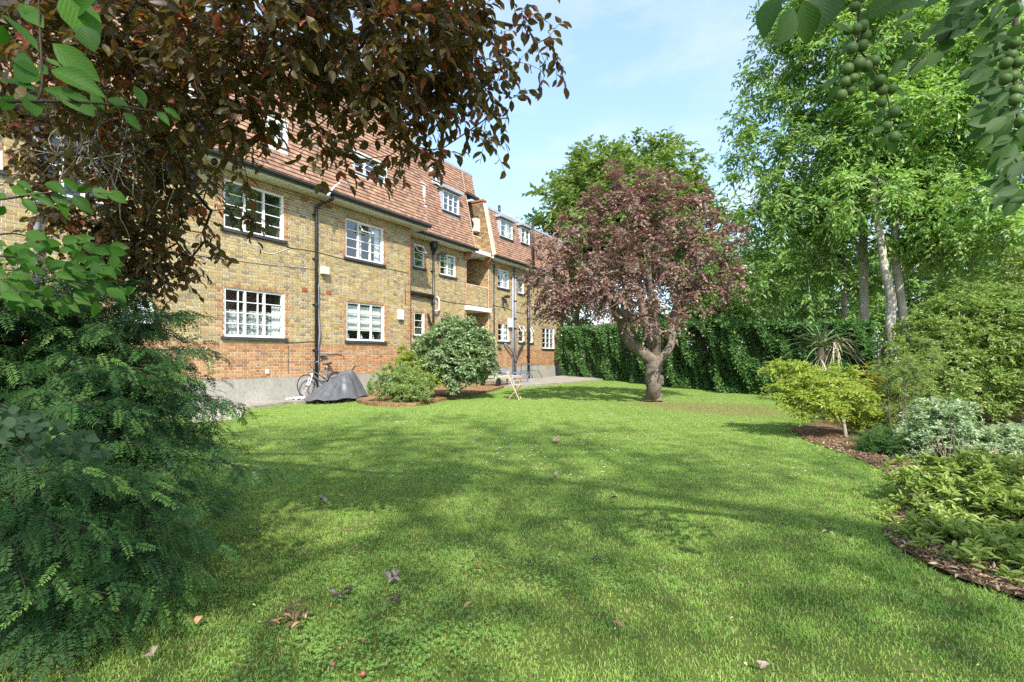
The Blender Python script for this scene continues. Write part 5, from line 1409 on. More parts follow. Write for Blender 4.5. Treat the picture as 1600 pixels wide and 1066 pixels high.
mid = [(43, 305, 15, 290, 13), (50, 299, 23, 277, 9), (35, 310, 57, 332, 12), (72, 285, 100, 299, 15), (97, 280, 126, 296, 13), (80, 305, 107, 317, 12), (114, 306, 141, 330, 16), (145, 294, 168, 310, 15), (168, 299, 197, 315, 15), (92, 315, 106, 339, 11), (48, 301, 70, 312, 14), (10, 312, -8, 300, 10), (120, 300, 140, 292, 9), (60, 308, 84, 322, 10), (8, 322, -6, 338, 10)]
low = []
for k in range(120):
    x = random.uniform(-40, 190); y = 350 + random.uniform(0, 120) + max(0, x) * .20
    if y > 478 - x * .05: continue
    a = random.gauss(.45, .55); Lp = random.uniform(17, 34)
    low.append((x, y, x + math.cos(a) * Lp, y + math.sin(a) * Lp, Lp * random.uniform(.38, .55)))
st = [[V3((-2.9, 1.9, 0), .016), V3((-2.5, 1.9, .9), .012), V3(at(-160, 440, 1.9), .008), V3(at(0, 400, 1.9), .005), V3(at(110, 440, 1.9), .003), V3(at(190, 470, 1.9), .0012)],
      [V3((-2.5, 1.9, .9), .010), V3(at(-160, 330, 1.8), .006), V3(at(0, 312, 1.8), .004), V3(at(90, 300, 1.8), .0025), V3(at(180, 303, 1.8), .001)],
      [V3(at(-100, 470, 1.9), .006), V3(at(0, 455, 1.95), .004), V3(at(90, 460, 1.95), .002), V3(at(150, 475, 1.95), .001)],
      [V3(at(-60, 380, 1.9), .005), V3(at(20, 365, 1.9), .003), V3(at(80, 385, 1.9), .002), V3(at(130, 410, 1.9), .001)]]
spray('green_leaved_shrub', 'green broad leaved shrub growing over the top of the yew at the left edge', 'shrub', (-2.9, 1.9, 0), st,
      [(*b_, 1.8) for b_ in mid] + [(*b_, random.uniform(1.8, 2.1)) for b_ in low], M['leaf_green_single'], 'green')
sn = []
for (x0, y0, x1, y1, n_) in ((-10, 640, 60, 655, 20), (-10, 660, 90, 680, 26), (40, 660, 155, 700, 26), (0, 690, 60, 710, 12), (80, 680, 150, 720, 14), (120, 700, 165, 712, 8)):
    for k in range(n_):
        t = random.random(); x = x0 + (x1 - x0) * t + random.gauss(0, 6); y = y0 + (y1 - y0) * t + random.gauss(0, 8); a = random.gauss(.5, .9); Lp = random.uniform(13, 21)
        sn.append((x, y, x + math.cos(a) * Lp, y + math.sin(a) * Lp, Lp * random.uniform(.5, .68), random.uniform(1.62, 1.75)))
spray('snowberry_sprig', 'blue green small round leaved sprig pushing out in front of the dark yew', 'branch', (-2.0, 1.7, 0),
      [[V3((-2.0, 1.7, 0), .008), V3((-1.9, 1.7, .6), .006), V3(at(-30, 640, 1.7), .004), V3(at(60, 668, 1.68), .003), V3(at(160, 712, 1.65), .001)], [V3((-1.9, 1.7, .6), .005), V3(at(-20, 680, 1.7), .003), V3(at(60, 700, 1.7), .001)]], sn, M['leaf_blue_single'], 'blue')

# ------------------------------------------------------------------ the yew
yb = np.array([-2.75, 2.85, 0.0])
yew = thing('yew_bush', 'dark green yew bush with drooping needle sprays filling the left foreground', 'shrub', yb)
SHOOTS = []
for v_ in range(4):                      # four different shoots: needle length, angle and gaps vary
    nd = (14, 13, 15, 12)[v_]; sV, sF = [], []
    for i in range(nd):
        for s in (-1, 1):
            if random.random() < .07: continue
            y = (i + .5 + random.uniform(-.15, .15)) / nd
            l = (.17 * math.sin(math.pi * (0.22 + .66 * y)) + .05) * random.uniform(.8, 1.12); w = .032
            b0_ = np.array([0, y, 0]); tip = np.array([s * l, y + random.uniform(.03, .15), random.uniform(-.05, .06)])
            k = len(sV); sV += [b0_, (b0_ + tip) / 2 + [0, w, .02], tip, (b0_ + tip) / 2 + [0, -w, .02]]
            sF += [(k, k + 1, k + 3), (k + 1, k + 2, k + 3)]
    bend = random.uniform(-.18, .18)
    for p_ in sV: p_[0] += bend * p_[1] ** 2; p_[2] -= .16 * p_[1] ** 2
    k = len(sV); sV += [np.array(v) for v in ((-.009, 0, 0), (.009, 0, 0), (.004 + bend, 1, -.16), (-.004 + bend, 1, -.16))]; sF += [(k, k + 1, k + 2), (k, k + 2, k + 3)]
    SHOOTS.append((np.array(sV), sF, None))
SP, SD, SN, SL, ST = [], [], [], [], []
brA, brB, brR = [], [], []
def yew_branch(tip, root, sag=0.0, n_sec=15):
    tip = np.asarray(tip, float); root = np.asarray(root, float)
    ctrl = (root + tip) / 2 + np.array([0, 0, .16 * np.linalg.norm(tip - root) + sag])
    ts = np.linspace(0, 1, 12); Pm = ((1 - ts) ** 2)[:, None] * root + (2 * ts * (1 - ts))[:, None] * ctrl + (ts ** 2)[:, None] * tip
    rr = np.linspace(.007, .002, 12); brA.extend(Pm[:-1]); brB.extend(Pm[1:]); brR.extend(rr[:-1])
    Lb = np.linalg.norm(tip - root)
    for j in range(n_sec):
        t = 0.18 + .82 * (j + random.random() * .6) / n_sec
        i = min(10, int(t * 11)); p = Pm[i] + (Pm[i + 1] - Pm[i]) * (t * 11 - i); dm = Pm[i + 1] - Pm[i]; dm /= np.linalg.norm(dm)
        sd = np.cross(dm, [0, 0, 1.0]); sd /= max(.1, np.linalg.norm(sd)); s = 1 if j % 2 else -1
        l2 = (.32 * (1 - .55 * t) + .08) * random.uniform(.7, 1.15) * min(1.0, Lb / 1.1)
        d2 = dm * .75 + sd * s * .8 + rng.normal(size=3) * .12; d2 /= np.linalg.norm(d2)
        e2 = p + d2 * l2 + np.array([0, 0, -.22 * l2])
        brA.append(p); brB.append(e2); brR.append(.0018)
        m = max(3, int(l2 / .058))
        for a in range(m):
            tt = (a + .6) / m; pp_ = p + (e2 - p) * tt + np.array([0, 0, .03 * math.sin(tt * 3.1)])
            for s2 in ((-1, 1) if a < m - 1 else (0,)):
                sd2 = np.cross(d2, [0, 0, 1.0]); sd2 /= max(.1, np.linalg.norm(sd2))
                dd = d2 * .65 + sd2 * s2 * random.uniform(.4, .8) + np.array([0, 0, -.15 - .60 * random.random()]) + rng.normal(size=3) * .16
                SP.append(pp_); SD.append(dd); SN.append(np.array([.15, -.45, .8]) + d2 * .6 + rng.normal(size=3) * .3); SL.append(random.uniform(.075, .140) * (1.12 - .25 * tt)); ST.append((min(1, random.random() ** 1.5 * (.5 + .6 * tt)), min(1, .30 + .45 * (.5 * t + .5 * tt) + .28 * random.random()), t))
    SP.append(tip); SD.append(Pm[-1] - Pm[-2]); SN.append(np.array([0, 0, 1.])); SL.append(.07); ST.append((.8, .4, 1))
core = lambda z: yb + np.array([random.uniform(-.2, .1), random.uniform(-.2, .2), z])
tips_px = [(300, 492, 3.0), (325, 548, 2.95), (362, 628, 2.9), (410, 738, 2.75), (318, 678, 2.85), (340, 700, 2.8), (300, 590, 2.95), (255, 520, 3.1), (230, 470, 3.1), (330, 790, 2.6), (300, 850, 2.4), (275, 900, 2.3), (235, 930, 2.25), (190, 960, 2.15), (140, 985, 2.05), (90, 1000, 2.0), (30, 1010, 1.95),
           (180, 450, 3.2), (120, 440, 3.2), (60, 450, 3.1), (10, 470, 3.0), (260, 640, 2.7), (220, 700, 2.4), (200, 600, 2.6), (130, 560, 2.6), (150, 640, 2.3), (90, 620, 2.4), (40, 580, 2.5), (180, 760, 2.15), (240, 800, 2.25), (120, 760, 2.0), (60, 740, 1.95), (20, 800, 1.85), (90, 850, 1.85), (160, 860, 1.95), (220, 880, 2.1), (40, 920, 1.8), (120, 930, 1.9),
           (10, 660, 2.1), (-40, 520, 2.6), (-60, 760, 1.9), (-60, 900, 1.85), (280, 740, 2.5), (265, 840, 2.3), (330, 640, 2.9), (280, 560, 3.0), (240, 590, 2.8)]
for (x, y, Yd) in tips_px:
    tp = at(x, y, Yd); tp[2] = max(tp[2], .06)
    yew_branch(tp, core(max(.12, min(1.25, tp[2] * .8 + .05))))
for k in range(64):                      # the rest of the bush, all round
    a = random.uniform(0, 6.283); z = random.uniform(.1, 1.75); r = 1.06 * math.sqrt(max(.06, 1 - (max(0, z - .5) / 1.35) ** 2)) * random.uniform(.75, 1.0)
    yew_branch(yb + np.array([math.cos(a) * r * 1.0, math.sin(a) * r, z]), core(z * .8), n_sec=13)
for k in range(50):                       # the dense upper body
    a = random.uniform(0, 6.283); z = random.uniform(.7, 1.75); r = random.uniform(.35, .95) * math.sqrt(max(.08, 1 - ((z - .5) / 1.45) ** 2))
    yew_branch(yb + np.array([math.cos(a) * r, math.sin(a) * r, z]), core(z * .75), n_sec=12)
SP, SD, SN, SL, ST = map(np.array, (SP, SD, SN, SL, ST))
Vs, Ts, Cs, n0 = [], [], [], 0
for v_ in range(4):
    k_ = slice(v_, None, 4); V, qq, t, tn = scatter(SHOOTS[v_], SP[k_] - yb, SD[k_], SN[k_], SL[k_], SL[k_] * 1.1, ST[k_]); Vs.append(V); Ts.append(t + n0); Cs.append(tn); n0 += len(V)
link('needles', np_mesh('needles', np.concatenate(Vs), None, np.concatenate(Ts), np.concatenate(Cs)), M['leaf_yew'], yew, 'stuff')
V, qq = seg_tubes(np.array(brA) - yb, np.array(brB) - yb, np.array(brR), np.array(brR) * .7, 5)
link('branches', np_mesh('branches', V, qq), M['bark_dark'], yew, 'stuff')
b = MB(); b.tube([(0, 0, -.05), (.02, .02, .6), (-.03, 0, 1.4)], [.09, .075, .03], 9, True, .06); b.build('trunk', M['bark_dark'], yew, True)
print('yew shoots', len(SP))

# ------------------------------------------------------------------ the green plum overhead on the right: fruit and leaves hang into the picture
gpb = np.array([4.6, -1.8, 0.0])
gp = thing('green_plum_tree', 'green plum tree whose fruiting branches hang into the top right corner', 'tree', gpb)
F = 1.5
gst = [[V3(gpb, .15), V3(gpb + [0, 0, 1.2], .13), V3(gpb + [-.1, .2, 2.4], .11), V3((3.4, -.4, 3.5), .08), V3((2.1, .6, 3.4), .045), V3(at(1360, -160, F), .02), V3(at(1345, -20, F), .006), V3(at(1342, 35, F), .0035), V3(at(1341, 78, F), .003)],
       [V3(at(1341, 78, F), .0025), V3(at(1332, 100, F), .002), V3(at(1318, 140, F), .0015)],
       [V3(at(1341, 76, F), .003), V3(at(1356, 95, F), .0028), V3(at(1372, 117, F), .0025), V3(at(1386, 150, F), .002), V3(at(1391, 180, F), .0018), V3(at(1394, 212, F), .001)],
       [V3((2.1, .6, 3.4), .02), V3(at(1560, -90, 1.5), .010), V3(at(1520, 20, 1.5), .005), V3(at(1460, 70, 1.5), .003), V3(at(1420, 110, 1.5), .0015)],
       [V3((2.4, .4, 3.4), .03), V3(at(1640, -120, 1.6), .014), V3(at(1592, 0, 1.6), .008), V3(at(1586, 90, 1.6), .006), V3(at(1590, 180, 1.6), .005), V3(at(1612, 270, 1.6), .003), V3(at(1630, 330, 1.6), .002)]]
for k, s in enumerate(gst):
    P = smooth_path(np.asarray(s, float), 6); b = MB(); b.tube(P[:, :3] - gpb, P[:, 3], 8); b.build('trunk' if k == 0 else 'branch', M['bark_dark'], gp, True)
gl = [(1216, -8, 1187, 54, 40), (1240, 12, 1217, 70, 33), (1254, 2, 1268, 67, 37), (1292, -12, 1282, 40, 50), (1392, 0, 1356, 24, 30), (1300, 40, 1331, 47, 13), (1432, 52, 1406, 64, 14), (1431, 70, 1412, 92, 19), (1466, 78, 1453, 104, 21), (1488, 60, 1466, 83, 20), (1462, 45, 1438, 62, 19), (1500, 26, 1460, 50, 22), (1450, 93, 1420, 115, 17), (1416, 94, 1393, 114, 15),
      (1312, 118, 1287, 138, 18), (1312, 134, 1294, 158, 16), (1341, 106, 1373, 124, 12), (1336, 128, 1358, 147, 15), (1352, 161, 1371, 173, 10), (1382, 199, 1361, 208, 10), (1402, 197, 1432, 190, 9), (1402, 207, 1426, 215, 10), (1386, 212, 1372, 231, 12), (1388, 218, 1401, 240, 14), (1396, 136, 1414, 151, 12), (1372, 110, 1389, 121, 10), (1240, -10, 1200, 8, 26), (1356, 40, 1340, 20, 16), (1366, 70, 1352, 48, 12), (1330, 60, 1316, 84, 12), (1380, 165, 1370, 196, 10)]
leaves = [(*b_, F + random.uniform(-.06, .06)) for b_ in gl]
for k in range(105):
    t = random.random(); x = 1592 - random.uniform(0, 95) * (1 - t * .55) + 20 * t; y = -10 + t * 320
    a = math.pi - random.gauss(.55, .35); Lp = random.uniform(26, 44)
    leaves.append((x, y, x + math.cos(a) * Lp, y + math.sin(a) * Lp, Lp * random.uniform(.36, .5), random.uniform(1.45, 1.8)))
for k in range(40):
    x = random.uniform(1400, 1600); y = random.uniform(-20, 50) - (0 if x > 1480 else 15); a = math.pi - random.gauss(.6, .4); Lp = random.uniform(24, 40)
    leaves.append((x, y, x + math.cos(a) * Lp, y + math.sin(a) * Lp, Lp * random.uniform(.4, .55), random.uniform(1.4, 1.7)))
for (x0, y0, x1, y1, w, Yd) in leaves:
    p0 = at(x0, y0, Yd); p1 = at(x1, y1, Yd + random.uniform(-.3, .3) * math.hypot(x1 - x0, y1 - y0) / FPX * Yd); d = p1 - p0
    view = norm((np.array([0, 0, CAM_Z]) - p0)[None])[0]
    single_leaf(gp, gpb, p0, d, view * .7 + np.array([.1, -.3, .4]) + rng.normal(size=3) * .3, np.linalg.norm(d), w / FPX * Yd * 1.1, M['leaf_plum_single'], 'plum')
a = NT('unripe_plum_skin'); nz = a.noise(40, 3); M['plum_green'] = a.done(a.bsdf(a.mix(nz, (0.055, 0.11, 0.025), (0.10, 0.15, 0.04)), 0.5, 0.22, 0, a.noise(90, 2), .05))
b = MB(); th = np.linspace(0.0, math.pi, 10)
b.lathe([(max(1e-4, math.sin(v) * (1 - .10 * math.exp(-(v / .35) ** 2))), math.cos(v) * 1.06 - .16 * math.exp(-(v / .3) ** 2)) for v in th], sides=14); plum_me = b.mesh('plum', True); plum_me.materials.append(M['plum_green'])
pz = [(655, -4), (640, 35), (650, 165), (600, 172), (698, 205), (683, 148), (622, 275), (682, 260), (750, 345), (705, 375), (640, 390), (600, 392), (665, 362), (632, 445), (588, 465), (613, 512), (563, 542), (783, 455), (750, 493), (797, 512), (850, 505), (790, 582), (865, 635), (820, 715), (862, 778)]
pls = [(1160 + x / 3.636, y / 3.636, F - .03, 8.4) for x, y in pz] + [(x, y, 1.55, r) for x, y, r in ((1585, 17, 10), (1585, 67, 9.5), (1581, 87, 9), (1591, 97, 9), (1572, 99, 8), (1583, 119, 9), (1571, 124, 9), (1588, 142, 9), (1586, 156, 9), (1575, 29, 8), (1597, 190, 10))]
for (x, y, Yd, r) in pls:
    o = bpy.data.objects.new('plum', plum_me); col.objects.link(o); o.parent = gp
    o.location = Vector(at(x, y, Yd + random.uniform(-.015, .015)) - gpb); rr_ = r / FPX * Yd * random.uniform(.82, 1.1); o.scale = (rr_, rr_, rr_ * 1.02); o.rotation_euler = (random.gauss(0, .3), random.gauss(0, .3), random.uniform(0, 6))
# its crown, over and behind the camera
gC, gO = sample_lobes([(np.array([4.6, -1.9, 4.6]), np.array([1.5, 1.3, 1.2])), (np.array([5.6, -2.4, 4.4]), np.array([1.3, 1.2, 1.1]))], 60, .5, .06)
gtr = [[V3(gpb + [-.1, .2, 2.4], .11), V3((4.5, -1.9, 3.6), .09), V3((4.4, -2.0, 4.8), .05)], [V3(gpb + [-.1, .2, 2.4], .09), V3((5.2, -2.2, 3.8), .06), V3((5.6, -2.4, 4.6), .03)]]
A, B, ra, rb_ = skeleton(gtr, gC, 2.6, .35, .006, maxr=.06); V, qq = seg_tubes(A - gpb, B - gpb, ra, rb_, 5)
link('branches', np_mesh('branches', V, qq, smooth=True), M['bark_dark'], gp, 'stuff')
for s in gtr:
    P = smooth_path(np.asarray(s, float), 6); b = MB(); b.tube(P[:, :3] - gpb, P[:, 3], 8); b.build('limb', M['bark_dark'], gp, True)
(P, ld, nn, Ls, Ws, ti), _ = twig_leaves(gC, gO, 7, .45, .13, .52, twigs=4, droop=.3)
V, qq, t, tn = scatter(LEAF4, P - gpb, ld, nn, Ls, Ws, ti); link('crown', np_mesh('crown', V, qq, t, tn), M['leaf_dark'], gp, 'stuff')

# the tall tree behind the viewpoint: the near lawn lies in its shade
tb0 = np.array([8.6, -9.8, -.05])
tl = [(np.array([1.4, -8.2, 14.0]), np.array([3.6, 2.4, 2.3])), (np.array([-2.4, -8.0, 13.8]), np.array([2.8, 2.0, 2.0])), (np.array([4.6, -8.6, 13.2]), np.array([2.5, 2.0, 1.8])), (np.array([-4.4, -8.2, 12.6]), np.array([1.8, 1.7, 1.5])), (np.array([.2, -7.4, 15.6]), np.array([2.6, 1.8, 1.5])),
      (np.array([3.4, -7.8, 15.2]), np.array([2.0, 1.6, 1.3])), (np.array([2.0, -9.0, 11.4]), np.array([3.2, 2.0, 1.5])), (np.array([-1.6, -9.0, 11.2]), np.array([2.4, 1.8, 1.4])), (np.array([.5, -9.0, 9.4]), np.array([3.0, 1.6, 1.2])), (np.array([-3.2, -7.2, 15.2]), np.array([1.8, 1.5, 1.1]))]
tree('broadleaf_tree', 'tall broadleaf tree behind the viewpoint whose shade covers the near lawn', 'tree', tb0, [[V3(tb0, .42), V3(tb0 + [0, 0, 4], .34), V3(tb0 + [-1.2, .3, 8.5], .26), V3(tb0 + [-3.6, .9, 12], .14), V3(tb0 + [-7.0, 1.4, 14], .05)]], tl, 390,
     dict(per=9, Lt=1.1, size=.125, aspect=.5, twigs=6, droop=.3), M['leaf_ash'], M['bark_grey'], start_h=5, step=.6, rmin=.012, shell=.5)
# ------------------------------------------------------------------ things by the wall
def child(mb, name, mat, parent, smooth=False): return mb.build(name, mat, parent, smooth)
def ring(mb, c, R_, r, ax_u, ax_v, seg=36, sides=7):
    a = np.linspace(0, 2 * math.pi, seg + 1); P = np.asarray(c) + np.outer(np.cos(a), ax_u) * R_ + np.outer(np.sin(a), ax_v) * R_
    V, q_, t_ = tube_np(P, r, sides, False); mb.add(V, q_)
# bicycle: front wheel towards the camera end, leaning on the drainpipe
bs = fac(479, 600, -0.16)[0]
bike = thing('bicycle', 'silver bicycle with narrow tyres leaning against the drainpipe and brick wall', 'bicycle', b2w(bs, -0.22, PATH_Z), BRZ)
bike.rotation_euler = (R(-7), 0, BRZ)
WR = .325; WB = 1.03
for k, x in enumerate((0.0, WB)):
    b = MB(); ring(b, (x, 0, WR), WR - .012, .013, (1, 0, 0), (0, 0, 1)); w_ = child(b, 'wheel', M['rubber'], bike, True)
    b = MB(); ring(b, (x, 0, WR), WR - .030, .007, (1, 0, 0), (0, 0, 1), 36, 6); child(b, 'rim', M['steel'], w_, True)
    b = MB()
    for j in range(28):
        a = j / 28 * 6.283; s = .025 if j % 2 else -.025
        b.tube([(x + .02 * math.cos(a + .5), s, WR + .02 * math.sin(a + .5)), (x + (WR - .03) * math.cos(a), 0, WR + (WR - .03) * math.sin(a))], .0013, 4, False)
    child(b, 'spokes', M['steel'], w_); b = MB(); b.tube([(x, -.045, WR), (x, .045, WR)], .02, 10); child(b, 'hub', M['black'], w_, True)
b = MB(); ring_pts = [(WB + (WR + .03) * math.cos(a), 0, WR + (WR + .03) * math.sin(a)) for a in np.linspace(.1, 2.9, 16)]; b.tube(ring_pts, .022, 6); child(b, 'mudguard', M['black'], bike, True)
bb = (.60, 0, .28); hd_t, hd_b = (.235, 0, .80), (.20, 0, .66); st_t = (.72, 0, .76)
b = MB()
for p, q_, r in ((hd_t, hd_b, .02), (hd_b, bb, .017), ((.225, 0, .74), (.665, 0, .50), .013), (bb, st_t, .016), (bb, (WB, .05, WR), .010), (bb, (WB, -.05, WR), .010), ((.70, 0, .68), (WB, .05, WR), .009), ((.70, 0, .68), (WB, -.05, WR), .009)): b.tube([p, q_], r, 8)
child(b, 'frame', M['mid_grey'], bike, True)
b = MB()
for s in (-.05, .05): b.tube(smooth_path([(.19, s * .8, .66), (.13, s, .54), (.06, s, .40), (0, s, WR)], 4), .012, 7)
b.tube([(.19, -.05, .66), (.19, .05, .66)], .016, 8); child(b, 'fork', M['white'], bike, True)
b = MB(); b.tube([(.235, 0, .80), (.25, 0, .93), (.21, 0, .96)], .013, 8); b.tube(smooth_path([(.30, -.28, .99), (.25, -.2, .98), (.20, -.08, .96), (.20, .08, .96), (.25, .2, .98), (.30, .28, .99)], 4), .012, 8); hb = child(b, 'handlebar', M['steel'], bike, True)
for s in (-1, 1):
    b = MB(); b.tube([(.275, s * .24, .985), (.32, s * .33, .995)], .017, 8); child(b, 'grip', M['rubber'], hb, True)
    b = MB(); b.tube([(.22, s * .17, .97), (.14, s * .19, .96), (.12, s * .20, .91)], .007, 6); child(b, 'brake_lever', M['black'], hb, True)
b = MB(); b.tube([st_t, (.745, 0, .90)], .012, 8); child(b, 'seat_post', M['steel'], bike, True)
b = MB(); V_ = []
for x, w, z, h in ((.62, .02, .925, .03), (.70, .035, .93, .04), (.78, .07, .935, .05), (.86, .085, .945, .055), (.89, .06, .945, .045)):
    for a in np.arange(8) / 8 * 6.283: V_.append((x, w * math.cos(a), z + h * .5 * math.sin(a)))
b.add(V_, grid_q(5, 8, True)); b.add(V_[:8], None, [(0, i + 1, i) for i in range(1, 7)]); b.add(V_[-8:], None, [(0, i, i + 1) for i in range(1, 7)]); child(b, 'saddle', M['black'], bike, True)
b = MB(); b.tube([(.60, -.05, .28), (.60, .05, .28)], .03, 10); b.tube([(.60, .06, .28), (.70, .07, .14)], .009, 6); b.tube([(.60, -.06, .28), (.50, -.07, .42)], .009, 6); b.box((.67, .06, .125), (.75, .14, .15)); b.box((.45, -.14, .41), (.53, -.06, .435)); child(b, 'crank', M['black'], bike)

# grey waterproof cover over a second parked machine
cs_, _ = fac(523, 600, -1.15)
cov = thing('waterproof_cover', 'grey waterproof cover draped to the ground over something beside the bicycle', 'cover', b2w(cs_, -1.2, PATH_Z), BRZ)
def cover_mesh():
    nu, nv = 96, 34; V = np.zeros((nv, nu, 3)); a = np.arange(nu) / nu * 2 * math.pi
    prof_x = np.array([-.95, -.8, -.5, -.2, .05, .25, .45, .65, .85, .98]); prof_z = np.array([.05, .20, .36, .46, .54, .68, .74, .70, .52, .06])
    for i in range(nv):
        t = i / (nv - 1)
        ex = .98 * (t ** .95); ey = .10 * min(1, t * 4) + .42 * t ** 1.5
        x = ex * np.cos(a) + .22 * (1 - t) ** 1.5; y = ey * np.sin(a)
        top = np.interp(np.clip(x, -.97, .97), prof_x, prof_z)
        drop = np.clip((np.abs(y) - .13) / .42, 0, 1) ** 1.2
        edge = t ** 3.5
        z = top * (1 - drop) * (1 - edge) + .02 * edge
        fold = (np.sin(a * 9 + 1.3 * np.sin(a * 2) + 2 * t) * .5 + np.sin(a * 17 + 3 * t + 1.1) * .3 + np.sin(a * 5 + 4 * t) * .4) * .055 * t ** 1.2
        x = x + np.cos(a) * fold; y = y + np.sin(a) * fold * 1.3
        cr = (1 - np.abs(np.sin(a * 3.5 + 5 * t + .6))) ** 3 * .5 + (1 - np.abs(np.sin(a * 6.5 - 4 * t + 2))) ** 4 * .4
        z = z + (.022 * np.sin(x * 16 + y * 9 + 3 * t) + .085 * cr * t + .05 * (1 - np.abs(np.sin(x * 6 + y * 5 + 1))) ** 3) * (1 - edge) * (t > .05) + np.maximum(0, .035 * np.sin(a * 7 + 1.0)) * edge
        V[i, :, 0], V[i, :, 1], V[i, :, 2] = x, y, np.maximum(z, .008)
    return np_mesh('sheet', V.reshape(-1, 3), grid_q(nv, nu, True)[:, ::-1], smooth=True)
a = NT('grey_tarpaulin'); nz = a.noise(5, 6, .6); M['tarp'] = a.done(a.bsdf(a.mix(nz, (0.075, 0.078, 0.085), (0.125, 0.128, 0.138)), .42, .45, 0, nz, .5, .05))
so = link('sheet', cover_mesh(), M['tarp'], cov)
sd_ = so.modifiers.new('thickness', 'SOLIDIFY'); sd_.thickness = .004
b = MB(); b.tube([(.50, .02, .72), (.64, .05, .78), (.74, .06, .88)], [.014, .016, .018], 8); child(b, 'hand_grip', M['rubber'], cov, True)
cl = thing('plastic_sheet', 'crumpled white plastic sheet on the path under the front bicycle wheel', 'sheet', b2w(fac(474, 620, -.45)[0], -.42, PATH_Z), BRZ)
g_ = np.linspace(-.5, .5, 22); XX, YY = np.meshgrid(g_, g_, indexing='ij')
ZZ = .02 + .018 * np.sin(XX * 19 + YY * 11) + .012 * np.sin(XX * 31 - YY * 23) + .05 * np.exp(-((XX + .1) ** 2 + YY ** 2) * 18); ZZ = np.maximum(ZZ, .004)
link('sheet', np_mesh('sheet', np.stack([XX * .75 * (1 + .2 * np.sin(YY * 7)), YY * .34, ZZ], -1).reshape(-1, 3), grid_q(22, 22), smooth=True), M['white'], cl)

# wooden folding chair on the lawn
cp_ = gnd(804, 624)
ch = thing('folding_chair', 'weathered wooden folding chair standing on the sunny lawn edge', 'chair', cp_, R(-8))
w2 = .20
for s in (-w2, w2):
    b = MB(); b.bar((.16, s, 0), (-.20, s, .80), .022, .036, (0, 1, 0)); child(b, 'back_leg', M['pale_wood'], ch)
    b = MB(); b.bar((-.16, s * .86, 0), (.20, s * .86, .43), .022, .034, (0, 1, 0)); child(b, 'front_leg', M['wood'], ch)
for k in range(6):
    b = MB(); x = -.13 + k * .064; b.box((x, -w2 * .8, .415), (x + .048, w2 * .8, .432)); child(b, 'seat_slat', M['pale_wood'], ch)
for z in (.56, .66, .75):
    x = .16 - .36 * z / .80; b = MB(); b.bar((x, -w2, z), (x, w2, z), .014, .055, (-.36, 0, .8)); child(b, 'back_slat', M['pale_wood'], ch)
for (x, z) in ((.10, .12), (-.10, .09)):
    b = MB(); b.bar((x, -w2 * .9, z), (x, w2 * .9, z), .02, .025); child(b, 'stretcher', M['wood'], ch)

# timber lounger with wheels behind the bush
lg = thing('sun_lounger', 'low pale timber sun lounger with black wheels, half hidden by the rounded bush', 'lounger', b2w(10.4, -1.75, PATH_Z), BRZ + R(3))
for s in (-.3, .3):
    b = MB(); b.bar((-1.3, s, .30), (.95, s, .30), .035, .09); child(b, 'side_rail', M['pale_wood'], lg)
for k in range(13):
    b = MB(); x = -1.25 + k * .165; b.box((x, -.28, .33), (x + .12, .28, .352)); child(b, 'slat', M['pale_wood'], lg)
for s in (-.34, .34):
    b = MB(); b.tube([(-1.12, s - .03, .16), (-1.12, s + .03, .16)], .16, 16); b.tube([(-1.12, s - .035, .16), (-1.12, s + .035, .16)], .05, 10); child(b, 'wheel', M['rubber'], lg, False)
    b = MB(); b.bar((.8, s * .85, 0), (.8, s * .85, .27), .06, .05); child(b, 'leg', M['wood'], lg)
# blue reclining garden seat and its stool
bl = thing('garden_recliner', 'blue grey reclining garden seat with slanted back beside the far drainpipe', 'chair', b2w(11.6, -.85, PATH_Z), BRZ)
for s in (-.27, .27):
    b = MB(); b.tube(smooth_path([(-.75, s, .95), (-.35, s, .42), (.1, s, .36), (.7, s, .38)], 5), .02, 7); child(b, 'side_frame', M['blue'], bl, True)
    b = MB(); b.tube([(-.3, s, .40), (-.42, s, 0)], .018, 7); child(b, 'leg', M['blue'], bl); b = MB(); b.tube([(.5, s, .37), (.58, s, 0)], .018, 7); child(b, 'leg', M['blue'], bl)
    b = MB(); b.bar((-.55, s, .66), (.12, s, .62), .05, .025); child(b, 'armrest', M['blue'], bl)
for k in range(7):
    t = k / 6; x, z = -.75 + .42 * t, .95 - .52 * t; b = MB(); b.bar((x, -.26, z), (x, .26, z), .012, .06, (-.6, 0, .8)); child(b, 'back_slat', M['blue'], bl)
for k in range(9):
    x = -.28 + k * .11; b = MB(); b.box((x, -.26, .385), (x + .08, .26, .40)); child(b, 'seat_slat', M['blue'], bl)
stl = thing('garden_stool', 'low blue grey garden stool in front of the reclining seat', 'stool', b2w(12.15, -1.5, PATH_Z), BRZ)
b = MB(); b.box((-.38, -.22, .40), (.38, .22, .45)); child(b, 'top', M['blue'], stl)
for x in (-.34, .34):
    for y in (-.18, .18): b = MB(); b.box((x - .03, y - .03, 0), (x + .03, y + .03, .398)); child(b, 'leg', M['blue'], stl)
# long grey metal table
tb = thing('metal_table', 'long grey metal framed garden table against the far plinth', 'table', b2w(15.5, -.2, PATH_Z), BRZ)
b = MB(); b.box((-1.0, -.33, .72), (1.0, .33, .75)); child(b, 'top', M['mid_grey'], tb)
for x in (-.62, .62):
    for y in (-.28, .28): b = MB(); b.tube([(x * .6, y, .71), (x * .62, y, .42), (x * 1.35, y, 0)], .017, 7); child(b, 'leg', M['mid_grey'], tb)
    b = MB(); b.tube([(x * .62, -.28, .40), (x * .62, .28, .40)], .013, 6); child(b, 'stretcher', M['mid_grey'], tb)
b = MB(); b.tube([(-.39, 0, .40), (.39, 0, .40)], .013, 6); child(b, 'stretcher', M['mid_grey'], tb)

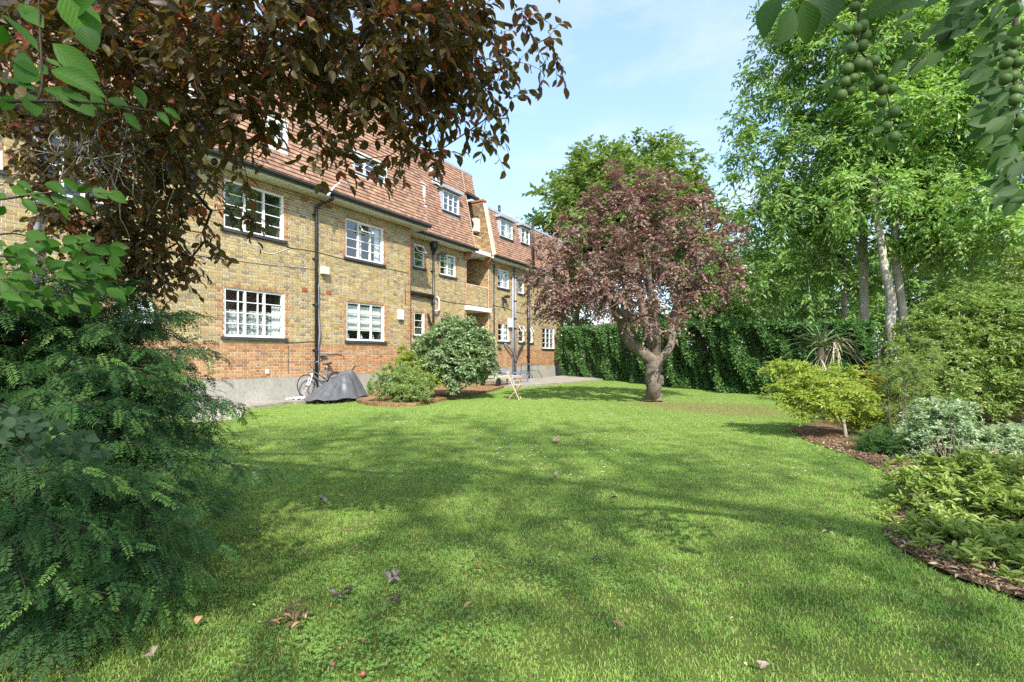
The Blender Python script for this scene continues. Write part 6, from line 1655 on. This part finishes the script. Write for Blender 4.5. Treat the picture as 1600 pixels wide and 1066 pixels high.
# ------------------------------------------------------------------ grass
def grass_mat():
    a = NT('grass_blade')
    oi = a.n('ShaderNodeObjectInfo')
    g = a.n('ShaderNodeNewGeometry')
    n1 = a.noise(0.55, 6, .6, coord='World'); n2 = a.noise(5, 5, .65, coord='World'); n3 = a.noise(45, 3, .6, coord='World')
    tn = a.n('ShaderNodeAttribute', attribute_name='tint'); tsp = a.n('ShaderNodeSeparateColor'); a.l(tn.outputs['Color'], tsp.inputs['Color'])
    cc = a.mix(a.rng(n1, .35, .68), (0.22, 0.41, 0.070), (0.32, 0.48, 0.115))
    cc = a.mix(a.rng(n2, .40, .72, 0, .75), cc, (0.40, 0.49, 0.15))
    cc = a.mix(a.rng(n3, .50, .70, 0, .8), cc, (0.46, 0.42, 0.20))
    for c, r in (((5.0, 11.9, 0), 1.25), ((3.9, 13.0, 0), 0.75)):
        d = a.n('ShaderNodeVectorMath', operation='DISTANCE'); d.inputs[1].default_value = c; a.l(g.outputs['Position'], d.inputs[0])
        ad = a.n('ShaderNodeMath', operation='MULTIPLY_ADD'); ad.inputs[1].default_value = 1.6; a.l(n2, ad.inputs[0]); a.l(d.outputs['Value'], ad.inputs[2])
        cc = a.mix(a.rng(ad.outputs[0], r + .4, r + 1.3, .8, 0), cc, (0.30, 0.25, 0.12))
    cc = a.mix(a.rng(a.noise(1.7, 7, .7, coord='World'), .60, .72, 0, .6), cc, (0.40, 0.36, 0.17))
    cc = a.mix(a.rng(tsp.outputs[0], .0, 1.0, 0, .35), cc, (0.19, 0.38, 0.07))
    cc = a.mix(a.rng(tsp.outputs[1], .86, .92, 0, .75), cc, (0.52, 0.47, 0.22))
    p = a.bsdf(cc, .5, .3); tr = a.n('ShaderNodeBsdfTranslucent'); a.l(a.mix(1.0, cc, (1.3, 1.4, .7), 'MULTIPLY'), tr.inputs['Color'])
    ms = a.n('ShaderNodeMixShader'); ms.inputs['Fac'].default_value = .36; a.l(p.outputs[0], ms.inputs[1]); a.l(tr.outputs[0], ms.inputs[2])
    return a.done(ms)
M['grass'] = grass_mat()
PS = .5
def patch(nb, seed, hmin, hmax, wid):
    r = np.random.default_rng(seed); x = r.uniform(-PS / 2, PS / 2, nb) * 1.04; y = r.uniform(-PS / 2, PS / 2, nb) * 1.04
    # blades in small tufts
    tx_ = r.uniform(-PS / 2, PS / 2, nb // 9); ty_ = r.uniform(-PS / 2, PS / 2, nb // 9); k = r.integers(0, nb // 9, nb); m = r.random(nb) < .6
    x = np.where(m, tx_[k] + r.normal(0, .012, nb), x); y = np.where(m, ty_[k] + r.normal(0, .012, nb), y)
    a = r.uniform(0, 6.283, nb); h = r.uniform(hmin, hmax, nb) * np.where(r.random(nb) < .05, 1.5, 1); ln = r.uniform(.1, 1.1, nb) * h; b_ = r.uniform(0, 6.283, nb)
    w = wid * r.uniform(.6, 1.2, nb)
    dx, dy = np.cos(a) * w / 2, np.sin(a) * w / 2; lx, ly = np.cos(b_) * ln, np.sin(b_) * ln
    z0 = np.full(nb, -.004)
    V = np.stack([np.stack([x - dx, y - dy, z0], -1), np.stack([x + dx, y + dy, z0], -1), np.stack([x + dx * .8 + lx * .35, y + dy * .8 + ly * .35, h * .6], -1), np.stack([x - dx * .8 + lx * .35, y - dy * .8 + ly * .35, h * .6], -1), np.stack([x + lx, y + ly, h * .92], -1)], 1)
    i = np.arange(nb)[:, None] * 5
    return np_mesh('grass_patch', V.reshape(-1, 3), i + np.array([[0, 1, 2, 3]]), i + np.array([[3, 2, 4]]), np.repeat(r.random((nb, 3)), 5, 0))
def points_instancer(name, pts, rotz, scl, idx, meshes, mat):
    me = bpy.data.meshes.new(name); me.vertices.add(len(pts)); me.vertices.foreach_set('co', np.asarray(pts, np.float32).ravel())
    for nm, ty, arr in (('rz', 'FLOAT', rotz), ('sc', 'FLOAT', scl), ('ix', 'INT', idx)):
        at_ = me.attributes.new(nm, ty, 'POINT'); at_.data.foreach_set('value', np.asarray(arr, np.float32 if ty == 'FLOAT' else np.int32))
    o = link(name, me, None, None, 'stuff')
    ng = bpy.data.node_groups.new(name + '_nodes', 'GeometryNodeTree')
    ng.interface.new_socket('Geometry', in_out='INPUT', socket_type='NodeSocketGeometry'); ng.interface.new_socket('Geometry', in_out='OUTPUT', socket_type='NodeSocketGeometry')
    gi, go = ng.nodes.new('NodeGroupInput'), ng.nodes.new('NodeGroupOutput')
    iop = ng.nodes.new('GeometryNodeInstanceOnPoints'); jn = ng.nodes.new('GeometryNodeJoinGeometry')
    for m in reversed(meshes):
        so_ = bpy.data.objects.new(m.name, m); m.materials.clear(); m.materials.append(mat)
        oi = ng.nodes.new('GeometryNodeObjectInfo'); oi.inputs['Object'].default_value = so_; oi.inputs['As Instance'].default_value = True
        ng.links.new(oi.outputs['Geometry'], jn.inputs[0])
    def attr(n_, dt):
        k = ng.nodes.new('GeometryNodeInputNamedAttribute'); k.data_type = dt; k.inputs['Name'].default_value = n_; return [s for s in k.outputs if s.enabled and s.name == 'Attribute'][0]
    cx = ng.nodes.new('ShaderNodeCombineXYZ'); ng.links.new(attr('rz', 'FLOAT'), cx.inputs['Z'])
    er = ng.nodes.new('FunctionNodeEulerToRotation'); ng.links.new(cx.outputs[0], er.inputs[0])
    ng.links.new(gi.outputs[0], iop.inputs['Points']); ng.links.new(jn.outputs[0], iop.inputs['Instance']); iop.inputs['Pick Instance'].default_value = True
    ng.links.new(attr('ix', 'INT'), iop.inputs['Instance Index']); ng.links.new(er.outputs[0], iop.inputs['Rotation']); ng.links.new(attr('sc', 'FLOAT'), iop.inputs['Scale'])
    ng.links.new(iop.outputs[0], go.inputs[0])
    md = o.modifiers.new('scatter', 'NODES'); md.node_group = ng
    return o
bedR_np = np.array(bedR_poly); pp_np = np.array(pp); bl_np = np.array(bedL_w)
def on_lawn(x, y, grow=0.0):
    return ~(in_poly(x, y, bedR_np) | in_poly(x, y, pp_np) | in_poly(x, y, bl_np) | in_poly(x, y, np.array(g0)))
gxs = np.arange(-9.0, 12.0, .42); gys = np.arange(.9, 31, .42)
PX, PY = np.meshgrid(gxs, gys); PX = PX.ravel() + rng.uniform(-.05, .05, PX.size); PY = PY.ravel() + rng.uniform(-.05, .05, PY.size)
ok = (np.abs(PX) < PY * 1.08 + .9)
dF = -(PX - BO[0]) * TC + (PY - BO[1]) * TS
ok &= dF < -.3
hx = np.interp(PY, [14.2, 15.2, 17.6, 20.5, 24.2, 28, 30.2], [10, 8.4, 7.0, 6.2, 5.3, 3.7, 2.7]); ok &= ~((PX > hx + .3) & (PY > 14))
edge_ok = on_lawn(PX, PY)
c4 = np.stack([on_lawn(PX + a * .25, PY + b * .25) for a in (-1, 1) for b in (-1, 1)]).all(0)
big = ok & c4
npch = 6
points_instancer('lawn_grass', np.stack([PX[big], PY[big], ground_z(PX[big], PY[big])], -1), rng.integers(0, 4, big.sum()) * (math.pi / 2) + rng.uniform(-.2, .2, big.sum()), rng.uniform(.9, 1.15, big.sum()), rng.integers(0, npch, big.sum()), [patch(2000, 100 + k, .007, .019, .0042) for k in range(npch)], M['grass'])
# edges of the lawn: small tufts up to the very line of the beds and path
ex, ey = [], []
for (pa, k) in ((bedR_w, 1), (pp[:13], 1), (bl_np, 1)):
    pa = np.array(pa)
    for i in range(len(pa) - 1):
        m = int(np.linalg.norm(pa[i + 1] - pa[i]) / .055) + 1
        for j in range(m):
            for _ in range(16):
                p = pa[i] + (pa[i + 1] - pa[i]) * (j + random.random()) / m + rng.uniform(-.5, .5, 2)
                ex.append(p[0]); ey.append(p[1])
ex, ey = np.array(ex), np.array(ey); m = on_lawn(ex, ey); m &= (-(ex - BO[0]) * TC + (ey - BO[1]) * TS) < -.3; ex, ey = ex[m], ey[m]
def tuft(seed):
    PSs = PS; r = np.random.default_rng(seed); me = patch(36, seed, .012, .030, .0045)
    v = np.zeros(len(me.vertices) * 3, np.float32); me.vertices.foreach_get('co', v); v = v.reshape(-1, 5, 3); c = v[:, :1].copy(); c[..., 2] = 0; v = v - c * .86; me.vertices.foreach_set('co', v.ravel()); me.update(); return me
points_instancer('lawn_edge_grass', np.stack([ex, ey, ground_z(ex, ey)], -1), rng.uniform(0, 6.28, len(ex)), rng.uniform(.8, 1.3, len(ex)), rng.integers(0, 3, len(ex)), [tuft(300 + k) for k in range(3)], M['grass'])

# clover and daisies in the turf
def clover(nc):
    cs = [gnd(x, y)[:2] for x, y in ((480, 1030), (520, 985), (640, 1000), (600, 930), (690, 1005), (430, 920), (520, 1060), (870, 905), (800, 880), (700, 880), (980, 905), (560, 870))]
    P, D, N_ = [], [], []
    for k in range(nc):
        c = cs[k % len(cs)]; p = c + rng.normal(size=2) * [.24, .17]; z = random.uniform(.022, .04); a0 = random.uniform(0, 6.28)
        for j in range(3):
            a = a0 + j * 2.094; P.append((p[0], p[1], z)); D.append((math.cos(a), math.sin(a), random.uniform(-.1, .25))); N_.append((random.gauss(0, .2), random.gauss(0, .2), 1))
    n = len(P); L_ = rng.uniform(.008, .013, n)
    tn = np.stack([rng.random(n), rng.random(n), rng.random(n)], -1)
    V, q_, t_, ti = scatter(LEAF4, np.array(P), np.array(D), np.array(N_), L_, L_ * .95, tn)
    return np_mesh('clover', V, q_, t_, ti)
link('clover', clover(2300), leaf_mat('clover_leaf', (0.11, 0.235, 0.04), (0.19, 0.31, 0.08), None, .25, .5, .3), None, 'stuff')
dp_ = []
for k in range(5200):
    y = random.uniform(5, 22); x = random.uniform(-5.5, 7.5); dp_.append((x, y))
dp_ = np.array(dp_); cl_ = np.sin(dp_[:, 0] * 1.3 + 1) * np.cos(dp_[:, 1] * .9) + .5 * np.sin(dp_[:, 0] * 3 + dp_[:, 1] * 2.2)
dp_ = dp_[(rng.random(len(dp_)) < np.clip(cl_ * .5 + .32, .05, 1)) & on_lawn(dp_[:, 0], dp_[:, 1])]
n = len(dp_); P = np.concatenate([dp_, rng.uniform(.03, .045, (n, 1))], 1)
P5 = np.repeat(P, 6, 0); aa = np.tile(np.arange(6) / 6 * 6.283, n) + np.repeat(rng.uniform(0, 1, n), 6); D = np.stack([np.cos(aa), np.sin(aa), .25 + 0 * aa], -1)
V, q_, t_, ti = scatter(LEAF4, P5, D, np.tile([0, 0, 1.0], (n * 6, 1)), np.full(n * 6, .013), np.full(n * 6, .009))
link('daisies', np_mesh('daisies', V, q_, t_, ti), simple('daisy_petal', (0.78, 0.78, 0.74), .7, .2, var=.03), None, 'stuff')
yb_ = rng.random(260); V, q_, t_, ti = scatter(LEAF4, np.repeat(np.stack([rng.uniform(-3, 6, 260), rng.uniform(3, 14, 260), rng.uniform(.03, .045, 260)], -1), 3, 0), rand_dir(780) * [1, 1, .2], np.tile([0, 0, 1.], (780, 1)), np.full(780, .008), np.full(780, .008))
link('buttercups', np_mesh('buttercups', V, q_, t_, ti), simple('buttercup_petal', (0.75, 0.55, 0.03), .6, .3), None, 'stuff')

# bark chips on the beds
nc = 5200
bx_ = rng.uniform(0, 1, nc) ** 1.5; i_ = rng.integers(0, len(bedR_w) - 2, nc); tt = rng.random(nc)
bw = np.array(bedR_w); p = bw[i_] + (bw[i_ + 1] - bw[i_]) * tt[:, None] + np.stack([rng.uniform(-.02, 1.5, nc) * (bx_ + .1), rng.normal(0, .25, nc)], -1)
m = in_poly(p[:, 0], p[:, 1], bedR_np); p = p[m]; n = len(p)
V, q_, t_, ti = scatter(LEAF4, np.concatenate([p, rng.uniform(.018, .035, (n, 1))], 1), norm(rng.normal(size=(n, 3)) * [1, 1, .25]), np.array([0, 0, 1.]) + rng.normal(size=(n, 3)) * .4, rng.uniform(.02, .065, n), rng.uniform(.008, .02, n))
link('bark_chips', np_mesh('bark_chips', V, q_, t_, ti), leaf_mat('bark_chip', (0.13, 0.075, 0.045), (0.34, 0.23, 0.14), (0.50, 0.40, 0.28), .0, .8, .2), None, 'stuff')

# ------------------------------------------------------------------ fallen leaves, fruit and twigs on the lawn
def dry(name, c): return simple(name, c, .75, .2, var=.25, scale=30)
DL = {'tan': dry('tan_dry_leaf', (0.42, 0.25, 0.12)), 'brown': dry('brown_dry_leaf', (0.14, 0.085, 0.055)), 'grey': dry('grey_purple_dry_leaf', (0.22, 0.175, 0.17)), 'pale': dry('pale_dry_leaf', (0.36, 0.28, 0.22)), 'dark': dry('dark_dry_leaf', (0.05, 0.045, 0.04))}
def dry_blade(mb, c, L_, w, az, el, curl, roll):
    k = 7; t = np.linspace(0, 1, k); h = np.array([math.cos(az), math.sin(az), 0]); s = np.array([-math.sin(az), math.cos(az), 0])
    p = np.asarray(c, float) + h * (t * L_ * math.cos(el))[:, None]; p[:, 2] += t * L_ * math.sin(el) + curl * L_ * np.sin(t * math.pi)
    ww = w * np.sin(t * math.pi * .92 + .12) ** .8
    l = p - s * ww[:, None] * math.cos(roll) + np.array([0, 0, 1]) * (ww * math.sin(roll))[:, None]; r = p + s * ww[:, None] * math.cos(roll) + np.array([0, 0, 1]) * (ww * math.sin(roll))[:, None] * .6
    V = np.concatenate([l, p, r]); mb.add(V, [(i + k, i + k + 1, i + 1, i) for i in range(k - 1)] + [(i + 2 * k, i + 2 * k + 1, i + k + 1, i + k) for i in range(k - 1)])
def fallen(label, px_, py_, spec, mat, name='fallen_leaf', cat='leaf', stalk=None):
    c = gnd(px_, py_); c[2] = .028; t = thing(name, label, cat, c, 0, 'leaves and twigs dropped on the lawn')
    for (dx, dy, L_, w, az, el, curl, roll) in spec:
        b = MB(); dry_blade(b, (dx, dy, .004), L_, w, az, el, curl, roll); b.build('blade', DL[mat] if isinstance(mat, str) else DL[random.choice(mat)], t, True)
    if stalk is not None:
        for s in stalk:
            b = MB(); b.tube(smooth_path(s, 4), np.linspace(.0035, .0018, len(smooth_path(s, 4))), 5); b.build('stalk', DL['brown'], t, True)
U = random.uniform
rs = lambda n_, sp, L0, w0: [(U(-sp, sp), U(-sp, sp) * .8, L0 * U(.7, 1.2), w0 * U(.7, 1.2), U(0, 6.28), U(-.05, .35), U(.05, .3), U(.1, .8)) for _ in range(n_)]
fallen('single tan curled leaf lying in grass right of the dark leaf clumps', 733, 962, [(-.03, 0, .065, .013, .7, .12, .15, .7)], 'tan')
fallen('grey purple leaf cluster with broad upturned lobes, on the grass', 612, 912, rs(5, .03, .065, .018), 'grey')
fallen('crumpled grey brown leaf clump directly above the dead leafy twig', 522, 936, rs(9, .045, .055, .014), ('brown', 'grey', 'dark'))
fallen('dead twig carrying a bunch of withered brown leaves, nearest on the lawn', 458, 975, rs(22, .075, .055, .010), ('brown', 'tan', 'brown'), 'dead_twig', 'twig', [[(-.06, .10, .01), (.02, .06, .05), (.06, -.04, .03), (.07, -.16, .01)], [(-.10, -.06, .01), (-.02, .03, .045), (.04, .09, .04)]])
fallen('small dark withered clump just below the grey purple leaf', 617, 948, rs(6, .035, .045, .010), ('dark', 'brown'))
fallen('bare forked grey twig lying flat on the mid lawn', 540, 838, [], 'grey', 'dead_twig', 'twig', [[(-.12, -.06, .01), (.0, -.05, .03), (.13, -.05, .02)], [(-.02, -.05, .03), (-.06, .05, .04), (-.05, .11, .05)], [(.02, -.04, .03), (.10, .10, .04), (.30, .15, .02)]])
fallen('small dark leaf on shaded grass near the yew', 401, 838, rs(2, .02, .06, .014), 'dark')
fallen('brown leaf flakes beside the yew, lower left lawn', 472, 873, rs(4, .04, .045, .012), ('brown', 'grey'))
fallen('pair of pale tan leaves far out on the middle lawn', 870, 693, rs(4, .06, .12, .03), ('tan', 'pale'))
fallen('pale leaf alone on the lawn below the tan pair', 866, 748, rs(2, .04, .09, .025), 'pale')
fallen('grey leaf clump standing up on shaded lawn near yew branch tip', 497, 788, rs(3, .03, .09, .025), 'grey')
fallen('brown and pale leaf scraps on the sun dappled right lawn', 952, 784, rs(5, .06, .07, .018), ('brown', 'pale'))
fallen('large cream leaf at the bottom of the picture on the near grass', 1197, 1058, [(-.02, 0, .05, .017, .3, .1, .2, .5), (0, .01, .04, .012, 2.0, .1, .1, .4)], 'pale')
fallen('dark leaf below the dappled light on the right lawn', 928, 883, rs(3, .03, .05, .012), 'dark')
fallen('orange tan leaf at the foot of the yew', 306, 987, rs(2, .02, .055, .015), 'tan')
fallen('pale curled leaf at the lower left edge under the yew', 242, 1036, rs(2, .015, .045, .016), 'pale')
fallen('pale scrap on the lawn near the fern clump', 1289, 839, rs(2, .02, .06, .016), 'pale')
fallen('tan scrap beside the clover patch, bottom centre', 977, 993, rs(1, .01, .05, .012), 'tan')
M['plum_red'] = simple('fallen_plum_skin', (0.30, 0.10, 0.07), .45, .4)
for (x, y, lb) in ((557, 859, 'small red fallen plum beside the bare forked twig'), (520, 1048, 'brownish fallen plum among clover near the bottom'), (568, 1009, 'reddish fallen plum left of the clover patch'), (567, 1063, 'red fallen plum at the very bottom of the lawn'), (749, 890, 'pinkish fallen plum in the middle of the shaded lawn')):
    c = gnd(x, y); c[2] = .026; b = MB(); b.ball((0, 0, 0), (.011, .011, .010), 10, 7); o = b.build('fallen_plum', M['plum_red'], None, True); o.location = Vector(c); tag(o, lb, 'plum', 'plums dropped on the lawn')

# small brown and yellow bits lying in the turf
nl_ = 900
yy = 1.7 + rng.random(nl_) ** 1.6 * 12; xx = rng.uniform(-.95, .95, nl_) * yy; m = on_lawn(xx, yy) & (-(xx - BO[0]) * TC + (yy - BO[1]) * TS < -.4); xx, yy = xx[m], yy[m]; n = len(xx)
V, q_, t_, ti = scatter(LEAF4, np.stack([xx, yy, rng.uniform(.016, .030, n)], -1), rand_dir(n) * [1, 1, .3], np.array([0, 0, 1.]) + rng.normal(size=(n, 3)) * .5, rng.uniform(.008, .028, n), rng.uniform(.004, .011, n))
link('leaf_litter', np_mesh('leaf_litter', V, q_, t_, ti), leaf_mat('litter_bit', (0.10, 0.06, 0.035), (0.30, 0.20, 0.10), (0.48, 0.40, 0.20), .0, .8, .2), None, 'stuff')
